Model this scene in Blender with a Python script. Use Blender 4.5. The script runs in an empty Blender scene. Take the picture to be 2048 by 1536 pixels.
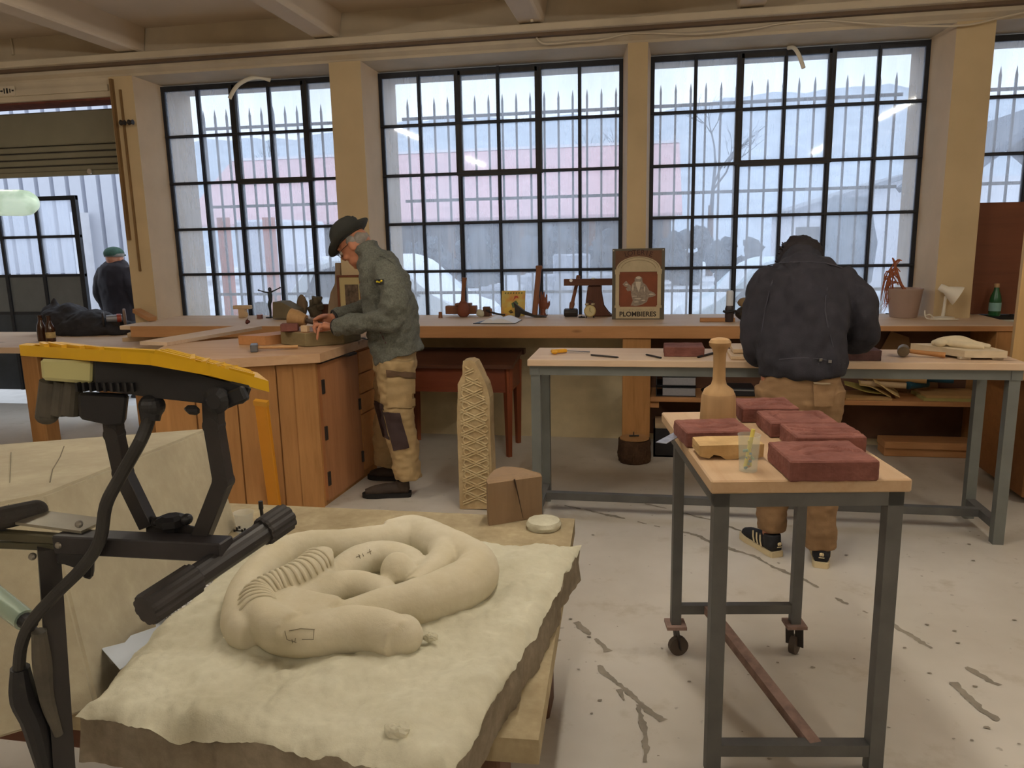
import bpy, bmesh, math, random
from mathutils import Vector, Matrix, Euler, noise
random.seed(7)
V = Vector
PI = math.pi
scene = bpy.context.scene
COL = scene.collection

# ------------------------------------------------------------------ camera
H = 1.5
F_PX, YAW, PITCH, ROLL = 1530.0, -0.1822, 0.1880, -0.0208
def cam_axes():
    cy, sy, cp, sp = math.cos(YAW), math.sin(YAW), math.cos(PITCH), math.sin(PITCH)
    cr, sr = math.cos(ROLL), math.sin(ROLL)
    Fw = V((sy*cp, cy*cp, -sp)); R = V((cy, -sy, 0)); U = R.cross(Fw)
    return cr*R + sr*U, -sr*R + cr*U, Fw
CR, CU, CF = cam_axes()
def ray(x, y): return CF + CR*((x-1024)/F_PX) - CU*((y-768)/F_PX)
def at(x, y, Y):                      # the point of the photograph lying at distance Y into the room
    d = ray(x, y); p = d*(Y/d.y); return V((p.x, p.y, p.z+H))
def az(x, y, z):                      # the point of the photograph lying at height z
    d = ray(x, y); p = d*((z-H)/d.z); return V((p.x, p.y, z))
cam_data = bpy.data.cameras.new('camera'); cam = bpy.data.objects.new('camera', cam_data)
COL.objects.link(cam); scene.camera = cam
cam_data.sensor_width = 36.0; cam_data.lens = F_PX/2048*36.0; cam_data.clip_start = 0.05; cam_data.clip_end = 300
M = Matrix((CR, CU, -CF)).transposed().to_4x4(); M.translation = V((0, 0, H)); cam.matrix_world = M

# ------------------------------------------------------------------ materials
def lin(c):
    if isinstance(c, str):
        c = c.lstrip('#'); c = [int(c[i:i+2], 16)/255 for i in (0, 2, 4)]
        return tuple((v/12.92 if v <= .04045 else ((v+.055)/1.055)**2.4) for v in c)
    return tuple(c)
def newmat(name):
    m = bpy.data.materials.new(name); m.use_nodes = True
    nt = m.node_tree; b = nt.nodes['Principled BSDF']
    return m, nt, b
def coords(nt, scale=(1, 1, 1), rot=(0, 0, 0)):
    tc = nt.nodes.new('ShaderNodeTexCoord'); mp = nt.nodes.new('ShaderNodeMapping')
    mp.inputs['Scale'].default_value = scale; mp.inputs['Rotation'].default_value = rot
    nt.links.new(tc.outputs['Object'], mp.inputs['Vector']); return mp.outputs['Vector']
def ntex(nt, vec, scale, detail=4, rough=.55, dist=0):
    n = nt.nodes.new('ShaderNodeTexNoise'); n.inputs['Scale'].default_value = scale
    n.inputs['Detail'].default_value = detail; n.inputs['Roughness'].default_value = rough
    n.inputs['Distortion'].default_value = dist
    nt.links.new(vec, n.inputs['Vector']); return n.outputs['Fac']
def ramp(nt, fac, stops):
    r = nt.nodes.new('ShaderNodeValToRGB'); cr = r.color_ramp
    while len(cr.elements) < len(stops): cr.elements.new(0.5)
    for e, (p, c) in zip(cr.elements, stops):
        e.position = p; e.color = tuple(c)+(1,) if len(c) == 3 else c
    nt.links.new(fac, r.inputs['Fac']); return r.outputs['Color']
def mixc(nt, fac, a, b, mode='MIX'):
    m = nt.nodes.new('ShaderNodeMix'); m.data_type = 'RGBA'; m.blend_type = mode
    for sock, val in ((0, fac), (6, a), (7, b)):
        if hasattr(val, 'is_linked') or hasattr(val, 'node'): nt.links.new(val, m.inputs[sock])
        elif sock == 0: m.inputs[0].default_value = val
        else: m.inputs[sock].default_value = tuple(val)+(1,)
    return m.outputs[2]
def bump(nt, b, fac, strength=.3, dist=.01):
    n = nt.nodes.new('ShaderNodeBump'); n.inputs['Strength'].default_value = strength
    n.inputs['Distance'].default_value = dist
    nt.links.new(fac, n.inputs['Height']); nt.links.new(n.outputs['Normal'], b.inputs['Normal'])
def mat(name, col, rough=.6, metal=0, var=.12, scale=8, bmp=0, bscale=40, emit=None, estr=0, spec=.4, bdist=.004):
    m, nt, b = newmat(name); c = lin(col)
    b.inputs['Roughness'].default_value = rough; b.inputs['Metallic'].default_value = metal
    b.inputs['Specular IOR Level'].default_value = spec
    v = coords(nt)
    if var > 0:
        f = ntex(nt, v, scale)
        nt.links.new(ramp(nt, f, [(.25, tuple(x*(1-var) for x in c)), (.75, tuple(min(1, x*(1+var)) for x in c))]), b.inputs['Base Color'])
    else: b.inputs['Base Color'].default_value = c+(1,)
    if bmp: bump(nt, b, ntex(nt, v, bscale, 5), bmp, bdist)
    if emit: b.inputs['Emission Color'].default_value = lin(emit)+(1,); b.inputs['Emission Strength'].default_value = estr
    return m
def wood(name, light, dark, axis='x', scale=1.0, rough=.6, knots=True):
    m, nt, b = newmat(name); l, d = lin(light), lin(dark)
    s = {'x': (.7, 9, 9), 'y': (9, .7, 9), 'z': (9, 9, .7)}[axis]
    v = coords(nt, tuple(k*scale for k in s))
    f1 = ntex(nt, v, 2.2, 5, .6, .8); f2 = ntex(nt, v, 9, 3, .6, .2)
    c = mixc(nt, f2, ramp(nt, f1, [(.3, d), (.7, l)]), l)
    v2 = coords(nt, (1, 1, 1)); big = ntex(nt, v2, 1.7, 2)
    c = mixc(nt, .5, c, ramp(nt, big, [(.3, tuple(x*.72 for x in l)), (.7, l)]), 'MULTIPLY') if False else mixc(nt, ramp(nt, big, [(.35, (.35,)*3), (.65, (0,)*3)]), c, d)
    if knots:
        vo = nt.nodes.new('ShaderNodeTexVoronoi'); vo.inputs['Scale'].default_value = 2.6
        sk = {'x': (.55, 1.7, 1.7), 'y': (1.7, .55, 1.7), 'z': (1.7, 1.7, .55)}[axis]
        nt.links.new(coords(nt, tuple(k*scale for k in sk)), vo.inputs['Vector'])
        c = mixc(nt, ramp(nt, vo.outputs['Distance'], [(.03, (.75,)*3), (.075, (0,)*3)]), c, tuple(x*.32 for x in d))
    nt.links.new(c, b.inputs['Base Color']); b.inputs['Roughness'].default_value = rough
    b.inputs['Specular IOR Level'].default_value = .3
    bump(nt, b, f1, .12, .002); return m
def stone(name, col, dark, scale=6, rough=.9, bmp=.5, bscale=60):
    m, nt, b = newmat(name); c, d = lin(col), lin(dark)
    v = coords(nt); f = ntex(nt, v, scale, 6, .65); g = ntex(nt, v, scale*7, 4)
    cc = mixc(nt, ramp(nt, g, [(.35, (.35,)*3), (.65, (0,)*3)]), ramp(nt, f, [(.3, d), (.65, c)]), d)
    nt.links.new(cc, b.inputs['Base Color']); b.inputs['Roughness'].default_value = rough
    b.inputs['Specular IOR Level'].default_value = .2
    bump(nt, b, ntex(nt, v, bscale, 6, .7), bmp, .004); return m

# ------------------------------------------------------------------ mesh building
BASE = {}
class G:
    def __init__(s): s.bm = bmesh.new()
    def box(s, c, size, rot=None, bev=0, seg=1):
        mx = Matrix.Translation(V(c))
        if rot is not None: mx = mx @ (rot.to_4x4() if isinstance(rot, Matrix) else Euler(rot).to_matrix().to_4x4())
        mx = mx @ Matrix.Diagonal(V((size[0], size[1], size[2], 1)))
        r = bmesh.ops.create_cube(s.bm, size=1.0, matrix=mx)
        if bev > 0:
            es = list({e for v in r['verts'] for e in v.link_edges})
            bmesh.ops.bevel(s.bm, geom=es, offset=bev, segments=seg, profile=.5, affect='EDGES')
        return s
    def bx(s, x0, x1, y0, y1, z0, z1, bev=0, seg=1):
        return s.box(((x0+x1)/2, (y0+y1)/2, (z0+z1)/2), (abs(x1-x0), abs(y1-y0), abs(z1-z0)), None, bev, seg)
    def bar(s, p0, p1, w, h, up=(0, 0, 1), bev=0):
        p0, p1 = V(p0), V(p1); d = p1-p0; L = d.length; z = d.normalized(); u = V(up)
        if abs(z.dot(u)) > .98: u = V((0, 1, 0))
        x = u.cross(z).normalized(); y = z.cross(x)
        return s.box((p0+p1)/2, (w, h, L), Matrix((x, y, z)).transposed(), bev)
    def tube(s, pts, r, seg=10, flat=None, close=False, caps=True, sub=0, sq=1.0):
        pts = [V(p) for p in pts]; n = len(pts)
        rs = [r]*n if not isinstance(r, (list, tuple)) else list(r)
        if sub:
            P, Rr = [], []
            m = n if close else n-1
            for i in range(m):
                g = (lambda k: k % n) if close else (lambda k: max(0, min(n-1, k)))
                a, b, c, d = (pts[g(i+k)] for k in (-1, 0, 1, 2)); ra, rb = rs[g(i)], rs[g(i+1)]
                for j in range(sub):
                    t = j/sub
                    P.append(.5*((2*b)+(c-a)*t+(2*a-5*b+4*c-d)*t*t+(3*b-a-3*c+d)*t**3)); Rr.append(ra+(rb-ra)*(t*t*(3-2*t)))
            if not close: P.append(pts[-1]); Rr.append(rs[-1])
            pts, rs, n = P, Rr, len(P)
        rings = []; prev = None
        for i in range(n):
            a = pts[(i-1) % n] if (close or i > 0) else pts[i]; b = pts[(i+1) % n] if (close or i < n-1) else pts[i]
            t = (b-a).normalized() if (b-a).length > 1e-9 else V((0, 0, 1))
            if prev is None:
                u = V((0, 0, 1)) if abs(t.z) < .9 else V((1, 0, 0)); x = u.cross(t).normalized()
            else:
                x = prev - t*prev.dot(t); x = x.normalized() if x.length > 1e-6 else V((1, 0, 0))
            prev = x; y = t.cross(x); ring = []
            for k in range(seg):
                an = 2*PI*k/seg; o = (x*math.cos(an)+y*math.sin(an))*rs[i]
                if flat: d, kf = V(flat[0]).normalized(), flat[1]; o = o + d*((kf-1)*o.dot(d))
                ring.append(s.bm.verts.new(pts[i]+o))
            rings.append(ring)
        for i in range(n if close else n-1):
            A, B = rings[i], rings[(i+1) % n]
            for k in range(seg): s.bm.faces.new((A[k], A[(k+1) % seg], B[(k+1) % seg], B[k]))
        if caps and not close:
            s.bm.faces.new(rings[0][::-1]); s.bm.faces.new(rings[-1])
        return s
    def cyl(s, p0, p1, r0, r1=None, seg=16): return s.tube([p0, p1], [r0, r0 if r1 is None else r1], seg)
    def lathe(s, prof, loc=(0, 0, 0), mx=None, seg=24, sx=1, sy=1):
        M4 = Matrix.Translation(V(loc)) @ (mx.to_4x4() if mx is not None else Matrix.Identity(4)); rings = []
        for r, z in prof:
            rings.append([s.bm.verts.new(M4 @ V((max(r, 1e-4)*math.cos(2*PI*k/seg)*sx, max(r, 1e-4)*math.sin(2*PI*k/seg)*sy, z))) for k in range(seg)])
        for A, B in zip(rings, rings[1:]):
            for k in range(seg): s.bm.faces.new((A[k], A[(k+1) % seg], B[(k+1) % seg], B[k]))
        s.bm.faces.new(rings[0][::-1]); s.bm.faces.new(rings[-1]); return s
    def prism(s, poly, h, mx=None, bev=0):
        M4 = mx if mx is not None else Matrix.Identity(4)
        a = [s.bm.verts.new(M4 @ V((p[0], p[1], 0))) for p in poly]; b = [s.bm.verts.new(M4 @ V((p[0], p[1], h))) for p in poly]
        n = len(poly); s.bm.faces.new(a[::-1]); s.bm.faces.new(b)
        for k in range(n): s.bm.faces.new((a[k], a[(k+1) % n], b[(k+1) % n], b[k]))
        if bev:
            es = list({e for v in a+b for e in v.link_edges}); bmesh.ops.bevel(s.bm, geom=es, offset=bev, segments=1, affect='EDGES')
        return s
    def wallpoly(s, pts, h0, h1):          # vertical prism over a plan polygon
        return s.prism([(p[0], p[1]) for p in pts], h1-h0, Matrix.Translation(V((0, 0, h0))))
    def ball(s, c, r, rot=None, u=20, v=12):
        r = (r, r, r) if not isinstance(r, (tuple, list)) else r
        mx = Matrix.Translation(V(c))
        if rot is not None: mx = mx @ (rot.to_4x4() if isinstance(rot, Matrix) else Euler(rot).to_matrix().to_4x4())
        bmesh.ops.create_uvsphere(s.bm, u_segments=u, v_segments=v, radius=1, matrix=mx @ Matrix.Diagonal(V((r[0], r[1], r[2], 1)))); return s
    def mesh(s, me, mx=None):
        n0 = len(s.bm.verts); s.bm.from_mesh(me); s.bm.verts.ensure_lookup_table()
        if mx is not None:
            for v in s.bm.verts[n0:]: v.co = mx @ v.co
        return s
    def xf(s, mx):
        for v in s.bm.verts: v.co = mx @ v.co
        return s
    def rough(s, amp, freq, seed=0, cuts=0):
        if cuts: bmesh.ops.subdivide_edges(s.bm, edges=list(s.bm.edges), cuts=cuts, use_grid_fill=True)
        s.bm.normal_update(); off = V((seed*7.3, seed*3.1, seed*5.7))
        for v in s.bm.verts:
            v.co += v.normal*amp*noise.fractal(v.co*freq+off, .8, 2.0, 4)
        return s
    def remesh(s, voxel, smooth=4, fac=.5):
        me = bpy.data.meshes.new('tmp'); bmesh.ops.recalc_face_normals(s.bm, faces=s.bm.faces); s.bm.to_mesh(me)
        o = bpy.data.objects.new('tmp', me); COL.objects.link(o)
        r = o.modifiers.new('r', 'REMESH'); r.mode = 'VOXEL'; r.voxel_size = voxel
        if smooth: k = o.modifiers.new('s', 'SMOOTH'); k.iterations = smooth; k.factor = fac
        dg = bpy.context.evaluated_depsgraph_get(); dg.update()
        m2 = bpy.data.meshes.new_from_object(o.evaluated_get(dg))
        bpy.data.objects.remove(o); bpy.data.meshes.remove(me)
        s.bm.free(); s.bm = bmesh.new(); s.bm.from_mesh(m2); bpy.data.meshes.remove(m2); return s
    def out(s, name, m, parent=None, smooth=None, recalc=True):
        if recalc: bmesh.ops.recalc_face_normals(s.bm, faces=s.bm.faces)
        me = bpy.data.meshes.new(name)
        if parent is not None: b = BASE[parent.name]
        else:
            xs = [v.co.x for v in s.bm.verts]; ys = [v.co.y for v in s.bm.verts]; zs = [v.co.z for v in s.bm.verts]
            b = V(((min(xs)+max(xs))/2, (min(ys)+max(ys))/2, min(zs)))
        for v in s.bm.verts: v.co -= b
        s.bm.to_mesh(me); s.bm.free()
        o = bpy.data.objects.new(name, me); COL.objects.link(o); BASE[o.name] = b.copy()
        if parent is not None: o.parent = parent
        else: o.location = b
        me.materials.append(m)
        if smooth is not None:
            me.shade_smooth(); me.set_sharp_from_angle(angle=math.radians(smooth))
        return o
def tag(o, label, cat, group=None):
    o['label'] = label; o['category'] = cat
    if group: o['group'] = group
    return o
def thing(name, label, cat, loc, group=None):
    o = bpy.data.objects.new(name, None); COL.objects.link(o); o.empty_display_size = .1
    o.location = V(loc); BASE[o.name] = V(loc); return tag(o, label, cat, group)
def struct(o): o['kind'] = 'structure'; return o
def copy_tree(o, parent=None):
    c = o.copy(); COL.objects.link(c); BASE[c.name] = BASE.get(o.name, V())
    if parent is not None: c.parent = parent
    for ch in [k for k in COL.objects if k.parent == o]: copy_tree(ch, c)
    return c
def text_mesh(txt, size, ext=.0008, font_shear=0, bold=0):
    cu = bpy.data.curves.new('t', 'FONT'); cu.body = txt; cu.size = size; cu.extrude = ext; cu.align_x = 'CENTER'; cu.shear = font_shear; cu.offset = bold
    o = bpy.data.objects.new('t', cu); COL.objects.link(o)
    dg = bpy.context.evaluated_depsgraph_get(); dg.update()
    me = bpy.data.meshes.new_from_object(o.evaluated_get(dg)); bpy.data.objects.remove(o); return me
def Rz(a): return Matrix.Rotation(a, 4, 'Z')
def T(x, y, z): return Matrix.Translation(V((x, y, z)))
XZ = Matrix(((1, 0, 0, 0), (0, 0, -1, 0), (0, 1, 0, 0), (0, 0, 0, 1)))   # plan polygon drawn upright, extruded towards -Y

# palette
M_cream = mat('cream_paint', '#c9bba4', .75, var=.1, scale=2.2, bmp=.15, bscale=25)
M_ceil = mat('ceiling_paint', '#c8b8a2', .8, var=.1, scale=1.2, bmp=.12, bscale=20)
M_girder = mat('girder_paint', '#c2b49c', .75, var=.13, scale=3, bmp=.15, bscale=25)
M_ochre = mat('ochre_paint', '#c4ae88', .7, var=.09, scale=3, bmp=.12, bscale=30)
M_reveal = mat('pale_reveal_plaster', '#cbb496', .8, var=.08, scale=4, bmp=.15, bscale=25)
M_pine = wood('orange_pine', '#c08f60', '#9c6c42', 'x')
M_pinez = wood('orange_pine_upright', '#b3834f', '#835a31', 'z')
M_piney = wood('pine_across', '#bd8a58', '#9a683c', 'y')
M_top = wood('pale_pine_top', '#d6bfa4', '#bf9c7a', 'x', .8)
M_topy = wood('pale_pine_top_across', '#d8bf9c', '#bf9c74', 'y', .8)
M_steel = mat('dark_steel_frame', '#626260', .5, .3, var=.2, scale=9, spec=.4)
M_steelgrn = mat('grey_green_steel', '#70736f', .5, .2, var=.15, scale=6)
M_black = mat('black_plastic', '#1c1b1d', .5, var=.25, scale=12, bmp=.1)
M_blackmetal = mat('black_powder_coat', '#2b2827', .42, .1, var=.35, scale=9)
M_redstone = stone('red_sandstone', '#84574d', '#643d36', 9, .9, .5, 70)
M_stone = stone('pale_limestone', '#cfccb6', '#b6b199', 5, .92, .55, 55)
M_stoneside = stone('weathered_shaded_side', '#8d8270', '#6a5f4e', 8, .95, .8, 40)  # brownish raw stone, with part of the sides' shade in the colour
M_white = mat('white_plastic', '#e3dccb', .45, var=.05)
M_paper = mat('white_paper', '#e6e8ee', .8, var=.03)
M_iron = mat('dark_iron', '#3b3633', .55, .5, var=.25, scale=14, bmp=.2)
M_brownwood = wood('dark_brown_wood', '#6a4a38', '#4a3024', 'z', 1, .65)
M_brownx = wood('dark_brown_wood_flat', '#6b4534', '#472a1f', 'x', 1, .65)
M_mallet = wood('turned_mallet_wood', '#b3926a', '#8e6d48', 'z', 1, .6)
M_handle = wood('tool_handle_wood', '#b5824f', '#8e5d33', 'x', 2, .55, False)
M_handlez = wood('tool_handle_wood_upright', '#8a5a3a', '#68402a', 'z', 2, .55, False)
M_skin = mat('skin', '#b77a5c', .55, var=.08, scale=18, bmp=.1, bscale=90)
M_greybox = mat('dark_grey_box', '#3c3836', .7, var=.1)
# ================================================================== the setting
def floor_mat():
    m, nt, b = newmat('worn_concrete_floor'); v = coords(nt)
    f = ntex(nt, v, .9, 5, .6); g = ntex(nt, v, 6, 5, .65); h = ntex(nt, v, 26, 3, .5)
    c = ramp(nt, f, [(.3, lin('#b7b0a3')), (.7, lin('#d3cdc2'))])
    c = mixc(nt, ramp(nt, g, [(.58, (0,)*3), (.75, (.5,)*3)]), c, lin('#a2967f'))
    c = mixc(nt, ramp(nt, h, [(.70, (0,)*3), (.76, (.55,)*3)]), c, lin('#80766a'))
    nt.links.new(c, b.inputs['Base Color'])
    nt.links.new(ramp(nt, g, [(.3, (.42,)*3), (.7, (.62,)*3)]), b.inputs['Roughness'])
    b.inputs['Specular IOR Level'].default_value = .45
    bump(nt, b, h, .06, .002); return m
XL, XR, YB, YW = -7.6, 5.6, -5.5, 5.65
floor = struct(G().bx(XL-.2, XR+.2, YB-.2, 6.4, -.12, 0).out('floor', floor_mat()))
M_crack = mat('floor_crack_patch', '#8a8275', .9, var=.3, scale=14)
def crack(g, pts, w, keep, zz):
    P = [az(x, y, 0) for x, y in pts]; L = []
    for a, b in zip(P, P[1:]):
        n = max(2, int((b-a).length/.011))
        for k in range(n): L.append(a+(b-a)*k/n)
    prev = None
    for i, p in enumerate(L[:-1]):
        d = (L[i+1]-p).normalized(); n = V((-d.y, d.x, 0))
        q = noise.fractal(V((p.x*7, p.y*7, 3)), .8, 2, 4); wob = noise.noise(V((p.x*5, p.y*5, 9)))*.03+noise.noise(V((p.x*26, p.y*26, 2)))*.007
        env = max(0, q*1.8+keep); j1 = .55+.9*abs(noise.noise(V((p.x*48, p.y*48, 1)))); j2 = .55+.9*abs(noise.noise(V((p.x*48, p.y*48, 6))))
        if env < .10: prev = None; continue
        env = min(env, 1.3)**.6; c = p+n*wob; cur = (g.bm.verts.new(V((*(c+n*w*env*j1).xy, zz))), g.bm.verts.new(V((*(c-n*w*env*j2*.8).xy, zz))))
        if prev: g.bm.faces.new((prev[0], prev[1], cur[1], cur[0]))
        prev = cur
gk = G()
for k, (pts, w, kp) in enumerate([([(1130, 1010), (1400, 1072), (1560, 1140), (1720, 1220), (1850, 1288), (2060, 1410)], .018, .55),
                   ([(1100, 1275), (1190, 1325), (1330, 1452)], .023, .6), ([(1150, 1245), (1210, 1290), (1225, 1310)], .020, .75),
                   ([(1278, 1410), (1290, 1470), (1290, 1536)], .018, .55), ([(1910, 1365), (1965, 1420), (2018, 1445)], .018, .7),
                   ([(1290, 1008), (1420, 1040), (1500, 1070)], .010, .45), ([(1235, 1380), (1255, 1410)], .012, .8), ([(1730, 1268), (1760, 1278)], .009, .8)]):
    crack(gk, pts, w, kp, .0010+.0003*k)
rr = random.Random(3)
for k in range(60):
    x, y = rr.uniform(1100, 2040), rr.uniform(1020, 1530); p = az(x, y, 0); r = rr.uniform(.002, .0065); n = 7
    vs = [gk.bm.verts.new(V((p.x+r*1.5*math.cos(a)*rr.uniform(.6, 1.3), p.y+r*math.sin(a)*rr.uniform(.6, 1.3), .0036))) for a in (2*PI*i/n for i in range(n))]
    gk.bm.faces.new(vs)
gk.out('crack', M_crack, floor)

struct(G().bx(XL-.2, XR+.2, YB-.2, 6.4, 3.12, 3.3).out('ceiling', M_ceil))
# back wall: parapet under the windows, piers, girder
wall = struct(G().bx(-4.18, XR, YW, 6.4, 0, .86).out('wall_back', mat('dirty_yellow_plaster', '#c9ba96', .85, var=.28, scale=3.2, bmp=.3, bscale=18)))
def pier(front, back, lo=0.0):
    g = G(); g.wallpoly([(front[0], YW), (front[1], YW), (back[1], 6.0), (back[1], 6.4), (back[0], 6.4), (back[0], 6.0)], lo, 2.80)
    o = g.out('pier', M_reveal, wall); o.data.materials.append(M_ochre)
    for p in o.data.polygons:
        if p.normal.y < -.95: p.material_index = 1
    return o
pier((-4.19, -3.985), (-4.30, -3.975)); pier((-2.365, -2.12), (-2.40, -2.108)); pier((-.182, -.047), (-.228, -.027))
pier((1.895, 2.125), (1.853, 2.20)); pier((4.15, 4.4), (4.1, 4.45)); G().bx(4.45, XR, YW, 6.4, .86, 2.8).out('pier', M_reveal, wall)
g = G(); prof = [(6.4, 2.768), (5.665, 2.798), (5.655, 2.815), (5.615, 2.838), (5.61, 3.13), (6.4, 3.13)]
g.prism([(p[0], p[1]) for p in prof], XR-XL, Matrix(((0, 0, 1, XL), (1, 0, 0, 0), (0, 1, 0, 0), (0, 0, 0, 1))))
g.out('girder', M_girder, wall)
g = G(); g.bx(XL, -4.15, 5.66, 5.95, 2.66, 2.80); g.bx(XL, -4.2, 5.64, 5.70, 2.70, 2.745)
g.out('door_lintel', M_girder, wall)
G().bx(XL, -4.2, 5.70, 5.93, 2.645, 2.662).out('rusty_edge', mat('rust_red_paint', '#6b3a30', .8, var=.4, scale=20), wall)
# dark marks of a worn number plate on the lintel
g = G(); p = at(10, 182, 5.63); g.box((p.x, 5.636, p.z), (.17, .008, .07)); g.out('worn_plate', M_cream, wall)
g = G()
for k, (w, h) in enumerate([(.012, .04), (.03, .012), (.012, .04), (.02, .04), (.012, .03), (.022, .012)]):
    g.box((p.x-.06+k*.026, 5.631, p.z), (w*.7, .004, h))
g.out('worn_mark', M_black, wall)
rail = struct(G().bx(XL, XR, 5.50, 5.61, 2.883, 2.932, .006).out('trim_1', M_girder))
struct(G().bx(XL, XR, 5.56, 5.61, 2.862, 2.883).out('trim_2', mat('dark_strip', '#6a5644', .8)))  # narrow dark strip directly under the rail
for k, xb in enumerate((-5.46, -3.91, -2.335, -.84, .615, 2.14, 3.65)):
    g = G(); w = .085
    g.prism([(-w, 2.955), (-w+.012, 2.943), (w-.012, 2.943), (w, 2.955), (w+.03, 3.13), (-w-.03, 3.13)], 5.6-YB,
            Matrix(((1, 0, 0, xb), (0, 0, -1, 5.6), (0, 1, 0, 0), (0, 0, 0, 1))))
    struct(g.out('trim_%d' % (k+3), M_ceil))
# cable along the girder
pts = [at(x, y, 5.60) for x, y in [(1072, 72), (1078, 82), (1095, 88), (1150, 83), (1200, 80), (1250, 68), (1300, 66), (1390, 68), (1500, 58), (1560, 47), (1640, 40), (1700, 44), (1770, 49), (1850, 52), (1935, 50), (2000, 35), (2060, 22), (2200, -10)]]
cable = tag(G().tube(pts, .0065, 8, sub=3).out('wall_cable', M_cream, None, 60), 'painted cable sagging along the beam above the right windows', 'cable')
pts = [at(x, y, 5.45) for x, y in [(1040, -75), (1048, 0), (1053, 12), (1062, 22), (1064, 44)]]
tag(G().tube(pts, .009, 8, sub=3).out('conduit', M_cream, None, 60), 'short white conduit bending down the ceiling beam above the middle window', 'cable')
p = at(3, 80, 5.58); q = at(30, 115, 5.58)
tag(G().tube([at(-20, 66, 5.602), at(5, 66, 5.602), at(20, 75, 5.602), at(26, 110, 5.602)], .01, 8, sub=3).out('conduit', M_cream, None, 60), 'bent grey conduit at the top left corner of the wall', 'cable')

# side and rear walls of the workshop
struct(G().bx(XR, XR+.2, YB, 6.4, 0, 3.12).out('wall_right', M_cream))
struct(G().bx(XL-.2, XL, YB, 6.4, 0, 3.12).out('wall_left', M_cream))
struct(G().bx(XL, XR, YB-.2, YB, 0, 3.12).out('wall_rear', M_cream))

# ------------------------------------------------------------------ windows
def glass_mat():
    m = bpy.data.materials.new('dusty_window_glass'); m.use_nodes = True; nt = m.node_tree
    for n in list(nt.nodes): nt.nodes.remove(n)
    o = nt.nodes.new('ShaderNodeOutputMaterial'); tr = nt.nodes.new('ShaderNodeBsdfTransparent'); tr.inputs[0].default_value = (.93, .96, 1, 1)
    tl = nt.nodes.new('ShaderNodeBsdfTranslucent'); tl.inputs[0].default_value = (.93, .95, 1, 1)
    gl = nt.nodes.new('ShaderNodeBsdfGlossy'); gl.inputs['Roughness'].default_value = .04; gl.inputs[0].default_value = (1, 1, 1, 1)
    v = coords(nt, (6, 6, .5)); f = ntex(nt, v, 3, 5, .65); v2 = coords(nt, (1.3, 1.3, 1.0)); f2 = ntex(nt, v2, 1.5, 3)
    mth = nt.nodes.new('ShaderNodeMath'); mth.operation = 'MULTIPLY_ADD'; nt.links.new(f, mth.inputs[0]); mth.inputs[1].default_value = .18
    m2 = nt.nodes.new('ShaderNodeMath'); m2.operation = 'MULTIPLY_ADD'; nt.links.new(f2, m2.inputs[0]); m2.inputs[1].default_value = .25; m2.inputs[2].default_value = .05
    nt.links.new(m2.outputs[0], mth.inputs[2])
    a = nt.nodes.new('ShaderNodeMixShader'); nt.links.new(mth.outputs[0], a.inputs[0]); nt.links.new(tr.outputs[0], a.inputs[1]); nt.links.new(tl.outputs[0], a.inputs[2])
    c = nt.nodes.new('ShaderNodeMixShader'); c.inputs[0].default_value = .02; nt.links.new(a.outputs[0], c.inputs[1]); nt.links.new(gl.outputs[0], c.inputs[2])
    nt.links.new(c.outputs[0], o.inputs[0]); return m
M_glass = glass_mat()
M_mullion = mat('black_backlit_steel', '#2a2c33', .5, .2, var=.2, scale=20)  # near-black steel, the backlit shade of the window bars put into the colour
ZT, PH, PW = 2.754, .3753, .3101
def window(n, x0, cols, vent, latch=None):
    g = G(); x1 = x0+cols*PW; zb = ZT-5*PH
    for i in range(cols+1):
        w = .036 if i in (0, cols) else (.034 if vent and i in vent[:2] else .024)
        x = x0+i*PW; g.bx(x-w/2, x+w/2, 5.985, 6.02, zb, ZT)
        if 0 < i < cols: g.bx(x-.006, x+.006, 5.97, 5.99, zb, ZT)
    for j in range(6):
        w = .04 if j in (0, 5) else .022
        z = ZT-j*PH; g.bx(x0-.018, x1+.018, 5.984, 6.021, z-w/2, z+w/2)
        if 0 < j < 5: g.bx(x0, x1, 5.966, 5.986, z-.006, z+.006)
    fr = struct(g.out('window_%d' % n, M_mullion))
    G().bx(x0, x1, 6.002, 6.006, zb, ZT).out('panes', M_glass, fr)
    if vent:
        va, vb = x0+vent[0]*PW, x0+vent[1]*PW; g = G(); zv = ZT-2*PH
        for x in (va, vb): g.bx(x-.024, x+.024, 5.972, 6.03, zv-.015, ZT)
        g.bx(va, vb, 5.968, 6.03, zv-.022, zv+.02); g.bx(va, vb, 5.972, 6.03, ZT-.03, ZT)
        g.out('vent_frame', mat('rusty_vent_steel', '#33302f', .6, .2, var=.35, scale=16), fr)
    return fr
w1 = window(1, -3.964, 5, (2, 4)); w2 = window(2, -2.098, 6, (2, 4)); w3 = window(3, -.017, 6, (2, 4)); w4 = window(4, 2.21, 6, (2, 4))
G().tube([at(x, y, Yk) for x, y, Yk in [(540, 160, 5.97), (522, 155, 5.93), (500, 157, 5.87), (480, 167, 5.83), (468, 180, 5.8), (459, 197, 5.8)]], .017, 10, flat=((0, 1, 0), .5), sub=3).out('stay_arm', M_white, w1, 60)
G().tube([at(x, y, Yk) for x, y, Yk in [(1577, 96, 5.97), (1586, 95, 5.92), (1594, 103, 5.87), (1601, 118, 5.84), (1607, 136, 5.82)]], .014, 10, flat=((0, 1, 0), .6), sub=3).out('stay_arm', M_white, w3, 60)
G().bar(at(995, 132, 5.97), at(996, 147, 5.97), .02, .02).out('latch', M_mullion, w2)

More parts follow.
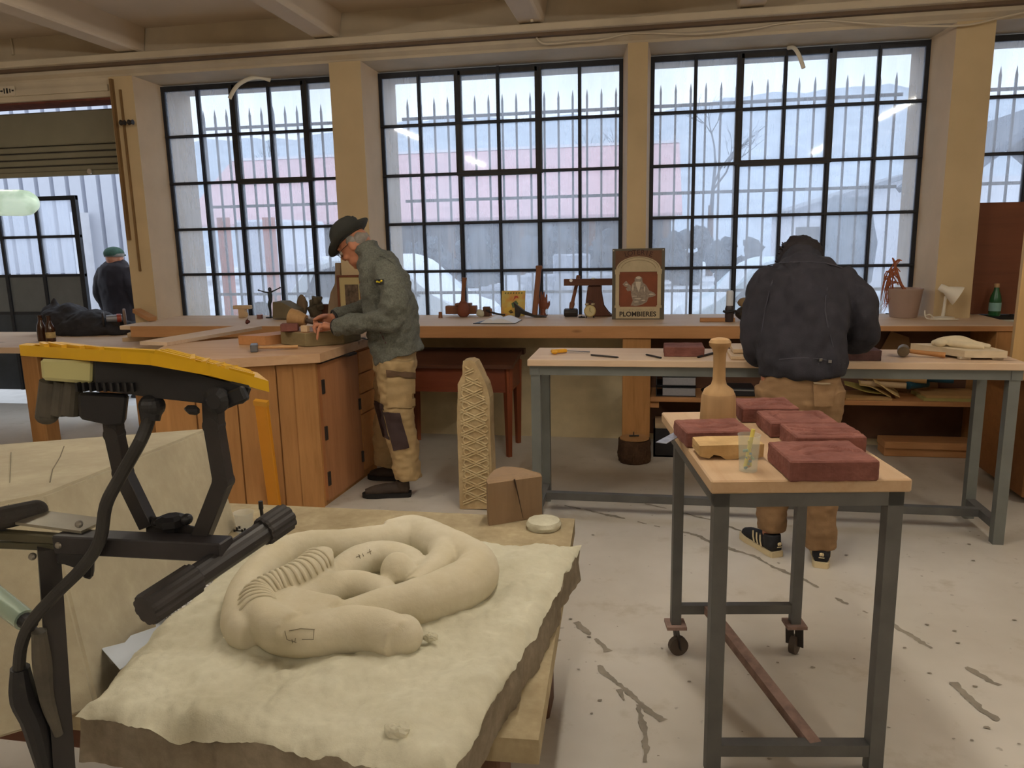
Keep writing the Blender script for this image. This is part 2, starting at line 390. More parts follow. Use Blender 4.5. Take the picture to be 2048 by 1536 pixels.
# ------------------------------------------------------------------ outside
M_outwhite = mat('white_outer_paint', '#dfe0e6', .8, var=.05)
M_bar = mat('grey_railing_iron', '#5d646e', .6, .2, var=.1)
def grille(x0, x1, lab):
    zt = 2.66; t = thing('window_grille', lab, 'railing', ((x0+x1)/2, 6.46, .7), 'iron railings outside the windows')
    for z in (2.50, 1.83, 1.05): G().bx(x0, x1, 6.45, 6.47, z-.012, z+.012).out('rail', M_bar, t)
    n = int((x1-x0)/.108)
    for k in range(n):
        x = x0+.05+k*(x1-x0-.1)/(n-1); g = G(); g.bx(x-.008, x+.008, 6.452, 6.468, .7, zt-.06)
        g.cyl((x, 6.46, zt-.06), (x, 6.46, zt), .010, .001, 8); g.out('bar', M_bar, t)
grille(-3.95, -2.42, 'spear-topped iron railing outside the left window'); grille(-2.08, -.25, 'spear-topped iron railing outside the middle window')
grille(0, 1.83, 'spear-topped iron railing outside the window behind the bending man'); grille(2.22, 4.06, 'spear-topped iron railing outside the window at the right edge')
def ground_mat():
    m, nt, b = newmat('snowy_yard'); v = coords(nt)
    nt.links.new(ramp(nt, ntex(nt, v, .35, 6, .7), [(.35, lin('#a9adb4')), (.55, lin('#d9dde4'))]), b.inputs['Base Color']); b.inputs['Roughness'].default_value = .9; return m
struct(G().bx(-70, 70, 6.4, 90, -.6, -.25).out('ground_yard', ground_mat()))
def hill():
    g = G(); nx, ny = 90, 16; P = []
    for j in range(ny):
        row = []
        for i in range(nx):
            x = -75+150*i/(nx-1); y = 58+j*2.2; t = j/(ny-1)
            z = -.5+(15.5+3*noise.noise(V((x*.03, 1, 0))))*t**.8+.7*noise.fractal(V((x*.5, y*.5, 0)), .9, 2, 4)*(t > 0)
            row.append(g.bm.verts.new((x, y, z)))
        P.append(row)
    for j in range(ny-1):
        for i in range(nx-1): g.bm.faces.new((P[j][i], P[j][i+1], P[j+1][i+1], P[j+1][i]))
    return struct(g.out('hill_wooded', mat('mist_paled_forest', '#b4bec9', .95, var=.14, scale=.6, bmp=.6, bscale=1.2)))  # forest colour paled and blued, the distant haze painted in
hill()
# long barn with a pink-red sheet roof
t = thing('barn', 'long barn with pinkish red roof across the yard', 'building', (-4, 33, -.3))
zr = at(1000, 305, 36).z; ze = at(1000, 440, 31).z
xa, xb = at(395, 330, 33).x, at(1362, 380, 33).x
g = G(); g.prism([(31, ze), (36, zr), (36, zr+.12), (31, ze+.12)], xb-xa, Matrix(((0, 0, 1, xa), (1, 0, 0, 0), (0, 1, 0, 0), (0, 0, 0, 1)))); g.prism([(36, zr), (41, ze), (41, ze+.12), (36, zr+.12)], xb-xa, Matrix(((0, 0, 1, xa), (1, 0, 0, 0), (0, 1, 0, 0), (0, 0, 0, 1))))
g.out('roof', mat('faded_red_roof', '#d3aeb0', .8, var=.1, scale=2), t)
G().bx(xa+.3, xb-.3, 36, 40.5, -.3, ze+.2).out('wall', mat('barn_interior_shade', '#4a525e', .9, var=.3, scale=1.5), t)  # back wall coloured dark for the shade inside the open barn
for k in range(8):
    x = xa+.6+k*(xb-xa-1.2)/7; G().bx(x-.12, x+.12, 31.3, 31.55, -.3, ze+.1).out('post', M_brownwood, t)
G().bx(xa, xb, 35.9, 36.1, zr+.1, zr+.22).out('ridge_cap', M_outwhite, t)
M_bush = mat('winter_shrub', '#3f4a54', .95, var=.4, scale=3)
def bush(px, py0, py1, wpx, Y, lab):
    top, bot = at(px, py0, Y), at(px, py1, Y); r = wpx/F_PX*Y/2; g = G(); rn = random.Random(px)
    for k in range(9):
        g.ball((top.x+rn.uniform(-.7, .7)*r, Y+rn.uniform(-.5, .5)*r, bot.z+(top.z-bot.z)*rn.uniform(.15, .75)), r*rn.uniform(.3, .5), None, 14, 9)
    g.ball((top.x, Y, -.1), r*.45, None, 14, 9); g.rough(r*.35, 2.2/r, px); tag(g.out('shrub', M_bush), lab, 'shrub', 'shrubs in the yard')
bush(850, 455, 560, 130, 24, 'dark winter shrub in front of the barn, beside the white car'); bush(965, 455, 575, 120, 28, 'dark winter shrub in the yard left of the middle pane'); bush(1100, 450, 540, 120, 26, 'dark winter shrub behind the stone pallets'); bush(1205, 455, 560, 130, 24, 'dark winter shrub left of the narrow pillar')
bush(1375, 455, 560, 110, 28, 'dark winter shrub right of the narrow pillar'); bush(1470, 470, 570, 90, 23, 'winter shrub behind the bending man')
# tall bare tree and a cypress
def tree(px, Y, ztop, lab, seed):
    rn = random.Random(seed); b = at(px, 480, Y); t = thing('bare_tree', lab, 'tree', (b.x, Y, -.3), 'bare trees beyond the yard'); g = G()
    def br(p, d, L, r, n):
        q = p+d*L; g.tube([p, (p+q)/2+V((rn.uniform(-.1, .1), rn.uniform(-.1, .1), 0))*L, q], [r, r*.8, r*.6], 5)
        if n:
            for _ in range(3): br(p+(q-p)*rn.uniform(.5, 1), (d+V((rn.uniform(-.8, .8), rn.uniform(-.8, .8), rn.uniform(-.1, .6)))).normalized(), L*.62, r*.5, n-1)
    br(V((b.x, Y, ztop*.2)), V((.05, 0, 1)), ztop*.3, .10, 4); g.out('branches', M_bush, t)
    G().cyl((b.x, Y, -.3), (b.x, Y, ztop*.3), .16, .11, 8).out('trunk', M_brownwood, t)
tree(1215, 47, 10.5, 'bare tree rising behind the barn, left of the narrow pillar', 4); tree(1420, 34, 9, 'bare tree beyond the yard, right of the narrow pillar', 9); tree(560, 47, 10, 'bare tree behind the barn, seen through the left window', 2)
b = at(1690, 560, 22); g = G(); g.lathe([(.1, -.3), (.7, .2), (.75, 1.2), (.45, 2.4), (.05, at(1690, 395, 22).z)], (b.x, 22, 0), None, 18); g.rough(.12, 2.5, 3)
tag(g.out('cypress', mat('grey_green_cypress', '#6d7780', .95, var=.3, scale=4), None, 60), 'narrow dark cypress in front of the pale house', 'tree')
# pale house behind the bending man, and a dark-roofed one at the right
t = thing('house', 'pale gabled house seen above the bending man', 'house', (at(1740, 500, 26).x, 28, -.3))
x0, x1 = at(1600, 450, 26).x, at(1850, 450, 26).x; zE = at(1700, 420, 26).z; zR = at(1830, 350, 26).z
g = G(); g.prism([(x0, -.3), (x1+3, -.3), (x1+3, zE), ((x0+x1+3)/2, zR), (x0, zE)], 6, Matrix(((1, 0, 0, 0), (0, 0, -1, 32), (0, 1, 0, 0), (0, 0, 0, 1)))); g.out('wall', M_outwhite, t)
g = G(); mx = (x0+x1+3)/2
for xe in (x0-.3, x1+3.3): g.bar((mx, 29, zR+.08), (xe, 29, zE-.02), .12, 6.6, (0, 1, 0))
g.out('roof', mat('grey_roof', '#8e949c', .8), t)
for px in (1615, 1700):
    a = at(px, 470, 25.9); G().box((a.x, 25.95, a.z-.2), (.7, .1, .9)).out('house_window', M_greybox, t)
t = thing('outbuilding', 'dark-roofed outbuilding through the window at the right edge', 'building', (at(2010, 420, 18).x, 20, -.3))
x0, x1 = at(1935, 400, 18).x, at(2300, 400, 18).x; zE = at(1960, 352, 18).z; zR = at(2040, 302, 18).z
G().bx(x0+.2, x1, 18.2, 22, -.3, zE).out('wall', M_outwhite, t)
g = G(); g.bar((x0-.2, 20, zE-.05), ((x0+x1)/2, 20, zR+1), .15, 4.4, (0, 1, 0)); g.bar(((x0+x1)/2, 20, zR+1), (x1, 20, zE), .15, 4.4, (0, 1, 0)); g.out('roof', mat('slate_roof', '#5b6470', .8, var=.1), t)
# cars
M_car = mat('white_car_paint', '#dfe6ec', .3, var=.02); M_car2 = mat('pale_blue_car_paint', '#bfcfd8', .3, var=.02); M_cg = mat('car_glass', '#39424c', .15)
def car(x0, x1, Y, zt, flip, m, name, lab):
    L = x1-x0; z0 = -.25; h = zt-z0; t = thing('car', lab, 'car', ((x0+x1)/2, Y, z0))
    pr = [(0, .2), (0, .55), (.04, .68), (.14, .93), (.28, 1.0), (.52, 1.0), (.62, .93), (.76, .66), (.96, .55), (1, .4), (1, .18)]
    fx = (lambda u: x0+(1-u)*L) if flip else (lambda u: x0+u*L)
    g = G(); g.prism([(fx(u), z0+w*h) for u, w in pr], 1.65, Matrix(((1, 0, 0, 0), (0, 0, 1, Y), (0, 1, 0, 0), (0, 0, 0, 1))), .05); g.out('body', m, t)
    wp = [(.13, .68), (.19, .88), (.30, .93), (.50, .93), (.60, .86), (.71, .68)]
    G().prism([(fx(u), z0+w*h) for u, w in wp], .03, Matrix(((1, 0, 0, 0), (0, 0, 1, Y-.012), (0, 1, 0, 0), (0, 0, 0, 1)))).out('side_window', M_cg, t)
    for u in (.19, .81):
        for yy in (Y-.01, Y+1.45):
            g = G(); g.cyl((fx(u), yy, z0+.3), (fx(u), yy+.2, z0+.3), .3, None, 20); g.out('wheel', M_black, t)
car(at(560, 600, 9.2).x, at(962, 610, 9.2).x, 9.2, at(800, 512, 9.2).z, False, M_car, 'car', 'white car parked outside behind the man in the hat')
car(at(1345, 600, 9.0).x, at(1760, 600, 9.0).x, 9.0, at(1600, 520, 9.0).z, True, M_car2, 'car', 'pale blue car parked outside behind the bending man')
# white truck box and orange posts through the left window
a = at(470, 480, 13); b = at(560, 610, 13)
t = thing('truck', 'white box truck standing in the yard seen through the left window', 'truck', ((a.x+b.x)/2, 13, -.25))
G().bx(a.x, b.x, 13, 15.2, .35, a.z+.35, .04).out('box_body', M_outwhite, t); G().bx(b.x, b.x+.9, 13.1, 15, .3, a.z-.35, .1).out('cab', M_outwhite, t); G().bx(a.x+.1, b.x+.8, 13.05, 15.1, .15, .38).out('chassis', M_black, t)
for x in (a.x+.4, b.x+.4): G().cyl((x, 13, .1), (x, 13.25, .1), .36, None, 18).out('wheel', M_black, t)
M_orange = mat('orange_painted_post', '#b06a55', .7, var=.1)
for px, lab in ((443, 'rusty orange steel post at the left, outside the left window'), (534, 'rusty orange steel post outside the left window, right of the truck')):
    a = at(px, 455, 11); tag(G().bx(a.x-.07, a.x+.07, 11, 11.14, -.26, a.z+.15).out('steel_post', M_orange), lab, 'post')
# stacked stone on pallets in the yard, with a white board
M_yardstone = stone('yard_stone', '#b9bcc4', '#6d737d', 3, .95, .6, 12)
for px, py, w, h, Y, lab in [(1000, 560, .8, .8, 15, 'grey stone block in the yard behind the yellow comic book'), (1085, 555, 1.1, .9, 17.5, 'snow-dusted stone block in the yard behind the wooden hand'), (1185, 545, .8, 1.0, 15.5, 'grey stone block in the yard behind the spirit level'), (1140, 520, .9, 1.3, 20, 'tall grey stone block in the yard behind the mallet')]:
    a = at(px, py, Y); g = G(); g.box((a.x, Y+.5, -.25+h/2), (w, 1, h), None, .03); g.rough(.05, 2.5, px, 3); tag(g.out('yard_stone', M_yardstone), lab, 'stone', 'stone blocks lying in the yard')
a = at(1018, 566, 12); tag(G().bx(a.x-.12, a.x+.12, 12, 12.05, -.25, a.z+.12).out('notice_board', M_outwhite), 'white board standing in the yard behind the yellow comic book', 'board')

# roller door, corrugated wall, steel door, seen at the left
g = G(); n = 26; zt, zb = 2.64, 2.13
for k in range(4): g.bx(XL, -4.2, 5.94, 5.96, zb+k*.055+.006, zb+k*.055+.05, .006)
g.bx(XL, -4.2, 5.92, 5.97, 2.352, 2.62, .01); g.bx(XL, -4.2, 5.93, 5.97, zb-.03, zb+.006)
dr = struct(g.out('door_1', mat('olive_roller_curtain', '#88836f', .6, .1, var=.1, scale=3)))
G().bx(XL, -4.2, 5.955, 5.965, zb, 2.36).out('slat_backing', mat('dark_slat_joint', '#3f3a34', .8), dr)
g = G(); g.bx(-4.165, -4.145, 5.62, 5.652, 1.55, 2.78); g.bx(-4.10, -4.085, 5.635, 5.652, 1.3, 2.70); g.bx(-4.26, -4.2, 5.8, 6.02, 0, 2.66)
g.out('guide_rail', mat('brown_guide_rail', '#80633f', .6, .2, var=.2, scale=6), dr)
p = at(252, 240, 5.6); g = G()
for k in (-.05, .02): g.lathe([(.013, 0), (.022, .01), (.013, .03), (.02, .045)], (p.x+k, 5.59, p.z-.02), Matrix.Rotation(PI/2, 3, 'Y'), 10)
g.out('pulley', M_iron, dr, 50)
p = at(180, 343, 5.92); g = G(); g.cyl((p.x, 5.925, p.z), (p.x, 5.91, p.z), .022, None, 16); g.out('lock', mat('bright_metal', '#c9c6c0', .3, .8), dr)
t = thing('corrugated_wall', 'white corrugated metal wall standing outside the roller door', 'wall', (-8, 10.3, -.25))
g = G(); x = -16.0; P = []
while x < at(330, 500, 10.3).x:
    for dx, dy in ((0, 0), (.17, 0), (.185, .07), (.225, .07), (.24, 0)): P.append((x+dx, 10.3+dy))
    x += .26
P += [(P[-1][0], 10.5), (P[0][0], 10.5)]; g.wallpoly(P, -.25, 7.0)
g.out('cladding', mat('white_cladding', '#b4b8c4', .6, var=.03), t)
a = at(160, 600, 9.9); b2 = at(172, 690, 9.9)
g = G(); g.bx(a.x-.03, a.x+.03, 9.95, 10.25, -.25, 2.0); g.out('downpipe', M_outwhite, t)
t = thing('steel_door', 'black steel glazed door leaf standing open outside the roller door', 'door', (-5.9, 6.6, 0))
xr = -5.40; zt = 1.985; g = G()
for x in (xr, xr-.42, xr-.84, xr-1.26): w = .05 if x == xr else .032; g.bx(x-w/2, x+w/2, 6.58, 6.62, .1, zt)
for z in (zt, 1.62, 1.25, .885): w = .04 if z == zt else .026; g.bx(xr-1.6, xr+.025, 6.585, 6.615, z-w, z)
g.out('frame', M_mullion, t)
G().bx(xr-1.6, xr, 6.597, 6.603, 1.26, zt).out('pane', M_glass, t)
G().bx(xr-1.6, xr, 6.597, 6.603, .87, 1.25).out('grey_pane', mat('grey_door_pane', '#6b7073', .4, var=.1), t)
G().bx(xr-1.6, xr, 6.59, 6.612, .1, .86).out('lower_panel', mat('blue_grey_steel_panel', '#3d434b', .6, var=.3, scale=4), t)
struct(G().bx(-12, -4.2, 6.4, 9.9, -.25, -.15).out('trim_20', mat('outdoor_slab', '#b9b6b2', .9, var=.1)))
# ================================================================== benches and furniture
ZB = .905
bench = thing('long_workbench', 'long pine workbench running along under the windows', 'workbench', (-.7, 5.5, 0))
G().bx(-4.0, 2.28, 5.2, 5.98, ZB-.03, ZB, .003).out('worktop', M_top, bench)
G().bx(-3.9, 1.0, 5.185, 5.215, ZB-.085, ZB-.002, .003).out('apron', M_pine, bench)
G().bx(1.0, 2.28, 5.19, 5.215, ZB-.035, ZB-.002, .003).out('front_edge', M_pine, bench)
G().bx(-.19, 0.0, 5.2, 5.28, 0, ZB-.085, .004).out('post', M_pinez, bench)
G().bx(2.12, 2.22, 5.2, 5.62, 0, ZB-.03, .004).out('end_panel', M_pinez, bench)
G().bx(0.0, 2.12, 5.24, 5.62, .375, .405, .003).out('shelf', M_pine, bench)
G().bx(0.0, 2.14, 5.60, 5.63, 0.06, ZB-.03).out('back_panel', mat('dark_stained_panel', '#5c4030', .85, var=.35, scale=4), bench)
G().bx(-3.55, -1.8, 5.3, 5.33, .45, ZB-.085).out('drawer_board', M_pine, bench)
G().bx(0.0, .06, 5.26, 5.6, .33, .375).out('bracket', M_pine, bench)

lb = thing('side_bench', 'low wooden bench at the left with a dark jacket lying on it', 'workbench', (-4.7, 5.4, 0)); zl = .765
g = G(); g.wallpoly([(-5.9, 4.98), (-3.72, 4.98), (-3.72, 5.62), (-4.22, 5.62), (-4.22, 5.95), (-5.9, 5.95)], zl-.045, zl); g.out('worktop', M_top, lb)
for x, y in ((-4.68, 5.02), (-3.95, 5.3), (-5.7, 5.05), (-4.68, 5.8)): G().bx(x-.06, x+.08, y, y+.14, 0, zl-.045, .006).out('leg', M_pinez, lb)
G().bx(-4.6, -3.9, 5.06, 5.10, zl-.2, zl-.05, .004).out('apron', M_brownx, lb)
# boards piled at its right end
for px0, px1, py, nm, lab in ((245, 345, 683, 'pine_board', 'pale board at the end of the low left bench, lowest of the pile'), (255, 362, 674, 'pine_board', 'pale thick board at the end of the low left bench, upper one of the pile')):
    z = zl + (0 if py == 683 else .032); a = az(px0, py, z); b = az(px1, py-4, z); d = (b-a).normalized(); n = V((-d.y, d.x, 0))
    g = G(); g.wallpoly([a, b, b+n*.28, a+n*.28], z, z+.03); tag(g.out(nm, M_topy), lab, 'board', 'boards on the low left bench')

# writing desk under the window
zd = .69; desk = thing('writing_desk', 'old reddish brown sloped writing desk under the middle window', 'desk', (-1.3, 5.25, 0))
M_desk = wood('reddish_desk_wood', '#7d4128', '#5a2a1a', 'x', 1, .5, False); M_deskz = wood('reddish_desk_leg', '#8a4a2c', '#63301c', 'z', 1, .5, False)
g = G(); mxd = Matrix(((0, 0, 1, -1.78), (1, 0, 0, 0), (0, 1, 0, 0), (0, 0, 0, 1)))
g.prism([(5.02, zd-.035), (5.42, zd+.015), (5.42, zd-.01), (5.02, zd-.06)], .86, mxd); g.bx(-1.79, -.905, 5.42, 5.5, zd-.02, zd+.018); g.out('lid', wood('dark_desk_lid', '#5d3a2a', '#3f251b', 'x', 1, .4, False), desk)
G().bx(-1.74, -.945, 5.055, 5.08, zd-.23, zd-.05).out('front_panel', M_desk, desk)
for x in (-1.755, -.955): G().bx(x-.01, x+.012, 5.07, 5.46, zd-.23, zd-.03).out('side_panel', M_desk, desk)
G().bx(-1.74, -.945, 5.45, 5.47, zd-.23, zd-.02).out('back_panel', M_desk, desk)
for x in (-1.74, -.965):
    for y in (5.075, 5.45):
        g = G(); g.tube([(x, y, 0), (x, y, zd-.06)], [.021, .036], 4); g.out('leg', M_deskz, desk)

# grey steel table with a pale wooden top
zt = .89; X0, X1, Y0, Y1 = -.612, 1.69, 3.83, 4.235
st = thing('steel_table', 'long grey steel-framed table with a pale wooden top', 'table', (.55, 4.03, 0))
G().bx(X0-.01, X1+.015, Y0-.015, Y1+.01, zt-.034, zt, .003).out('tabletop', M_top, st)
s = .048
for x in (X0+.005, X1-.03-s/2):
    for y in (Y0+.005, Y1-s): G().bx(x, x+s, y, y+s, 0, zt-.034).out('leg', M_steelgrn, st)
g = G(); g.bx(X0, X1, Y0+.004, Y0+.004+s, zt-.034-s, zt-.0345); g.bx(X0, X1, Y1-s, Y1, zt-.034-s, zt-.0345)
for x in (X0, X1-s): g.bx(x, x+s, Y0, Y1, zt-.034-s, zt-.0345)
g.out('top_frame', M_steelgrn, st)
for x in (X0+.007, X1-.03-s/2+.002): G().bx(x, x+.044, Y0+s, Y1-s, .07, .11).out('side_stretcher', M_steel, st)
G().bx(X0+.04, X1-.04, 4.02, 4.06, .072, .112).out('stretcher', M_steel, st)

# rolling trolley table
zk = .87; o = az(1423, 962, zk); ang = math.radians(8.5)
tr = thing('trolley_table', 'small grey steel trolley table with a pale wooden top on rear castors', 'table', (o.x, o.y, 0))
tr.rotation_euler.z = ang; BASE[tr.name] = V((0, 0, 0)); W, D = .515, .80
def TP(x, y, z=zk):                      # a point of the trolley top in the room
    c, s_ = math.cos(ang), math.sin(ang); return V((o.x+x*c-y*s_, o.y+x*s_+y*c, z))
G().bx(0, W, 0, D, zk-.036, zk, .004).out('tabletop', wood('trolley_top_pine', '#cbb090', '#ac8a64', 'y', .8), tr)
q = .04
for x in (.012, W-q-.012): G().bx(x, x+q, .012, .012+q, 0, zk-.036).out('leg', M_steel, tr)
for x in (.02, W-q-.03): G().bx(x, x+.034, D-.17, D-.136, .125, zk-.036).out('rear_leg', M_steel, tr)
g = G(); g.bx(.012, W-.012, .012, .012+q, zk-.036-q, zk-.0365)
for x in (.012, W-q-.012): g.bx(x, x+q, .012, D-.1, zk-.036-q, zk-.0365)
g.bx(.012, W-.012, D-.14, D-.1, zk-.036-q, zk-.0365); g.out('top_frame', M_steel, tr)
M_dusty = mat('dusty_worn_steel', '#8a7268', .8, .1, var=.4, scale=22)
G().bx(.052, W-.052, .014, .05, .055, .09).out('front_stretcher', M_steel, tr)
G().bx(.052, W-.06, D-.168, D-.14, .165, .198).out('rear_stretcher', M_steel, tr)
G().bar((W*.62, .03, .075), (.15, D-.155, .183), .035, .03).out('diagonal_bar', M_dusty, tr)
for x, a in ((.037, .2), (W-.053, .9)):
    cs = G(); cs.bx(x-.035, x+.035, D-.188, D-.118, .113, .125); c_ = cs.out('castor', M_dusty, tr)
    yy = D-.153; dx, dy = math.cos(a), math.sin(a); wx, wy = -dy, dx; cx, cy = x+dx*.012, yy+dy*.012
    g = G(); g.tube([(cx-wx*.011, cy-wy*.011, .035), (cx+wx*.011, cy+wy*.011, .035)], .035, 20); g.out('wheel', mat('rubber_castor_wheel', '#4a3f36', .7), c_)
    g = G()
    for sgn in (-1, 1): g.bar((cx+wx*.017*sgn, cy+wy*.017*sgn, .03), (x+wx*.017*sgn, yy+wy*.017*sgn, .115), .003, .03, (wx, wy, 0))
    g.out('fork', M_iron, c_)

# angled pine cabinet with worktop where the man in the hat works
zc = .90; cab = thing('pine_cabinet', 'angled pine work cabinet with a thick worktop beneath the carver', 'cabinet', (-2.2, 4.3, 0))
top = [(-2.66, 3.50), (-1.79, 3.905), (-1.745, 4.74), (-2.0, 5.12), (-2.95, 4.25)]
g = G(); g.wallpoly(top, zc-.05, zc); g.out('worktop', wood('cabinet_top', '#cdab88', '#ac8460', 'x', .9), cab)
bd = [(-2.60, 3.57), (-1.84, 3.945), (-1.80, 4.70), (-2.05, 5.05), (-2.85, 4.2)]
g = G(); g.wallpoly(bd, 0, zc-.05); body = g.out('body', M_pinez, cab)
# front boards
a, b = V((-2.60, 3.57, 0)), V((-1.84, 3.945, 0)); dd = (b-a).normalized(); nn = V((dd.y, -dd.x, 0)); L = (b-a).length
nb = 4
for k in range(nb):
    u0, u1 = L*k/nb+.004, L*(k+1)/nb-.004; g = G(); p0, p1 = a+dd*u0, a+dd*u1; g.wallpoly([p0+nn*.014, p1+nn*.014, p1, p0], .02, zc-.055); g.out('front_board', M_pinez, cab)
p0, p1 = a+dd*(L-.12), a+dd*L; g = G(); g.wallpoly([p0+nn*.022, p1+nn*.022, p1, p0], 0, zc-.052); g.out('corner_stile', M_pinez, cab)
a, b = V((-1.84, 3.945, 0)), V((-1.80, 4.70, 0)); dd = (b-a).normalized(); nn = V((dd.y, -dd.x, 0)); L = (b-a).length
p0, p1 = a+dd*.02, a+dd*(L*.68); g = G(); g.wallpoly([p0+nn*.018, p1+nn*.018, p1, p0], .03, zc-.07); door = g.out('door', wood('door_pine', '#b07d55', '#8a5a38', 'z'), cab)
for z in (.16, .43, .70):
    c = a+dd*.035+nn*.02; G().bx(c.x-.008, c.x+.008, c.y-.012, c.y+.012, z-.04, z+.04).out('hinge', M_iron, door)
for z in (.16, .50): c = a+dd*(L*.66)+nn*.02; G().bx(c.x-.008, c.x+.008, c.y-.01, c.y+.01, z-.035, z+.035).out('hinge', M_iron, door)
p0, p1 = a+dd*(L*.70), a+dd*(L-.01)
for z0, z1 in ((.69, .82), (.56, .68), (.43, .55), (.06, .42)):
    g = G(); g.wallpoly([p0+nn*.018, p1+nn*.018, p1, p0], z0, z1); g.out('drawer' if z0 > .1 else 'small_door', wood('drawer_pine_%d' % int(z0*100), '#c9925a', '#a8703c', 'x'), cab)
# dark strip standing in for the shadow gap below the worktop
p0, p1 = a+dd*.03, a+dd*(L*.6); g = G(); g.wallpoly([p0+nn*.03, p1+nn*.03, p1, p0], zc-.065, zc-.05); g.out('shadow_gap_strip', M_iron, cab)
# vice plate under the right-hand edge
q0 = az(690, 706, .86); G().box((q0.x, q0.y+.05, .845), (.06, .10, .012), (0, 0, -.1)).out('vice_plate', M_iron, cab)

# yellow spirit level leaning on the cabinet front
a = az(552, 1012, 0); b = at(522, 802, 3.62)
g = G(); bl = V((a.x+.055, a.y-.11, 0.0)); tp = V((b.x, b.y, b.z)); g.bar(bl+V((0, 0, .004)), tp, .072, .024, (0, -1, .2), .003)
lv = tag(g.out('long_spirit_level', mat('orange_yellow_level', '#d08a1c', .45, var=.05)), 'orange-yellow spirit level leaning upright against the pine cabinet', 'level')
g = G(); m_ = (bl+tp)/2; g.bar(bl+(tp-bl)*.965, tp+V((0, 0, .002)), .076, .028, (0, -1, .2)); g.out('end_cap', mat('yellow_end_cap', '#c98f2a', .5), lv)

# plywood board closing the right-hand window, and the pine board at the right edge
tag(G().bx(2.19, 3.6, 5.90, 5.925, .907, 1.675).out('plywood_board', wood('brown_plywood', '#77472f', '#5d3523', 'x', .7, .5, False)), 'brown plywood board standing against the right-edge window', 'board')
g = G(); g.prism([(0, 0), (.35, 0), (.35, .78), (.03, .78), (.015, .35)], .03, Matrix.Translation(V((1.915, 4.52, .74))) @ Matrix(((1, 0, 0, 0), (0, 0, -1, 0), (0, 1, 0, 0), (0, 0, 0, 1)))); 
for v in g.bm.verts: v.co.y += (v.co.z-.74)*.06
pl = tag(g.out('shelf_unit_board', wood('pale_board_right', '#c9a672', '#a17e4c', 'z', .8)), 'pale upright board at the right edge of the picture', 'board')
t = thing('storage_chest', 'brown wooden chest at the right edge under the pale board', 'chest', (2.3, 4.75, 0))
G().bx(2.02, 2.6, 4.45, 5.05, .04, .72, .005).out('carcass', wood('chest_wood', '#8f6035', '#6c4524', 'x'), t); G().bx(1.9, 2.62, 4.42, 5.07, .7, .74, .005).out('lid', M_pine, t); G().bx(2.03, 2.6, 4.43, 4.45, .30, .335).out('rail', M_pine, t)
# ================================================================== stone banker, slab and carved snake
ZT2 = .60
bk = thing('stone_banker', 'low heavy worktable carrying the carved snake slab', 'workbench', (-.9, 1.8, 0))
g = G(); g.wallpoly([(-1.75, 1.17), (-.192, 1.235), (-.236, 2.36), (-1.75, 2.36)], ZT2-.05, ZT2); g.rough(.0, 1)
g.out('worktop', stone('dusty_tabletop', '#b3a585', '#8f7f62', 7, .9, .4, 40), bk)
for x, y in ((-1.6, 1.3), (-.34, 1.36), (-1.6, 2.2), (-.36, 2.22)): G().bx(x-.06, x+.06, y-.06, y+.06, 0, ZT2-.05, .006).out('leg', M_brownwood, bk)
G().bx(-1.6, -.34, 1.33, 1.38, .40, ZT2-.05).out('rail', M_brownx, bk); G().bx(-.37, -.32, 1.36, 2.22, .40, ZT2-.05).out('rail', M_brownwood, bk)
G().bx(-1.6, -.36, 2.18, 2.23, .40, ZT2-.05).out('rail', M_brownx, bk)

zs = .715
CBR, CBL, CFL, CFR = V((-.172, 1.905, 0)), V((-1.085, 1.86, 0)), V((-.985, 1.055, 0)), V((-.288, .985, 0))
def slab_pt(u, v): return (CFL*(1-u)+CFR*u)*(1-v)+(CBL*(1-u)+CBR*u)*v
def slab_h(p, e):
    h = .016*noise.fractal(V((p.x*7, p.y*7, 1)), .9, 2.1, 5)+.004*noise.noise(V((p.x*30, p.y*22, 4)))+.002*noise.fractal(V((p.x*70, p.y*55, 7)), .8, 2, 3)-.010*max(0, noise.noise(V((p.x*14+3, p.y*14, 8)))-.35)
    if e < .05: h -= (1-e/.05)**2*(.02+.035*max(0, noise.noise(V((p.x*11, p.y*11, 2)))))
    return h
N = 170; g = G(); rows = []
for j in range(N+1):
    r = []
    for i in range(N+1):
        u, v = i/N, j/N; p = slab_pt(u, v); e = min(u, 1-u, v, 1-v)
        k = .010*noise.fractal(V((p.x*9+3, p.y*9, 5)), .9, 2, 4)
        if i in (0, N): p = p+V((k, 0, 0))
        if j in (0, N): p = p+V((0, k, 0))
        r.append(g.bm.verts.new((p.x, p.y, zs+slab_h(p, e))))
    rows.append(r)
for j in range(N):
    for i in range(N): g.bm.faces.new((rows[j][i], rows[j][i+1], rows[j+1][i+1], rows[j+1][i]))
g.bm.faces.index_update(); edge = [rows[0][i] for i in range(N)]+[rows[j][N] for j in range(N)]+[rows[N][N-i] for i in range(N)]+[rows[N-j][0] for j in range(N)]
cen = V((-.65, 1.45, 0)); last = edge
for st_, zz in ((.3, .69), (.65, .655), (1.0, ZT2+.002)):
    ring = []
    for v in edge:
        d = (V((v.co.x, v.co.y, 0))-cen).normalized(); w = .012*noise.fractal(V((v.co.x*8, v.co.y*8, zz*9)), .8, 2, 4)
        ring.append(g.bm.verts.new((v.co.x+d.x*(w-.004), v.co.y+d.y*(w-.004), min(zz, v.co.z-.004) if st_ < 1 else zz)))
    m = len(edge)
    for k in range(m): g.bm.faces.new((last[k], last[(k+1) % m], ring[(k+1) % m], ring[k]))
    last = ring
g.bm.faces.new(last)
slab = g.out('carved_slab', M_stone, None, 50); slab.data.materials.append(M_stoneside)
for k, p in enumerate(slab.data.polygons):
    if k >= N*N: p.material_index = 1
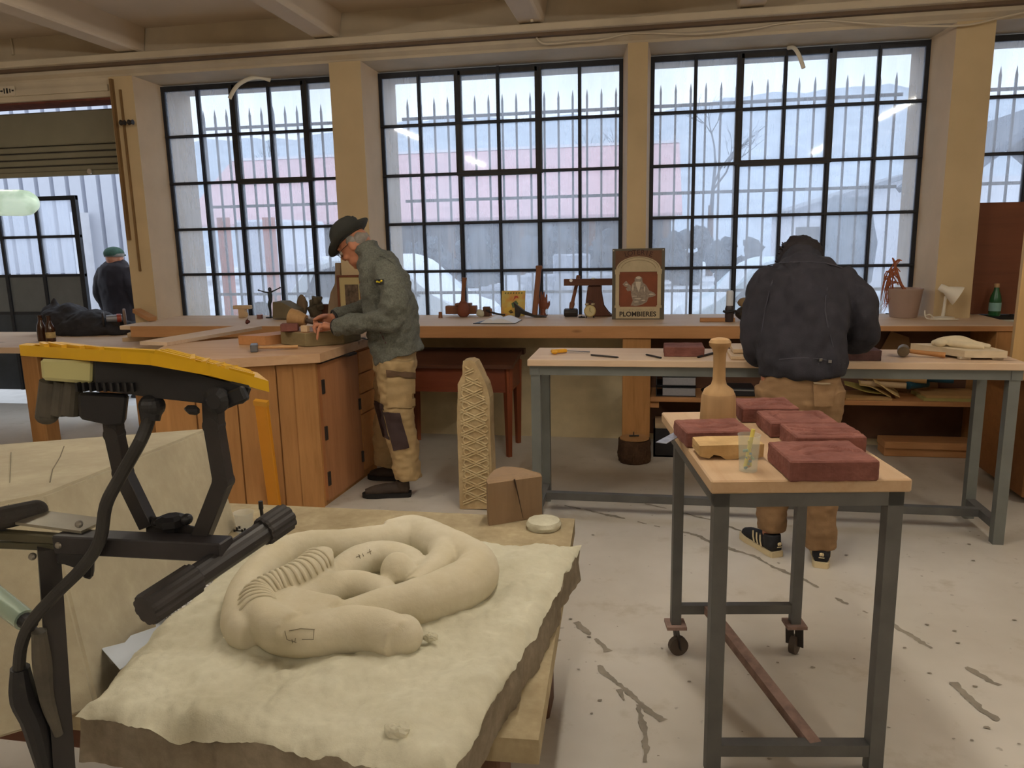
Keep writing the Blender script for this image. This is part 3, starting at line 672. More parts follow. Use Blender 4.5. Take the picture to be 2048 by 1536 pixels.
tag(slab, 'thick pale limestone slab in the foreground with a coiled snake carved in relief', 'stone slab')
BASE[slab.name] = slab.location.copy()

def S(cx, cy, z): return az(420+cx/3.531, 1000+cy/3.531, z)
def CR_(pts, zc_, crest=.79):            # crest line seen in the photograph -> tube centres
    P = []
    for k, q in enumerate(pts):
        p = S(q[0], q[1], crest if len(q) < 4 else q[3]); P.append(V((p.x, p.y, zc_ if len(q) < 4 else q[3]-q[2])))
    return P, [q[2] for q in pts]
def strand_(pts, zc_=.742, seg=20, flat=None):
    P, R_ = CR_(pts, zc_); g.tube(P, R_, seg, sub=6, flat=flat)
g = G()
strand_([(860, 715, .024), (1000, 655, .034), (1230, 615, .044), (1480, 570, .052), (1700, 500, .056), (1850, 415, .055), (1880, 330, .050), (1790, 255, .048), (1650, 200, .050), (1540, 150, .050), (1420, 112, .048), (1250, 140, .044)])
strand_([(1400, 135, .040), (1200, 165, .042), (950, 200, .044), (680, 220, .046), (490, 275, .046), (350, 385, .046), (255, 520, .046), (215, 680, .044), (225, 760, .038), (290, 800, .03)])
strand_([(1352, 836, .041), (1300, 806, .044), (1150, 765, .046), (980, 760, .048), (800, 785, .045), (620, 810, .040), (470, 790, .038), (380, 745, .034)])
strand_([(560, 650, .026), (680, 560, .036), (850, 495, .040), (1020, 475, .038), (1180, 500, .034), (1270, 560, .028)])
strand_([(820, 480, .028), (900, 390, .036), (1050, 300, .040), (1230, 270, .040), (1390, 300, .036), (1480, 380, .03)])
strand_([(1660, 215, .045), (1640, 300, .040), (1540, 400, .034), (1440, 480, .028)])
q_ = S(1352, 836, .778); g.ball((q_.x, q_.y, .742), .0412); c_ = S(1320, 380, .80); g.ball((c_.x, c_.y, .757), (.040, .042, .045))
# the still square head
b0, b1 = S(345, 905, .72), S(775, 1000, .72); dh = (b1-b0).normalized(); nh = V((-dh.y, dh.x, 0)); Lh = (b1-b0).length
c_ = (b0+b1)/2+nh*.034; g.box((c_.x+dh.x*.006, c_.y+dh.y*.006, .740), (Lh*.98, .092, .088), (0, 0, math.atan2(dh.y, dh.x)), .006)
# ribbed neck rising from the head
rib = [(560, 800, .036, .795), (420, 740, .040, .80), (330, 660, .040, .803), (340, 580, .038, .806), (450, 515, .035, .81), (570, 465, .034, .815), (680, 400, .036, .82), (770, 335, .038, .82), (850, 345, .032, .81)]
strand_(rib, None, 18)
g.remesh(.0048, 4, .5)
g.bm.normal_update()
for v in g.bm.verts: v.co += v.normal*.0010*noise.fractal(v.co*30, .8, 2, 3)
M_snake = stone('smoothed_limestone', '#cfc8b2', '#beb497', 4, .85, .25, 90)
g.out('carved_snake', M_snake, slab, 70)
# scale rings cut round the neck
RP, RR = CR_(rib, None); g = G(); path = []
for k in range(1, len(RP)-2):
    a, b, c, d = RP[k-1], RP[k], RP[k+1], RP[k+2]
    for j in range(7):
        t = j/7; path.append((.5*((2*b)+(c-a)*t+(2*a-5*b+4*c-d)*t*t+(3*b-a-3*c+d)*t**3), RR[k]+(RR[k+1]-RR[k])*t))
last = None
for (p, r), (q, _) in zip(path[6:], path[7:]):
    if last is not None and (p-last).length < .0105: continue
    last = p; ax = (q-p).normalized(); a = ax.cross(V((0, 0, 1))).normalized(); b = a.cross(ax)
    g.tube([p+a*(r*1.005*math.cos(t))+b*(r*1.005*math.sin(t)) for t in [PI*.02+PI*.96*i/14 for i in range(15)]], [.001]+[.0036]*13+[.001], 7, flat=(ax, 1.15))
g.out('neck_scales', M_snake, slab, 70)
# pencil marks on the head and belly
g = G()
p = S(560, 930, .74); n0 = (S(770, 880, .73)-S(330, 800, .73)); n0.z = 0; n0.normalize(); nf = V((n0.y, -n0.x, 0))
def on_snake(cx, cy):
    dg = bpy.context.evaluated_depsgraph_get(); dg.update()
    r = ray(420+cx/3.531, 1000+cy/3.531); ok, loc, nor, *_ = scene.ray_cast(dg, V((0, 0, H)), r.normalized()); return loc+nor*.0012, nor
for L_ in ([(530, 925), (545, 985), (610, 1005)], [(560, 925), (640, 910), (740, 915)], [(735, 920), (730, 985), (650, 985)], [(580, 985), (585, 1010)], [(605, 975), (600, 1005)], [(1030, 405), (1060, 395)], [(1050, 385), (1060, 415)], [(1075, 380), (1085, 400)], [(1110, 375), (1140, 360)], [(1125, 350), (1135, 385)]):
    pts = [on_snake(*q)[0] for q in L_]
    g.tube(pts, .0007, 5)
g.out('pencil_mark', mat('graphite', '#7a705c', .6), slab)
# stone chips lying on the slab
for k, (px, py, lab) in enumerate([(860, 1280, 'small stone chip on the slab in front of the snake, right one'), (795, 1468, 'pale stone lump near the front edge of the slab')]):
    a = az(px, py, zs+.004); g = G(); g.ball(a+V((0, 0, .004)), (.018, .01, .008) if k == 0 else (.022, .018, .014), None, 14, 10); g.rough(.006, 60, k); tag(g.out('stone_chip', M_stone), lab, 'stone')

# big sawn stone block at the left
g = G(); A, Bk, Ck, Dk = V((-1.425, 2.215, 0)), V((-2.45, 1.60, 0)), V((-1.30, .98, 0)), V((-1.13, 1.22, 0))
tz = {'A': .945, 'B': .925, 'C': .93, 'D': .94}
lo = [g.bm.verts.new((p.x+dx, p.y+dy, ZT2+.001)) for p, dx, dy in ((A, .11, -.06), (Bk, 0, 0), (Ck, 0, 0), (Dk, .06, -.02))]
p1 = at(415, 857, 2.2); p4 = at(88, 988, 1.32)
_n = (V((-2.45, 1.62, .935))-p1).cross(p4-p1)
def _pz(x, y): return p1.z-(_n.x*(x-p1.x)+_n.y*(y-p1.y))/_n.z
hi = [g.bm.verts.new(q) for q in ((p1.x, p1.y, p1.z), (-2.45, 1.62, .935), (-1.42, 1.0, _pz(-1.42, 1.0)), (p4.x, p4.y, p4.z))]
for k in range(4): g.bm.faces.new((lo[k], lo[(k+1) % 4], hi[(k+1) % 4], hi[k]))
g.bm.faces.new(lo[::-1]); g.bm.faces.new(hi)
bmesh.ops.bevel(g.bm, geom=list(g.bm.edges), offset=.006, segments=2, affect='EDGES'); g.rough(.0012, 9, 2, 5)
blk = tag(g.out('sawn_stone_block', stone('grey_sandstone', '#b0a78e', '#9a907a', 5, .9, .3, 80), None, 40), 'big sawn grey stone block at the left behind the work light', 'stone block')
def seg_on(o, pix, r, name, m):
    dg = bpy.context.evaluated_depsgraph_get(); dg.update(); g = G(); P = []
    for x, y in pix:
        ok, loc, nor, _, ob, _ = scene.ray_cast(dg, V((0, 0, H)), ray(x, y).normalized())
        if ok and ob == o: P.append(loc+nor*.0008)
    if len(P) > 1: g.tube(P, r, 5); g.out(name, m, o)
seg_on(blk, [(128, 893), (120, 915), (105, 940), (100, 965)], .0012, 'saw_line', mat('pencil_line', '#6b6350', .8))
seg_on(blk, [(22, 905), (20, 960), (17, 1010)], .0009, 'saw_line', mat('pencil_line', '#6b6350', .8))

# sawn half log block on the banker, wooden disc beside it
g = G(); a = az(978, 1052, ZT2); b = az(1085, 1035, ZT2); w = (b-a).length; d = (b-a).normalized(); n = V((-d.y, d.x, 0)); hh = .148
P = [a, b]+[a+d*(w*(1-t))+n*(.015+.10*math.sin(PI*t)) for t in (0, .12, .3, .5, .7, .88, 1)]
g.wallpoly(P, ZT2+.001, ZT2+hh)
for v in g.bm.verts:
    if v.co.z > ZT2+.1: v.co.z += .006*math.sin((v.co-a).dot(d)/w*PI)-(.008 if (v.co-a).dot(n) < .01 else 0)
g.rough(.0015, 25, 3, 3)
wb = tag(g.out('wood_block', wood('grey_brown_oak', '#8f765a', '#705940', 'z', 1, .75)), 'split wooden block standing at the back corner of the banker', 'block')
g = G(); p = a+d*w*.48-n*.001; g.tube([p+V((.0, 0, hh-.004)), p+V((.012, 0, hh*.6)), p+V((.026, 0, hh*.1))], [.0028, .002, .0008], 5); g.out('split', mat('dark_split', '#3a2a1c', .9), wb)
a = az(1085, 1062, ZT2); g = G(); g.lathe([(.0, 0), (.052, 0), (.056, .012), (.05, .024), (.0, .028)], (a.x, a.y+.03, ZT2+.001), None, 24); g.rough(.002, 40, 1)
tag(g.out('stone_disc', M_stone, None, 40), 'round flat pale stone disc beside the split wooden block', 'stone')

# carved stele on the floor
g = G(); yS = 4.0
P = [(920, 1022), (984, 1022), (984, 960), (981, 880), (979, 800), (973, 775), (962, 752), (950, 728), (940, 724), (926, 726), (925, 752), (916, 772), (914, 850), (917, 940)]
pts = [at(x, y, yS) for x, y in P]; zmin = min(p.z for p in pts)
g.prism([(p.x, max(0, p.z-zmin)) for p in pts], .11, T(0, yS+.11, 0) @ XZ); g.rough(.003, 22, 4, 4)
for v in g.bm.verts: v.co.z = max(0.001, v.co.z)
stl = tag(g.out('carved_stele', stone('sandy_limestone', '#c2ad86', '#a58c66', 9, .9, .4, 60)), 'tall narrow carved stone standing on the floor before the desk', 'stele')
# interlace relief on its face
g = G(); xc = sum(p.x for p in pts)/len(pts); zz = .07
def inside(x, z):
    c = False; n = len(pts)
    for i in range(n):
        p, q = pts[i], pts[(i+1) % n]
        if (p.z > z) != (q.z > z) and x < (q.x-p.x)*(z-p.z)/(q.z-p.z)+p.x: c = not c
    return c
def okp(x, z): return all(inside(x+dx, z+dz) for dx in (-.012, .014) for dz in (-.01, .01)) and x > xL+.02
xL = min(p.x for p in pts)
def strand(P):
    run = []
    for x, z in P:
        if okp(x, z): run.append((x, yS-.002, z))
        else:
            if len(run) > 2: g.tube(run, .0055, 6)
            run = []
    if len(run) > 2: g.tube(run, .0055, 6)
xa, xb = xL+.022, max(p.x for p in pts)-.004; wd = xb-xa
for k in range(13):
    z0 = .03+k*.066
    for off in (0, .014): 
        strand([(xa+wd*t, z0+off+.075*t) for t in [i/14 for i in range(15)]])
        strand([(xa+wd*t, z0+off+.075*(1-t)) for t in [i/14 for i in range(15)] if not .42 < t < .58])
    strand([(xa+wd*.18+.018*math.cos(a), z0+.045+.02*math.sin(a)) for a in [i*PI/8 for i in range(13)]])
    strand([(xa+wd*.82+.018*math.cos(a+PI), z0+.045+.02*math.sin(a+PI)) for a in [i*PI/8 for i in range(13)]])
g.out('interlace_relief', stone('pale_relief', '#cdbb94', '#b29a72', 9, .9, .3, 60), stl, 60)

# log stump on the floor
g = G(); a = az(1268, 925, 0); prof = []
g.lathe([(.105, 0), (.112, .03), (.108, .09), (.106, .155)], (a.x, a.y+.04, .001), None, 40); g.rough(.007, 24, 5, 1)
for v in g.bm.verts: v.co.z = max(.001, v.co.z)
sp = tag(g.out('log_stump', stone('rough_bark', '#5e4634', '#3a2a1f', 14, .95, 1.0, 30)), 'short bark-covered log stump on the floor below the pine post', 'stump')
g = G(); g.lathe([(.0, .158), (.098, .158), (.098, .164), (.0, .164)], (a.x, a.y+.04, 0), None, 32); g.rough(.002, 20, 6); g.out('cut_face', wood('cut_log', '#b0895c', '#8a6640', 'x', 2), sp)
g = G(); g.tube([(a.x-.035, a.y+.05, .172), (a.x+.03, a.y+.06, .172)], .006, 8); g.tube([(a.x-.005, a.y+.05, .168), (a.x-.005, a.y+.05, .20)], .004, 6); tag(g.out('small_iron_peg', M_iron), 'little iron peg lying on the log stump', 'peg')
# black crate under the shelf
a = az(1305, 915, 0); t = thing('black_crate', 'open black crate on the floor beside the log stump', 'crate', (a.x+.1, a.y+.15, 0))
x0, y0 = a.x+.005, a.y+.02; g = G()
for b_ in ((x0, x0+.36, y0, y0+.012), (x0, x0+.36, y0+.28, y0+.292), (x0, x0+.012, y0, y0+.292), (x0+.348, x0+.36, y0, y0+.292)): g.bx(*b_, .0, .2)
g.bx(x0, x0+.36, y0, y0+.292, 0, .012); g.out('shell', M_black, t); G().bx(x0+.01, x0+.33, y0+.03, y0+.25, .19, .23).out('packing', mat('cream_packing', '#a99274', .8, var=.2), t)
# planks on the floor under the shelf
for k, (px, py, z, h, lab) in enumerate([(1760, 910, .001, .055, 'reddish plank lying on the floor under the shelf, lower of two'), (1758, 890, .0575, .05, 'orange plank lying under the shelf, upper of two')]):
    a = az(px, 905, 0); g = G(); g.bx(a.x, a.x+.62, 5.36-.02*k, 5.52, z, z+h, .004); tag(g.out('floor_plank', M_pine), lab, 'plank', 'planks under the shelf')
# ================================================================== work light on its stand
wl = thing('work_light', 'yellow-framed work light on a black tripod stand in the left foreground', 'work light', (-.86, .9, 0))
M_yel = mat('yellow_lamp_frame', '#d3a411', .4, var=.06)
tp = [at(38, 690, .95), at(240, 702, .86), at(300, 706, .855), at(420, 728, .88), at(537, 762, .95), at(515, 745, 1.08), at(350, 701, 1.16), at(120, 688, 1.16), at(52, 686, 1.1)]
g = G(); n = len(tp); c = sum(tp, V())/n
rim = [p+(c-p)*.09 for p in tp]
def ringfaces(A, B):
    for k in range(n): g.bm.faces.new((A[k], A[(k+1) % n], B[(k+1) % n], B[k]))
dz = V((0, 0, -.0155)); a1 = [g.bm.verts.new(p) for p in tp]; a2 = [g.bm.verts.new(p+dz) for p in tp]; a3 = [g.bm.verts.new(p+dz) for p in rim]; a4 = [g.bm.verts.new(p+V((0, 0, -.001))) for p in rim]
ringfaces(a1, a2); ringfaces(a2, a3); ringfaces(a3, a4); ringfaces(a4, a1)
def lerp(a, b, t): return a+(b-a)*t
for t in (.3, .5, .7, .86): g.bar(lerp(rim[3], rim[4], t)*.5+lerp(rim[2], rim[3], t)*.5, lerp(rim[6], rim[5], t), .006, .009)
for t in (.2, .45, .7): g.bar(lerp(rim[2], rim[6], t), lerp(rim[4], rim[5], t), .006, .009)
for t in (.2, .4, .6, .8): g.bar(lerp(rim[0], rim[1], t), lerp(rim[8], rim[7], t), .006, .009)
g.out('yellow_frame', M_yel, wl)
g = G(); rv = [g.bm.verts.new(p+V((0, 0, -.011))) for p in rim]; cv = g.bm.verts.new(sum(rim, V())/n+V((0, 0, -.011)))
for k in range(n): g.bm.faces.new((rv[k], rv[(k+1) % n], cv))
g.out('front_glass', mat('lamp_glass_dark', '#8f8d78', .15, var=.05), wl)
def slabpoly(px, Y0, Y1, name, m, bev=.004, dzs=0):
    g = G(); P = [at(x, y, Y0) for x, y in px]
    dv_ = ray(290, 765); dv_ = dv_*((Y1-Y0)/dv_.y); a = [g.bm.verts.new(p) for p in P]; b = [g.bm.verts.new(p+dv_) for p in P]; n_ = len(P)
    g.bm.faces.new(a); g.bm.faces.new(b[::-1])
    for k in range(n_): g.bm.faces.new((a[k], b[k], b[(k+1) % n_], a[(k+1) % n_]))
    if bev: bmesh.ops.bevel(g.bm, geom=list(g.bm.edges), offset=bev, segments=1, affect='EDGES')
    return g.out(name, m, wl)
def plasticclear(name, col, alpha):
    m, nt, b = newmat(name); b.inputs['Base Color'].default_value = lin(col)+(1,); b.inputs['Roughness'].default_value = .25
    b.inputs['Alpha'].default_value = alpha; return m
slabpoly([(80, 717), (186, 722), (184, 768), (84, 760)], .90, 1.02, 'clear_cover', plasticclear('yellowed_clear_plastic', '#c9c48a', .82))
slabpoly([(186, 718), (330, 732), (505, 772), (494, 806), (462, 812), (400, 806), (300, 795), (186, 778)], .90, 1.08, 'housing', M_black)
g = G()
for k in range(9):
    p = at(152+k*14, 772, .895); g.box((p.x, .97, p.z-.002), (.0035, .15, .012))
g.out('cooling_fin', M_black, wl)
slabpoly([(155, 785), (255, 790), (248, 852), (215, 850), (158, 838)], .91, 1.02, 'driver_box', M_black)
g = G(); M_dustyb = mat('dusty_black_plastic', '#4b463c', .7, var=.3, scale=30)
for px, r in ((102, .0145), (125, .011), (148, .012)):
    g.cyl(at(px, 762, .93), at(px-6, 828, .93), r, r*1.1, 14)
g.ball(at(94, 832, .93), (.016, .014, .012)); g.out('clamp_knob', M_dustyb, wl)
def flat(pix, Y, w, th, name, m=M_blackmetal):
    P = [at(x, y, Y) for x, y in pix]; g = G()
    for a, b in zip(P, P[1:]): g.bar(a, b, th, w, (1, 0, 0), .001) if False else g.bar(a, b, w, th, (0, 1, 0), .001)
    for p in P[1:-1]: g.cyl(p-V((0, th*.53, 0)), p+V((0, th*.53, 0)), w*.52, None, 16)
    return g.out(name, m, wl)
flat([(226, 838), (229, 868), (246, 945), (298, 1052)], .93, .022, .018, 'bracket_arm')
flat([(426, 800), (428, 850), (447, 962), (402, 1076)], .91, .023, .018, 'bracket_arm')
g = G(); g.bar(at(294, 1050, .93), at(404, 1078, .91), .03, .004, (0, 1, 0)); g.out('bracket_foot', M_blackmetal, wl)
g = G(); g.lathe([(.0, 0), (.012, 0), (.014, .006), (.02, .008), (.021, .018), (.012, .022), (.0, .022)], at(345, 1060, .915), None, 8); g.ball(at(316, 1052, .915)+V((0, 0, .006)), (.008, .009, .007)); g.ball(at(374, 1044, .915)+V((0, 0, .004)), (.008, .009, .008)); g.out('wing_knob', M_black, wl)
# bolt joint at the right hand bracket
g = G(); p = at(440, 798, .895); g.lathe([(.0, 0), (.016, 0), (.018, .01), (.010, .016), (.0, .016)], p, Matrix.Rotation(PI/2, 3, 'X'), 16); g.bar(p+V((-.01, 0, -.01)), at(492, 785, .895), .02, .012, (0, 1, 0), .003); g.out('tilt_joint', M_black, wl)
slabpoly([(372, 812), (400, 812), (400, 832), (372, 828)], .89, .93, 'switch', M_black)
g = G(); g.bar(at(122, 1082, .90), at(455, 1098, .89), .032, .027, (0, 0, 1), .002); g.out('cross_arm', mat('dusty_black_arm', '#2c292a', .5, .1, var=.35, scale=14), wl)
g = G(); p, q_ = at(330, 1195, .80), at(545, 1052, .98); g.cyl(p, q_, .0165, None, 20); g.out('handle_bar', M_blackmetal, wl)
d = (q_-p).normalized()
for e, s_ in ((p, 1), (q_, -1)):
    g = G(); M3 = Matrix((V((0, 0, 1)).cross(d).normalized(), d.cross(V((0, 0, 1)).cross(d).normalized()), d)).transposed()
    L0, L1 = (-.03, .045) if s_ == 1 else (-.02, .028)
    pr = [(.0, L0), (.020, L0), (.0215, L0+.004), (.0215, L1), (.018, L1+.003), (.0, L1+.003)]
    g.lathe(pr, e, M3, 30)
    for k, v in enumerate(g.bm.verts):
        if (k % 30) % 3 == 0: v.co += (e+d*((v.co-e).dot(d))-v.co)*.10
    g.out('ribbed_end_cap', mat('ribbed_grip', '#2f2b29', .65, var=.3, scale=30), wl)
g = G(); g.cyl(at(-60, 1050, .86), at(70, 1022, .95), .0165, None, 18); g.ball(at(72, 1022, .95), .0165); g.out('foam_grip', mat('foam_grip', '#37332f', .9, var=.25, scale=40, bmp=.3, bscale=120), wl)
g = G(); g.bar(at(60, 1035, .93), at(190, 1052, .92), .05, .004, (0, 0, 1)); g.out('silver_plate', mat('galvanised_plate', '#9a9484', .35, .7, var=.2, scale=10), wl)
g = G(); g.bar(at(-40, 1066, .90), at(120, 1078, .9), .014, .014, (0, 0, 1), .002); g.bar(at(-40, 1086, .91), at(120, 1092, .9), .012, .012, (0, 0, 1), .002); g.out('side_rail', mat('dusty_olive_rail', '#4c4836', .5, .3, var=.2), wl)
g = G()
for x, y in ((118, 1090), (158, 1048), (65, 1113)): g.ball(at(x, y, .885), .0055, None, 10, 6)
g.out('bolt', mat('zinc_bolt', '#8f8a80', .4, .7), wl)
slabpoly([(112, 1085), (190, 1090), (186, 1158), (172, 1162), (150, 1130), (112, 1130)], .885, .915, 'clamp', M_black)
pb = at(98, 1100, .9); pe = at(128, 1536, .9); dirp = (pe-pb).normalized(); flo = pb+dirp*(pb.z/-dirp.z)
g = G(); g.tube([pb+V((0, 0, .005)), pb+(flo-pb)*.45], [.0195, .0205], 4); g.out('post', M_blackmetal, wl)
g = G(); g.tube([pb+(flo-pb)*.42, flo+V((0, 0, .12))], [.024, .024], 4); g.out('lower_post', M_blackmetal, wl)
hub = pb+(flo-pb)*.62
for a in (200, 310, 75):
    a = math.radians(a); e = V((flo.x+.36*math.cos(a), flo.y+.30*math.sin(a), .012)); g = G(); g.bar(hub, e, .02, .02); g.box(e+V((0, 0, -.003)), (.03, .03, .018)); g.out('leg', M_blackmetal, wl)
g = G(); cp = [(300, 832, .90), (282, 880, .88), (240, 955, .875), (212, 1010, .87), (200, 1080, .868), (165, 1135, .868), (110, 1190, .868), (62, 1245, .868), (42, 1295, .87), (38, 1350, .875)]
g.tube([at(*q) for q in cp], .0085, 12, sub=4); g.out('power_cable', mat('black_rubber_cable', '#2b2927', .55, var=.2, scale=30), wl)
g = G(); g.tube([at(302, 812, .905), at(301, 842, .9)], [.016, .012], 12); g.ball(at(304, 812, .905), .017); g.out('cable_gland', M_black, wl)
g = G(); g.tube([at(*q) for q in [(40, 1335, .876), (48, 1395, .878), (72, 1450, .88), (98, 1560, .885)]], [.013, .019, .018, .012], 12, sub=4); g.out('coupling_plug', M_black, wl)
g = G(); g.tube([at(*q) for q in [(78, 1262, .872), (85, 1330, .875), (95, 1400, .88), (118, 1470, .885)]], [.010, .013, .010, .006], 10, sub=4); g.out('cable_clip', M_dustyb, wl)

# hanging lamp tube glowing at the left edge
def lampglass():
    m, nt, b = newmat('glowing_tube_glass'); v = coords(nt, (1, 1, 1)); f = ntex(nt, v, 22, 4)
    b.inputs['Base Color'].default_value = (.55, .75, .68, 1); b.inputs['Roughness'].default_value = .3
    nt.links.new(ramp(nt, f, [(.35, lin('#5f9a88')), (.6, lin('#e4fff2'))]), b.inputs['Emission Color']); b.inputs['Emission Strength'].default_value = .26; return m
a = at(-160, 405, 1.6); b = at(70, 405, 1.6); tl = thing('tube_lamp', 'glowing greenish lamp tube hanging at the left edge of the picture', 'lamp', (a.x, 1.6, a.z))
g = G(); R_ = .030; g.tube([a, b-V((.035, 0, 0)), b-V((.018, 0, 0)), b-V((.004, 0, 0)), b+V((.006, 0, 0))], [R_, R_, R_*.92, R_*.65, R_*.1], 24); g.out('tube', lampglass(), tl, 60)
for x in (a.x+.02, a.x+.18-.06): G().cyl((x, 1.6, a.z+R_*.8), (x, 1.6, 3.12), .0025, None, 6).out('suspension_wire', M_iron, tl)
a = at(-70, 1150, 1.0); b = at(50, 1240, .93); t = thing('inspection_lamp', 'clear unlit lamp tube low at the left edge, corded to the light stand', 'lamp', (b.x, b.y, b.z))
g = G(); g.tube([a, b], [.020, .016], 18); g.out('tube', plasticclear('clear_tube', '#a9c0ad', .55), t, 60)
g = G(); g.tube([lerp(a, b, .0), lerp(a, b, .96)], .012, 10); g.out('reflector', mat('lamp_reflector', '#b9c4b4', .3, .6, var=.4, scale=40), t, 60)
g = G(); g.tube([lerp(a, b, .97), b+(b-a).normalized()*.018], [.0125, .011], 12); g.out('end_cap', M_black, t)
g = G(); g.tube([b, at(68, 1258, .90), at(80, 1290, .885), at(100, 1320, .885)], .005, 8, sub=4); g.out('cord', M_black, t)

# things lying between slab and block
t = thing('clear_plastic_cup', 'clear plastic cup standing behind the carved slab, near the stone block', 'cup', az(490, 1062, ZT2)); p = t.location
M_clear = plasticclear('clear_plastic', '#dfe3de', .22)
g = G(); prf = [(.026, 0), (.030, .055), (.033, .062), (.031, .062), (.028, .055), (.0245, .002)]; g.lathe(prf, p+V((0, 0, .001)), None, 24); g.out('cup_body', M_clear, t, 50)
g = G(); g.tube([p+V((-.020, -.03, .012)), p+V((.02, -.029, .012))], .002, 6)
for k in range(5): g.box((p.x-.018+k*.009, p.y-.0305, .6+.012+.006*(k % 3)), (.006, .002, .008+.004*(k % 2)))
g.out('printed_label', M_black, t)
p = az(500, 1066, ZT2)+V((.035, .02, 0)); mk = thing('black_marker', 'black marker pen standing upright behind the handle bar of the work light', 'pen', p)
g = G(); g.tube([p+V((.004, 0, 0.001)), p+V((.0, 0, .055)), p+V((-.001, 0, .075))], [.0055, .0055, .0055], 10); g.out('barrel', M_black, mk); g = G(); g.cyl(p+V((-.001, 0, .075)), p+V((-.001, 0, .10)), .0075, .007, 10); g.out('cap', M_black, mk)
def sheet(pix, z, name, lab, m, cat='paper'):
    g = G(); vs = [g.bm.verts.new(az(x, y, z)) for x, y in pix]; g.bm.faces.new(vs); g.bm.normal_update(); bmesh.ops.solidify(g.bm, geom=list(g.bm.faces), thickness=.0015)
    return tag(g.out(name, m), lab, cat)
sheet([(203, 1298), (250, 1286), (262, 1272), (312, 1255), (311, 1240), (350, 1235), (372, 1250), (330, 1290), (240, 1340)], ZT2+.075, 'paper_sheet', 'pale blue-white paper sheet sticking out from under the carved slab', mat('bluish_paper', '#c3ccd6', .8, var=.03))
def print_mat():
    m, nt, b = newmat('printed_wrapper'); v = coords(nt); vo = nt.nodes.new('ShaderNodeTexVoronoi'); vo.inputs['Scale'].default_value = 90; vo.feature = 'DISTANCE_TO_EDGE'; nt.links.new(v, vo.inputs['Vector'])
    nt.links.new(ramp(nt, vo.outputs['Distance'], [(.06, (.03,)*3), (.14, (.72, .72, .72))]), b.inputs['Base Color']); b.inputs['Roughness'].default_value = .5; return m
sheet([(318, 1232), (380, 1200), (425, 1160), (428, 1172), (380, 1222), (345, 1245)], ZT2+.09, 'printed_wrapper', 'black and white printed wrapper lying between the stone block and the slab', print_mat(), 'wrapper')
g = G(); a = az(345, 1262, ZT2+.07); g.ball(a, (.022, .015, .012), (0, 0, .5), 12, 8); g.rough(.006, 50, 2); tag(g.out('dark_rag', M_greybox), 'small dark rag between the printed wrapper and the paper sheet', 'rag')

# ================================================================== trolley things
def redslab(name, x0, y0, w, d, h, a, lab, pat, seed):
    c = TP(x0, y0); t = thing(name, lab, 'carved stone', c, 'carved red sandstone pieces on the trolley'); t.rotation_euler.z = a+ang; BASE[t.name] = V((0, 0, 0))
    g = G(); g.bx(0, w, 0, d, .001, h); bmesh.ops.bevel(g.bm, geom=list(g.bm.edges), offset=.004, segments=1, affect='EDGES'); g.rough(.0022, 25, seed, 30)
    segs = [(V((w*p[0], d*p[1], 0)), V((w*q[0], d*q[1], 0))) for P in pat for p, q in zip(P, P[1:])]
    for v in g.bm.verts:
        if v.co.z > h*.8:                      # grooves cut into the upper face
            c = V((v.co.x, v.co.y, 0)); m_ = 9
            for a, b in segs:
                k = max(0, min(1, (c-a).dot(b-a)/(b-a).length_squared)); m_ = min(m_, (a+(b-a)*k-c).length)
            if m_ < .011: v.co.z -= .010*(1-m_/.011)
        v.co.z = max(.001, v.co.z)
    g.out('stone_body', M_redstone, t)
    return t
redslab('red_stone', .195, -.02, .225, .20, .056, 0, 'front-most dark red sandstone tile on the trolley, shallow curved carving', [[(.2, .55), (.4, .75), (.65, .72), (.9, .45)], [(.3, .35), (.5, .5), (.7, .48)]], 1)
redslab('red_stone', .295, .235, .20, .17, .052, -.02, 'red sandstone tile with deep wavy grooves, right of the yellow chalk cup', [[(.1, .8), (.4, .6), (.7, .62), (.95, .5)], [(.1, .55), (.4, .38), (.75, .4), (.95, .25)], [(.15, .25), (.5, .15), (.8, .15)]], 2)
redslab('red_stone', .275, .42, .21, .17, .05, -.02, 'red sandstone tile with a square carved outline, third from the front', [[(.2, .3), (.2, .6), (.2, .8), (.5, .8), (.85, .8)], [(.85, .8), (.85, .5), (.85, .3)]], 3)
redslab('red_stone', .24, .62, .19, .17, .052, -.03, 'rearmost red sandstone tile on the trolley with leaf-shaped hollows', [[(.15, .3), (.3, .55), (.5, .5), (.35, .3), (.2, .3)], [(.5, .7), (.7, .85), (.9, .7)], [(.55, .3), (.75, .45), (.9, .25)]], 4)
redslab('red_stone', -.005, .315, .20, .165, .05, .05, 'red sandstone tile raised behind the pale notched block on the trolley', [[(.15, .7), (.4, .55), (.55, .7), (.75, .6)], [(.3, .35), (.6, .3), (.85, .45)]], 5)
# pale notched stone
c = TP(.008, .19); t = thing('notched_stone', 'pale buff stone with notched underside beside the chalk cup', 'stone', c); t.rotation_euler.z = ang; BASE[t.name] = V((0, 0, 0))
g = G(); pr = [(0, .012), (0, .042), (.18, .044), (.18, 0.008), (.155, .004), (.135, .016), (.12, .012), (.105, 0), (.075, 0), (.06, .013), (.04, .016), (.028, .004), (.01, .008)]
g.prism(pr, .10, T(0, .10, 0) @ XZ); g.rough(.002, 30, 2, 3)
for v in g.bm.verts: v.co.z = max(.001, v.co.z)
g.out('stone_body', stone('buff_stone', '#c9a877', '#a98a5c', 10, .9, .4, 70), t)
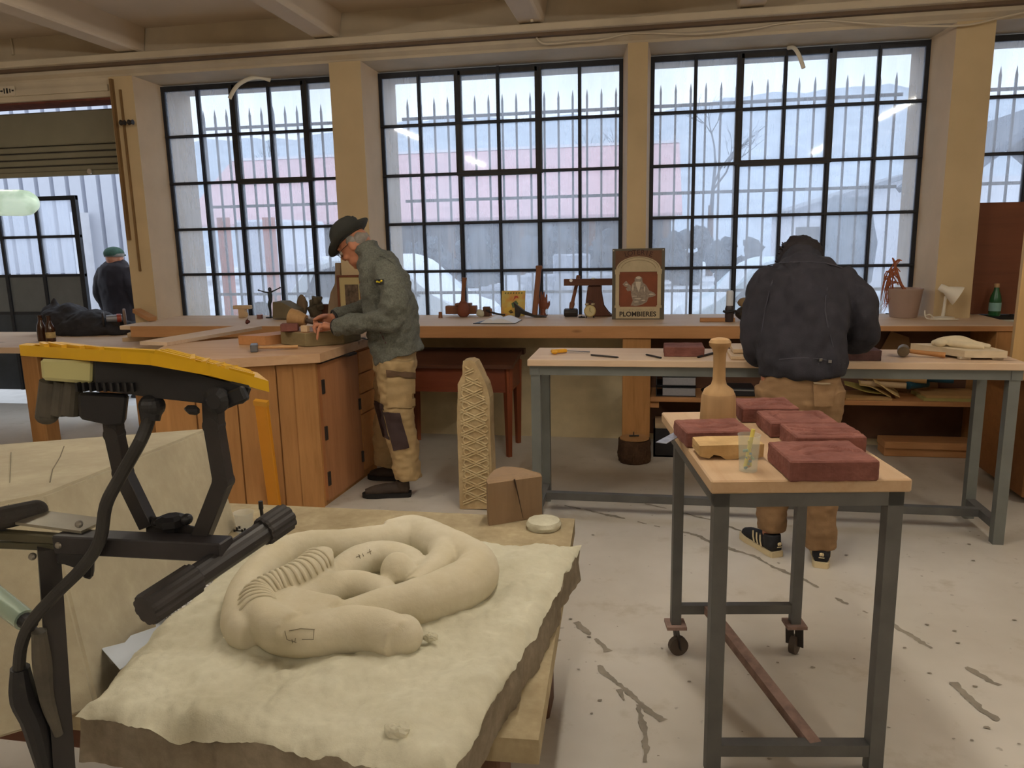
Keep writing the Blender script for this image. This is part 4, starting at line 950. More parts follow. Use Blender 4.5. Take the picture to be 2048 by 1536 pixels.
# chalk cup
c = TP(.117, .085); t = thing('chalk_cup', 'translucent plastic cup holding a yellow stick and coloured chalk bits', 'cup', c)
g = G(); g.lathe([(.024, 0), (.0295, .098), (.031, .10), (.0285, .1), (.0225, .003)], c+V((0, 0, .001)), None, 28); g.out('cup_body', plasticclear('frosted_plastic', '#d9e0d2', .2), t, 50)
rn = random.Random(5)
for k, colr in enumerate(['#6f8f9a', '#c98a63', '#8aa08a', '#d8b24a', '#7b8fa8', '#b77a6a', '#9db39a', '#6f8f9a', '#c9b26a', '#88a0b0', '#b98a70', '#7a9a90']):
    a = rn.uniform(0, 2*PI); r = rn.uniform(0, .010); p = c+V((r*math.cos(a), r*math.sin(a), .012+.004*k)); g = G(); dv = V((rn.uniform(-1, 1), rn.uniform(-1, 1), rn.uniform(-.5, .5))).normalized()*.008
    o_ = tag(g.cyl(p-dv, p+dv, .004, None, 8).out('chalk_piece', mat('chalk_'+colr[1:], colr, .9, var=.05)), 'coloured chalk bits inside the translucent cup on the trolley', 'chalk', 'chalk bits in the cup'); 
g = G(); g.tube([c+V((-.008, -.004, .012)), c+V((.010, .004, .115))], .0055, 8); g.tube([c+V((.006, .004, .012)), c+V((.0, .0, .085))], .004, 8); tag(g.out('chalk_stick', mat('yellow_chalk', '#d9c765', .8)), 'long yellow chalk stick standing in the translucent cup', 'chalk')
# trowel, mallet
t = thing('metal_scraper', 'grey metal blade with a worn label poking over the left edge of the trolley', 'tool', TP(-.05, .30)); p, q_ = az(1322, 886, zk+.006), az(1388, 850, zk+.004)
g = G(); g.bar(p, q_, .034, .002, (0, 0, 1)); 
g.out('blade', mat('scuffed_blade', '#8e8f98', .45, .4, var=.25, scale=60), t); g = G(); g.bar(q_+(q_-p)*-.1, q_+(q_-p)*.25, .02, .012, (0, 0, 1), .003); g.out('grip', mat('green_grip', '#5f7a5e', .6), t)
c = TP(.155, .60); t = thing('round_mallet', 'turned wooden mallet standing head-down on the trolley', 'mallet', c)
g = G(); g.lathe([(.0, 0), (.056, 0), (.060, .006), (.058, .05), (.056, .098), (.053, .108), (.0, .108)], c+V((0, 0, .001)), None, 36); g.out('mallet_head', M_mallet, t, 40)
g = G(); g.lathe([(.053, .106), (.047, .122), (.026, .138), (.021, .155), (.020, .2), (.021, .245), (.026, .26), (.034, .268), (.036, .28), (.030, .29), (.015, .295), (.0, .296)], c, None, 32); g.out('handle', wood('pale_mallet_handle', '#b8966a', '#92714a', 'z', 1), t, 40)

# ================================================================== things on the steel table
def redtile(p, w, d, h, a, lab, name='red_stone', seed=0, m=None):
    g = G(); g.box((0, d/2, h/2), (w, d, h), None, .003); g.rough(.0025, 25, seed, 4); g.xf(T(*p) @ Rz(a))
    for v in g.bm.verts: v.co.z = max(p.z+.001, v.co.z)
    return tag(g.out(name, m or M_redstone), lab, 'stone')
zt = .89
redtile(az(1368, 714, zt), .20, .18, .05, .0, 'small red sandstone tile lying on the steel table left of the bending man', seed=8)
redtile(az(1728, 722, zt), .155, .20, .05, 0, 'dark purplish stone tile on the steel table, right of the bending man', 'dark_stone', 9, stone('dark_purple_stone', '#6b4f4c', '#4c3735', 9, .9, .3, 60))
for k, (p0, p1, h) in enumerate(((1462, 1530, .02), (1466, 1530, .022))):
    a, b = az(p0, 720-k*5, zt), az(p1, 720-k*5, zt); g = G(); g.bx(a.x, a.x+.075, a.y, a.y+.22, zt+.001+k*.021, zt+.001+k*.021+h-.002, .002)
    tag(g.out('pale_pine_slat', M_topy), ('lower pale board' if k == 0 else 'upper pale board')+' of the pair beside the bending man on the steel table', 'board', 'boards beside the bending man')
def pencil(a, b, name, lab, m, r=.005, cat='pencil'):
    g = G(); d = b-a; g.tube([a, a+d*.93, b], [r, r, r*.2], 6); return tag(g.out(name, m), lab, cat)
pencil(az(1182, 712, zt)+V((0, 0, .006)), az(1238, 717, zt)+V((0, 0, .006)), 'carpenter_pencil', 'dark pencil on the steel table, nearest the yellow knife', M_iron)
pencil(az(1322, 718, zt)+V((0, 0, .006)), az(1291, 711, zt)+V((0, 0, .006)), 'carpenter_pencil', 'dark pencil on the steel table, left of the red tile', M_iron)
pencil(az(1432, 707, zt)+V((0, 0, .006)), az(1394, 717, zt)+V((0, 0, .006)), 'chisel', 'thin dark chisel at the right corner of the red tile', M_iron, .006, 'chisel')
t = thing('yellow_knife', 'yellow-handled knife lying at the left end of the steel table', 'knife', az(1120, 707, zt)); a, b, c_ = az(1103, 708, zt), az(1133, 706, zt), az(1180, 706, zt)
g = G(); g.bar(a+V((0, 0, .014)), b+V((0, 0, .014)), .035, .02, (0, 0, 1), .006); g.ball(a+V((.02, -.02, .012)), (.018, .012, .010)); g.out('handle', mat('yellow_handle', '#d39a22', .5, var=.2, scale=30), t); g = G(); g.bar(b+V((0, 0, .012)), c_+V((0, 0, .006)), .016, .002, (0, 0, 1)); g.out('blade', M_iron, t)
p, q_ = az(1806, 713, zt)+V((0, 0, .03)), az(1890, 717, zt)+V((0, 0, .016)); t = thing('round_hammer', 'small round-headed hammer with a wooden handle on the steel table', 'hammer', (p.x, p.y, zt))
d = (q_-p).normalized(); n = V((-d.y, d.x, 0)).normalized(); g = G(); g.tube([p-n*.042-V((0, 0, .0)), p-n*.03, p+n*.03, p+n*.042], [.024, .0275, .0275, .024], 16); g.out('head', mat('bronze_grey_head', '#6e5f49', .5, .5, var=.25, scale=20), t, 50); g = G(); g.tube([p+d*.02, p+d*.1, q_], [.010, .011, .014], 12); g.out('handle', M_handle, t, 60)
# plaster relief plaque
P = [az(1838, 695, zt), az(1930, 721, zt), az(2000, 719, zt), az(1975, 688, zt)]
t = thing('plaster_relief', 'cream plaster plaque with a small reclining relief at the right end of the steel table', 'plaque', (P[1].x, P[1].y, zt))
g = G(); X = [V((1.30, 4.16, 0)), V((1.46, 3.90, 0)), V((1.645, 3.90, 0)), V((1.60, 4.18, 0))]; g.wallpoly(X, zt+.012, zt+.045); g.rough(.002, 30, 1, 3); g.out('slab', mat('cream_plaster', '#cdbb9c', .85, var=.1, scale=20, bmp=.2), t)
g = G()
for x, y in ((1.36, 4.11), (1.47, 3.93), (1.61, 3.93), (1.58, 4.14)): g.box((x, y, zt+.007), (.05, .04, .013), None, .003)
g.out('foot', M_cream, t)
g = G(); g.tube([(1.38, 4.10, zt+.05), (1.43, 4.08, zt+.065), (1.49, 4.06, zt+.07), (1.55, 4.03, zt+.055), (1.61, 4.0, zt+.05)], [.02, .035, .04, .03, .018], 12, flat=((0, 0, 1), .7), sub=3)
g.ball((1.40, 4.05, zt+.06), (.028, .026, .02)); g.tube([(1.44, 4.04, zt+.06), (1.5, 3.99, zt+.058), (1.57, 3.97, zt+.05)], [.016, .018, .012], 10, sub=3); g.remesh(.006, 3); g.out('reclining_relief', mat('cream_plaster_relief', '#cfbf9f', .85, var=.1, scale=20), t, 60)
# ================================================================== things on the window bench
def up(px, py, Y, z0=ZB): p = at(px, py, Y); return V((p.x, Y, z0))
# poster panel leaning on the narrow pillar
t = thing('poster_panel', 'tall painted panel reading PLOMBIERES leaning on the narrow pillar', 'poster', (-.096, 5.61, ZB))
w, h = .372, .505
def PP(u, v, d=0): return V((-.282+w*u, 5.605+.035*v-d, ZB+.001+h*v))
def panel(poly, d0, d1):
    g = G(); A = [g.bm.verts.new(PP(u, v, d0)) for u, v in poly]; B = [g.bm.verts.new(PP(u, v, d1)) for u, v in poly]
    n = len(poly); g.bm.faces.new(A); g.bm.faces.new(B[::-1])
    for k in range(n): g.bm.faces.new((A[k], A[(k+1) % n], B[(k+1) % n], B[k]))
    return g
panel([(0, 0), (1, 0), (1, 1), (0, 1)], 0, .008).out('board', mat('olive_grey_panel', '#5c5648', .7, var=.08), t)
panel([(.06, .72), (.94, .72), (.94, .97), (.06, .97)], .008, .0092).out('brown_ground', mat('brown_upper_ground', '#6a4a35', .7, var=.25, scale=12), t)
panel([(.14, .18), (.87, .18), (.87, .67), (.14, .67)], .008, .0095).out('picture_ground', mat('rust_brown_ground', '#7b4228', .7, var=.2, scale=9), t)
M_pc = mat('painted_cream', '#b7a888', .7, var=.12, scale=14)
arch = [(.05+.03, .70)]+[(.5-.43*math.cos(a), .70+.19*math.sin(a)) for a in [PI*k/14 for k in range(15)]]+[(.92, .70)]
panel(arch, .0092, .0115).out('pediment', M_pc, t)
for r0, r1 in ((.39, .17), (.33, .135)):
    g = G(); g.tube([PP(.5-r0*math.cos(a), .705+r1*math.sin(a), .0118) for a in [PI*k/20 for k in range(1, 20)]], .0018, 6); g.out('arch_line', mat('arch_shadow_paint', '#86765a', .7), t)
panel([(.05, .675), (.95, .675), (.95, .71), (.05, .71)], .0092, .013).out('cornice', M_pc, t)
for x in (.055, .855):
    panel([(x+.01, .19), (x+.08, .19), (x+.08, .66), (x+.01, .66)], .0092, .0135).out('column', M_pc, t)
    panel([(x, .64), (x+.09, .64), (x+.09, .675), (x, .675)], .0092, .0145).out('capital', M_pc, t); panel([(x-.005, .165), (x+.095, .165), (x+.095, .20), (x-.005, .20)], .0092, .0145).out('column_base', M_pc, t)
panel([(.075, .015), (.915, .015), (.915, .18), (.075, .18)], .0085, .012).out('name_plate', M_pc, t)
# grey bearded seated figure painted in the middle
g = G(); M_fig = mat('painted_grey_figure', '#8d8072', .7, var=.4, scale=60)
def ell(u, v, ru, rv, d=.0105):
    n = 18; vs = [g.bm.verts.new(PP(u+ru*math.cos(2*PI*k/n), v+rv*math.sin(2*PI*k/n), d)) for k in range(n)]; g.bm.faces.new(vs)
def shape(P, d): g.bm.faces.new([g.bm.verts.new(PP(u, v, d)) for u, v in P])
shape([(.36, .2), (.40, .27), (.37, .34), (.36, .42), (.38, .50), (.43, .54), (.5, .52), (.58, .53), (.66, .48), (.71, .41), (.80, .38), (.845, .345), (.78, .32), (.70, .31), (.67, .25), (.58, .21), (.46, .19)], .0102)
ell(.505, .565, .075, .048, .0106); ell(.46, .535, .03, .05, .0107); ell(.555, .53, .028, .045, .0107)
shape([(.20, .50), (.27, .55), (.31, .51), (.36, .48), (.36, .41), (.30, .40), (.26, .44), (.30, .46), (.24, .47)], .0104)
g.out('seated_figure', M_fig, t, recalc=False)
g = G(); M_light = mat('painted_light_beard', '#c4b9a6', .7)
shape([(.45, .535), (.55, .535), (.545, .49), (.535, .44), (.51, .39), (.48, .44), (.455, .49)], .0117)
for e in [(.505, .59, .05, .018), (.43, .33, .05, .007), (.5, .295, .07, .008), (.47, .25, .05, .007), (.60, .27, .04, .008), (.75, .355, .05, .010), (.40, .45, .012, .05), (.62, .43, .012, .04), (.28, .5, .03, .008)]: ell(*e, d=.0116+.00008*len(g.bm.faces))
g.out('light_brushwork', M_light, t, recalc=False)
lean = Matrix(((1, 0, 0, 0), (0, .069, -1, 0), (0, 1, .069, 0), (0, 0, 0, 1)))
M_ink = mat('dark_lettering', '#2b211c', .7, var=0)
me = text_mesh('PLOMBIERES', .048, .0006, bold=.0012); q = PP(.495, .045, .0128); G().mesh(me, Matrix.Translation(q) @ lean).out('lettering', M_ink, t)
for k, ch in enumerate('LOTERIE'):
    a = math.radians(90+28-k*56/6); u, v = .5+.50*math.cos(a)*.95, .70+.235*math.sin(a)+.0
    me = text_mesh(ch, .05, .0006); G().mesh(me, Matrix.Translation(PP(u, v-.02, .0105)) @ lean @ Matrix.Rotation((a-PI/2)*.55, 4, 'Z')).out('letter', mat('dark_red_lettering', '#3a1c18', .7), t)
g = G(); rn = random.Random(11); u = .16
while u < .80:
    l = rn.uniform(.01, .022); g.bar(PP(u, .125+rn.uniform(-.004, .008), .0125), PP(u+l*.5, .14+rn.uniform(-.004, .01), .0125), .002, .0008); u += l*rn.choice([.9, 1.0, 1.6])
g.out('faded_script', mat('faded_script', '#6b5c48', .7), t)
g = G()
for u in (.025, .965): g.ball(PP(u, .975, .009), (.004, .003, .004), None, 10, 6)
g.out('screw', M_white, t)

# wooden blocks and tools
def jar(name, lab, cat, p, prof, m, seg=20, group=None):
    g = G(); g.lathe(prof, p+V((0, 0, .001)), None, seg); return tag(g.out(name, m, None, 40), lab, cat, group)
p = up(881, 637, 5.74); g = G(); g.lathe([(.017, 0), (.013, .045), (.0, .046)], p+V((0, 0, .001)), None, 8); tag(g.out('wooden_plug', M_handlez), 'tiny wooden plug on the bench left of the cross-shaped wooden vice', 'plug')
# cross-shaped wooden tool
t = thing('wooden_press', 'dark wooden block tool with an upright handle on the bench', 'tool', up(930, 634, 5.80)); a, b = at(893, 612, 5.86), at(954, 612, 5.86)
g = G(); g.bx(a.x, b.x, 5.82, 5.88, ZB+.02, ZB+.085, .004); g.bx(at(911, 600, 5.84).x, at(942, 600, 5.84).x, 5.81, 5.885, ZB+.085, ZB+.105, .003); g.out('crosspiece', wood('press_brown', '#8a5a40', '#64402c', 'x', 1.5, .6, False), t)
c = at(927, 610, 5.80); g = G(); g.lathe([(.0, 0), (.03, .003), (.05, .025), (.052, .07), (.04, .10), (.022, .125), (.0, .13)], V((c.x, 5.79, ZB+.001)), None, 20, 1, .55); g.out('boss', wood('press_red', '#7a4430', '#5a3020', 'z', 1.5, .55, False), t, 50)
g = G(); g.tube([(c.x+.0, 5.79, ZB+.12), (c.x+.004, 5.79, ZB+.2), (c.x+.012, 5.79, ZB+.26), (c.x+.016, 5.79, ZB+.305)], [.018, .015, .017, .021], 12, sub=3); g.out('handle', M_handlez, t, 60)
# pale shell-like stone + small plane
p = up(966, 634, 5.80); g = G(); g.ball(p+V((-.02, 0, .03)), (.032, .02, .030)); g.rough(.006, 30, 3); tag(g.out('white_pebble', M_stone, None, 60), 'rounded whitish stone leaning at the right of the wooden press', 'stone')
g = G(); g.bx(p.x-.01, p.x+.045, 5.84, 5.88, ZB+.001, ZB+.075, .004); tag(g.out('small_block', M_brownwood), 'small brown block behind the whitish stone on the bench', 'block')
t = thing('hand_plane', 'small curved dark tool lying beside the whitish stone on the bench', 'tool', up(985, 633, 5.84)); p = t.location
g = G(); g.tube([p+V((-.05, 0, .05)), p+V((0, 0, .03)), p+V((.05, 0, .018)), p+V((.1, 0, .012))], [.012, .014, .012, .01], 8, flat=((0, 0, 1), .6), sub=3); g.out('body', M_iron, t, 60); g = G(); g.lathe([(.007, 0), (.006, .03), (.011, .045), (.005, .06), (0, .062)], p+V((-.01, -.005, .005)), None, 12); g.out('knob', M_handlez, t, 60)
# comic book
t = thing('comic_book', 'yellow and orange comic book standing against the middle window', 'book', up(1027, 634, 5.88)); a, b = at(1003, 634, 5.87), at(1050, 634, 5.87)
hB = at(1027, 582, 5.9).z-ZB; W_ = b.x-a.x
def BK(u, v, d=0): return V((a.x+W_*u, 5.865+.05*v-d, ZB+.001+hB*v))
def bpan(poly, d0, d1, name, m):
    g = G(); A = [g.bm.verts.new(BK(u, v, d0)) for u, v in poly]; B = [g.bm.verts.new(BK(u, v, d1)) for u, v in poly]; n = len(poly)
    g.bm.faces.new(A); g.bm.faces.new(B[::-1])
    for k in range(n): g.bm.faces.new((A[k], A[(k+1) % n], B[(k+1) % n], B[k]))
    return g.out(name, m, t)
def cover():
    m, nt, bb = newmat('yellow_orange_cover'); v = coords(nt); f = ntex(nt, v, 11, 3)
    nt.links.new(ramp(nt, f, [(.35, lin('#cf8a3f')), (.5, lin('#cfae4c')), (.68, lin('#cbc274'))]), bb.inputs['Base Color']); bb.inputs['Roughness'].default_value = .45; return m
bpan([(0, 0), (1, 0), (1, 1), (0, 1)], 0, .009, 'cover', cover())
for k in range(7): u = .13+k*.115; bpan([(u, .88), (u+.06, .88), (u+.07, .94), (u+.01, .945)], .009, .0096, 'title_mark', mat('green_brown_mark', '#6d6a2a', .6))
for poly, cc in (([(.42, .5), (.62, .62), (.72, .5), (.66, .36), (.48, .32)], '#5a6b45'), ([(.5, .62), (.62, .74), (.72, .7), (.68, .8), (.56, .8)], '#b8432b'), ([(.1, .3), (.4, .38), (.5, .2), (.3, .08), (.12, .14)], '#d9b44a'), ([(.3, .18), (.42, .26), (.52, .14), (.4, .1)], '#3d3320')):
    bpan(poly, .009, .0098, 'painted_patch', mat('patch'+cc[1:], cc, .6))
# open notebook
t = thing('open_notebook', 'open notebook with white pages and a black cover on the bench', 'notebook', az(1000, 648, ZB)); A_, B_, C_, D_ = az(946, 648, ZB), az(1030, 648, ZB), az(1043, 641, ZB), az(975, 640, ZB)
g = G(); g.wallpoly([A_, B_, C_+V((0, .02, 0)), D_], ZB+.001, ZB+.005); g.out('cover', M_black, t)
m0 = lerp(A_, B_, .48); m1 = lerp(D_, C_, .48)+V((0, .01, 0)); g = G()
for P0, P1, P2, P3, sg in ((m0, B_, C_, m1, 1), (lerp(A_, m0, .35), m0, m1, lerp(D_, m1, .12), -1)):
    rows = []
    for k in range(9):
        u = k/8; q0, q1 = lerp(P0, P1, u), lerp(P3, P2, u); hgt = .007+.042*math.sin(PI*min(1, (u if sg == 1 else 1-u)*.9+.1))**1.0*(1-.75*(u if sg == 1 else 1-u)); rows.append((q0+V((0, 0, hgt)), q1+V((0, 0, hgt))))
    vs = [[g.bm.verts.new(q) for q in r] for r in rows]; lowv = [[g.bm.verts.new(V((q.x, q.y, ZB+.005))) for q in r] for r in rows]
    for k in range(8):
        g.bm.faces.new((vs[k][0], vs[k+1][0], vs[k+1][1], vs[k][1])); g.bm.faces.new((lowv[k][0], lowv[k+1][0], vs[k+1][0], vs[k][0])); g.bm.faces.new((lowv[k][1], lowv[k+1][1], vs[k+1][1], vs[k][1]))
    g.bm.faces.new((vs[8][0], vs[8][1], lowv[8][1], lowv[8][0])); g.bm.faces.new((vs[0][0], vs[0][1], lowv[0][1], lowv[0][0]))
g.out('pages', M_paper, t, 60)
# long-handled axe-like adze
t = thing('adze', 'dark iron adze with a long wooden handle leaning on the middle window', 'adze', up(1068, 636, 5.76))
bq, tq = at(1069, 634, 5.76), at(1078, 535, 5.9); bq.z = ZB+.012
g = G(); g.bar(bq, tq, .026, .04, (1, 0, 0), .006); g.box(tq+V((0, 0, .0)), (.05, .03, .03), None, .005); g.out('handle', M_handlez, t)
g = G(); P = [(1030, 634), (1030, 616), (1026, 604), (1036, 612), (1050, 624), (1066, 630), (1085, 632), (1093, 633), (1093, 636), (1070, 637), (1050, 630), (1040, 626), (1038, 635)]
P3 = [at(x, y, 5.74) for x, y in P]; g.prism([(q.x, max(ZB+.002, q.z)) for q in P3], .035, T(0, 5.775, 0) @ XZ, .003); g.out('blade', M_iron, t)
# carved wooden hand
hd = thing('wooden_hand', 'carved reddish wooden hand standing upright on the bench', 'sculpture', up(1086, 633, 5.87)); p = hd.location; sc = .165/.19
g = G(); L = lambda x, y, z: p+V((x, y, z))*sc*1.12
g.tube([L(0, 0, 0.002), L(0, 0, .03), L(.0, 0, .055)], [.028, .02, .022], 12, flat=((0, 1, 0), .75)); g.tube([L(0, 0, .05), L(.002, 0, .08), L(.002, 0, .115)], [.022, .036, .036], 14, flat=((0, 1, 0), .45), sub=3)
for x0, x1, z1, r in ((-.028, -.036, .165, .0078), (-.010, -.013, .195, .0085), (.009, .010, .19, .0085), (.026, .032, .172, .0078)): g.tube([L(x0, 0, .10), L((x0+x1)/2, -.002, (.10+z1)/2), L(x1, .0, z1)], [r*1.15, r*1.05, r*.7], 10, sub=2)
g.tube([L(.03, 0, .06), L(.048, -.006, .088), L(.052, -.008, .118)], [.012, .010, .007], 10, sub=2)
g.remesh(.0028, 3); g.out('hand', wood('carved_hand_wood', '#87503a', '#643626', 'z', 2, .5, False), hd, 60); g = G(); g.bx(p.x-.035, p.x+.035, p.y-.025, p.y+.025, ZB+.001, ZB+.010, .003); g.out('base', M_brownx, hd)
# sledge mallet
t = thing('sledge_hammer', 'black-headed sledge hammer standing on its head in front of the middle window', 'hammer', up(1142, 635, 5.79)); a = at(1142, 633, 5.79); 
g = G(); g.tube([V((a.x-.052, 5.79, ZB+.033)), V((a.x-.045, 5.79, ZB+.033)), V((a.x+.045, 5.79, ZB+.033)), V((a.x+.052, 5.79, ZB+.033))], [.026, .032, .032, .026], 8); g.out('head', M_iron, t)
tq = at(1157, 552, 5.93); b0 = V((a.x, 5.79, ZB+.06)); g = G(); g.tube([b0, lerp(b0, tq, .08), lerp(b0, tq, .16), lerp(b0, tq, .25), lerp(b0, tq, .6), tq], [.014, .019, .021, .014, .014, .016], 10, flat=((0, 1, 0), .75), sub=3); g.out('handle', M_handlez, t, 60)
# long dark level resting against the handle and the timber
t = thing('spirit_level', 'dark wooden spirit level with a round hole, lying across the timber foot form', 'level', V((-.45, 5.80, 1.15)))
a, b = at(1128, 565, 5.80), at(1232, 563, 5.80); g = G(); g.bx(a.x, b.x, 5.785, 5.825, a.z-.024, a.z+.026, .002); g.out('body', M_brownx, t)
c = at(1142, 561, 5.785); g = G(); g.cyl((c.x, 5.79, c.z), (c.x, 5.7835, c.z), .012, None, 18); g.out('round_hole', mat('hole_daylight_paint', '#e6e9ee', .6), t); c = at(1186, 557, 5.785); g = G(); g.ball((c.x, 5.785, c.z), (.015, .003, .005)); g.out('vial', mat('vial_glass', '#cfd8d0', .2), t)  # hole is a pale disc, the daylight behind it put into the colour
# timber boot form
t = thing('wooden_boot_form', 'brown timber form shaped like a boot under the spirit level', 'wooden form', up(1186, 634, 5.83)); P = [(1171, 634), (1172, 600), (1176, 566), (1203, 566), (1202, 590), (1206, 612), (1216, 626), (1226, 632), (1226, 635)]
P3 = [at(x, y, 5.83) for x, y in P]; g = G(); zt_ = at(1128, 565, 5.8).z-.026; g.prism([(q.x, max(ZB+.001, min(q.z, zt_))) for q in P3], .09, T(0, 5.90, 0) @ XZ, .006); g.out('form', wood('boot_form_wood', '#6d4636', '#4a2f24', 'z', 1.2, .6, False), t)
# alarm clock
t = thing('alarm_clock', 'small round cream alarm clock on the bench in front of the boot form', 'clock', up(1180, 638, 5.69)); p = t.location
g = G(); g.lathe([(.0, 0), (.038, 0), (.044, .004), (.044, .026), (.038, .03), (.0, .03)], p+V((0, .015, .054)), Matrix.Rotation(PI/2, 3, 'X'), 28); g.out('case', mat('cream_gold_case', '#b7a36c', .4, .2), t, 40)
g = G(); g.lathe([(.0, 0), (.036, 0), (.036, .002), (.0, .002)], p+V((0, -.0145, .054)), Matrix.Rotation(PI/2, 3, 'X'), 28); g.out('dial', mat('cream_dial', '#cbbd8e', .5), t)
g = G(); g.bar(p+V((0, -.018, .054)), p+V((.0, -.018, .08)), .0025, .001); g.bar(p+V((0, -.018, .054)), p+V((.014, -.018, .046)), .003, .001); g.out('clock_hand', M_black, t)
g = G()
for sx in (-1, 1): g.ball(p+V((sx*.022, 0, .104)), (.016, .014, .011), None, 14, 8)
g.out('bell', mat('brass_bell', '#b8a88a', .35, .6), t, 60); g = G(); g.tube([p+V((-.024, 0, .112)), p+V((-.015, 0, .128)), p+V((.015, 0, .128)), p+V((.024, 0, .112))], .0025, 8, sub=3)
for sx in (-1, 1): g.tube([p+V((sx*.022, 0, .02)), p+V((sx*.030, 0, .001))], .004, 8)
g.out('carry_ring', M_iron, t, 60)
g = G(); g.tube([up(1157, 636, 5.72)+V((0, 0, .006)), up(1170, 636, 5.72)+V((0, 0, .006))], .006, 8); g.ball(up(1163, 636, 5.72)+V((0, 0, .008)), .008); tag(g.out('small_bolt', M_iron, None, 60), 'small metal bolt between the sledge head and the alarm clock', 'bolt')
# pine offcut, bottle, strapped box behind the bending man
a, b = az(1400, 644, ZB), az(1455, 644, ZB); g = G(); g.bx(a.x, b.x+.05, a.y, a.y+.04, ZB+.001, ZB+.028, .002); tag(g.out('pine_offcut', M_pine), 'short pine offcut lying flat on the bench, left of the white-topped bottle', 'board')
t = thing('spray_bottle', 'white and dark spray bottle on the bench beside the bending man', 'bottle', up(1458, 645, 5.44)); p = t.location
g = G(); g.lathe([(.0, 0), (.028, 0), (.03, .01), (.03, .09), (.022, .115), (.0, .118)], p+V((0, 0, .001)), None, 20); g.out('bottle_body', mat('dark_bottle', '#3a3030', .35, var=.3), t, 50); g = G(); g.lathe([(.0, .11), (.024, .112), (.024, .205), (.018, .215), (.0, .216)], p, None, 20); g.out('white_top', mat('milky_plastic', '#cfd5de', .35), t, 50); g = G(); g.tube([p+V((-.04, -.02, .075)), p+V((-.02, -.035, .07)), p+V((.03, -.03, .078)), p+V((.06, 0, .06))], .009, 8, sub=3); g.out('strap', M_black, t, 60)
t = thing('shoulder_bag', 'dark bag with a tan top on the bench, half hidden by the bending man', 'bag', up(1490, 645, 5.46)); p = t.location
g = G(); g.ball(p+V((.02, .05, .05)), (.09, .06, .05)); g.rough(.01, 14, 2); g.remesh(.007, 3)
for v in g.bm.verts: v.co.z = max(ZB+.001, v.co.z)
g.out('bag_body', mat('dark_bag', '#3b332d', .8, var=.3, scale=20), t, 60); g = G(); g.ball(p+V((.0, .05, .125)), (.05, .045, .035)); g.rough(.004, 30, 2); g.out('tan_roll', mat('tan_cloth', '#8c7350', .85, var=.15), t, 60)
# plant pot with dried hanging plant
t = thing('plant_pot', 'pinkish grey plant pot with a dried drooping plant on the bench', 'plant pot', up(1806, 634, 5.73)); p = t.location
g = G(); g.lathe([(.0, 0), (.085, 0), (.089, .01), (.112, .185), (.116, .19), (.116, .20), (.108, .20), (.105, .19), (.10, .18), (.0, .175)], p+V((0, 0, .001)), None, 36); g.out('pot', mat('pinkish_pot', '#a78f82', .6, var=.06, scale=5), t, 40)
M_dry = mat('dried_rust_leaves', '#9a5a3c', .8, var=.3, scale=20); rn = random.Random(8)
g = G(); c0 = p+V((-.08, 0, .19)); g.tube([p+V((.02, 0, .17)), p+V((-.03, 0, .23)), p+V((-.085, -.01, .38)), p+V((-.10, -.01, .41))], [.012, .010, .008, .004], 8, sub=3)
for k in range(26):
    s_ = p+V((-.03-.07*rn.random(), 0, .22+.18*rn.random())); e = s_+V((rn.uniform(-.09, .01), rn.uniform(-.04, .04), 0)); e.z = p.z+rn.uniform(.06, .3)
    g.tube([s_, (s_+e)/2+V((-.02, 0, .05)), e], [.004, .005, .001], 5, flat=((0, 1, 0), .5), sub=3)
g.out('dried_plant', M_dry, t, 60); g = G()
for k in range(10):
    s_ = p+V((-.10, rn.uniform(-.03, .03), .15)); e = s_+V((rn.uniform(-.07, .0), 0, rn.uniform(-.13, -.06))); g.tube([s_, (s_+e)/2+V((.01, 0, 0)), e], [.0015, .0012, .0008], 4, sub=2)
g.out('thin_roots', M_dry, t); g = G(); g.lathe([(.0, .17), (.10, .178), (.0, .184)], p, None, 24); g.out('soil', mat('reddish_soil', '#6b4333', .95, var=.3, scale=40), t)
# white desk lamp
t = thing('desk_lamp', 'small white desk lamp with a cone shade beside the plant pot', 'lamp', up(1885, 640, 5.58)); p = t.location
g = G(); g.lathe([(.0, 0), (.072, 0), (.074, .008), (.07, .014), (.02, .020), (.0, .022)], p+V((0, 0, .001)), None, 32, 1, .8); g.out('base', M_white, t, 40); g = G(); g.tube([p+V((0, 0, .02)), p+V((.004, 0, .08)), p+V((.008, 0, .155))], [.012, .010, .009], 12); g.out('stem', M_white, t, 60)
g = G(); M3 = Euler((0, math.radians(118), math.radians(-16))).to_matrix(); c = p+V((-.012, -.01, .205)); g.lathe([(.0, -.03), (.022, -.028), (.026, -.01), (.026, .015), (.034, .03), (.062, .085), (.066, .1), (.064, .1), (.058, .083), (.03, .028), (.0, .02)], c, M3, 28); g.out('shade', M_white, t, 50)
g = G(); g.tube([p+V((-.06, -.02, .012)), p+V((-.09, -.02, .035)), p+V((-.115, -.01, .028)), p+V((-.12, -.015, .06)), p+V((-.118, -.03, .02)), p+V((-.09, -.045, .006)), p+V((.02, -.06, .005)), p+V((.08, -.05, .005))], .004, 8, sub=4); g.out('power_cord', M_white, t, 60)
a = up(1777, 633, 5.86); g = G(); g.tube([a+V((-.02, 0, .012)), a+V((.0, 0, .011)), a+V((.07, -.06, .004))], [.008, .007, .003], 8, flat=((0, 0, 1), .5)); tag(g.out('dark_file', M_iron), 'dark flat file lying against the window left of the plant pot', 'file')
t = thing('green_bottle', 'green glass bottle with a pale blue label beside the plywood board', 'bottle', up(1988, 632, 5.80)); p = t.location; M_green = plasticclear('green_glass', '#1f5a34', .9)
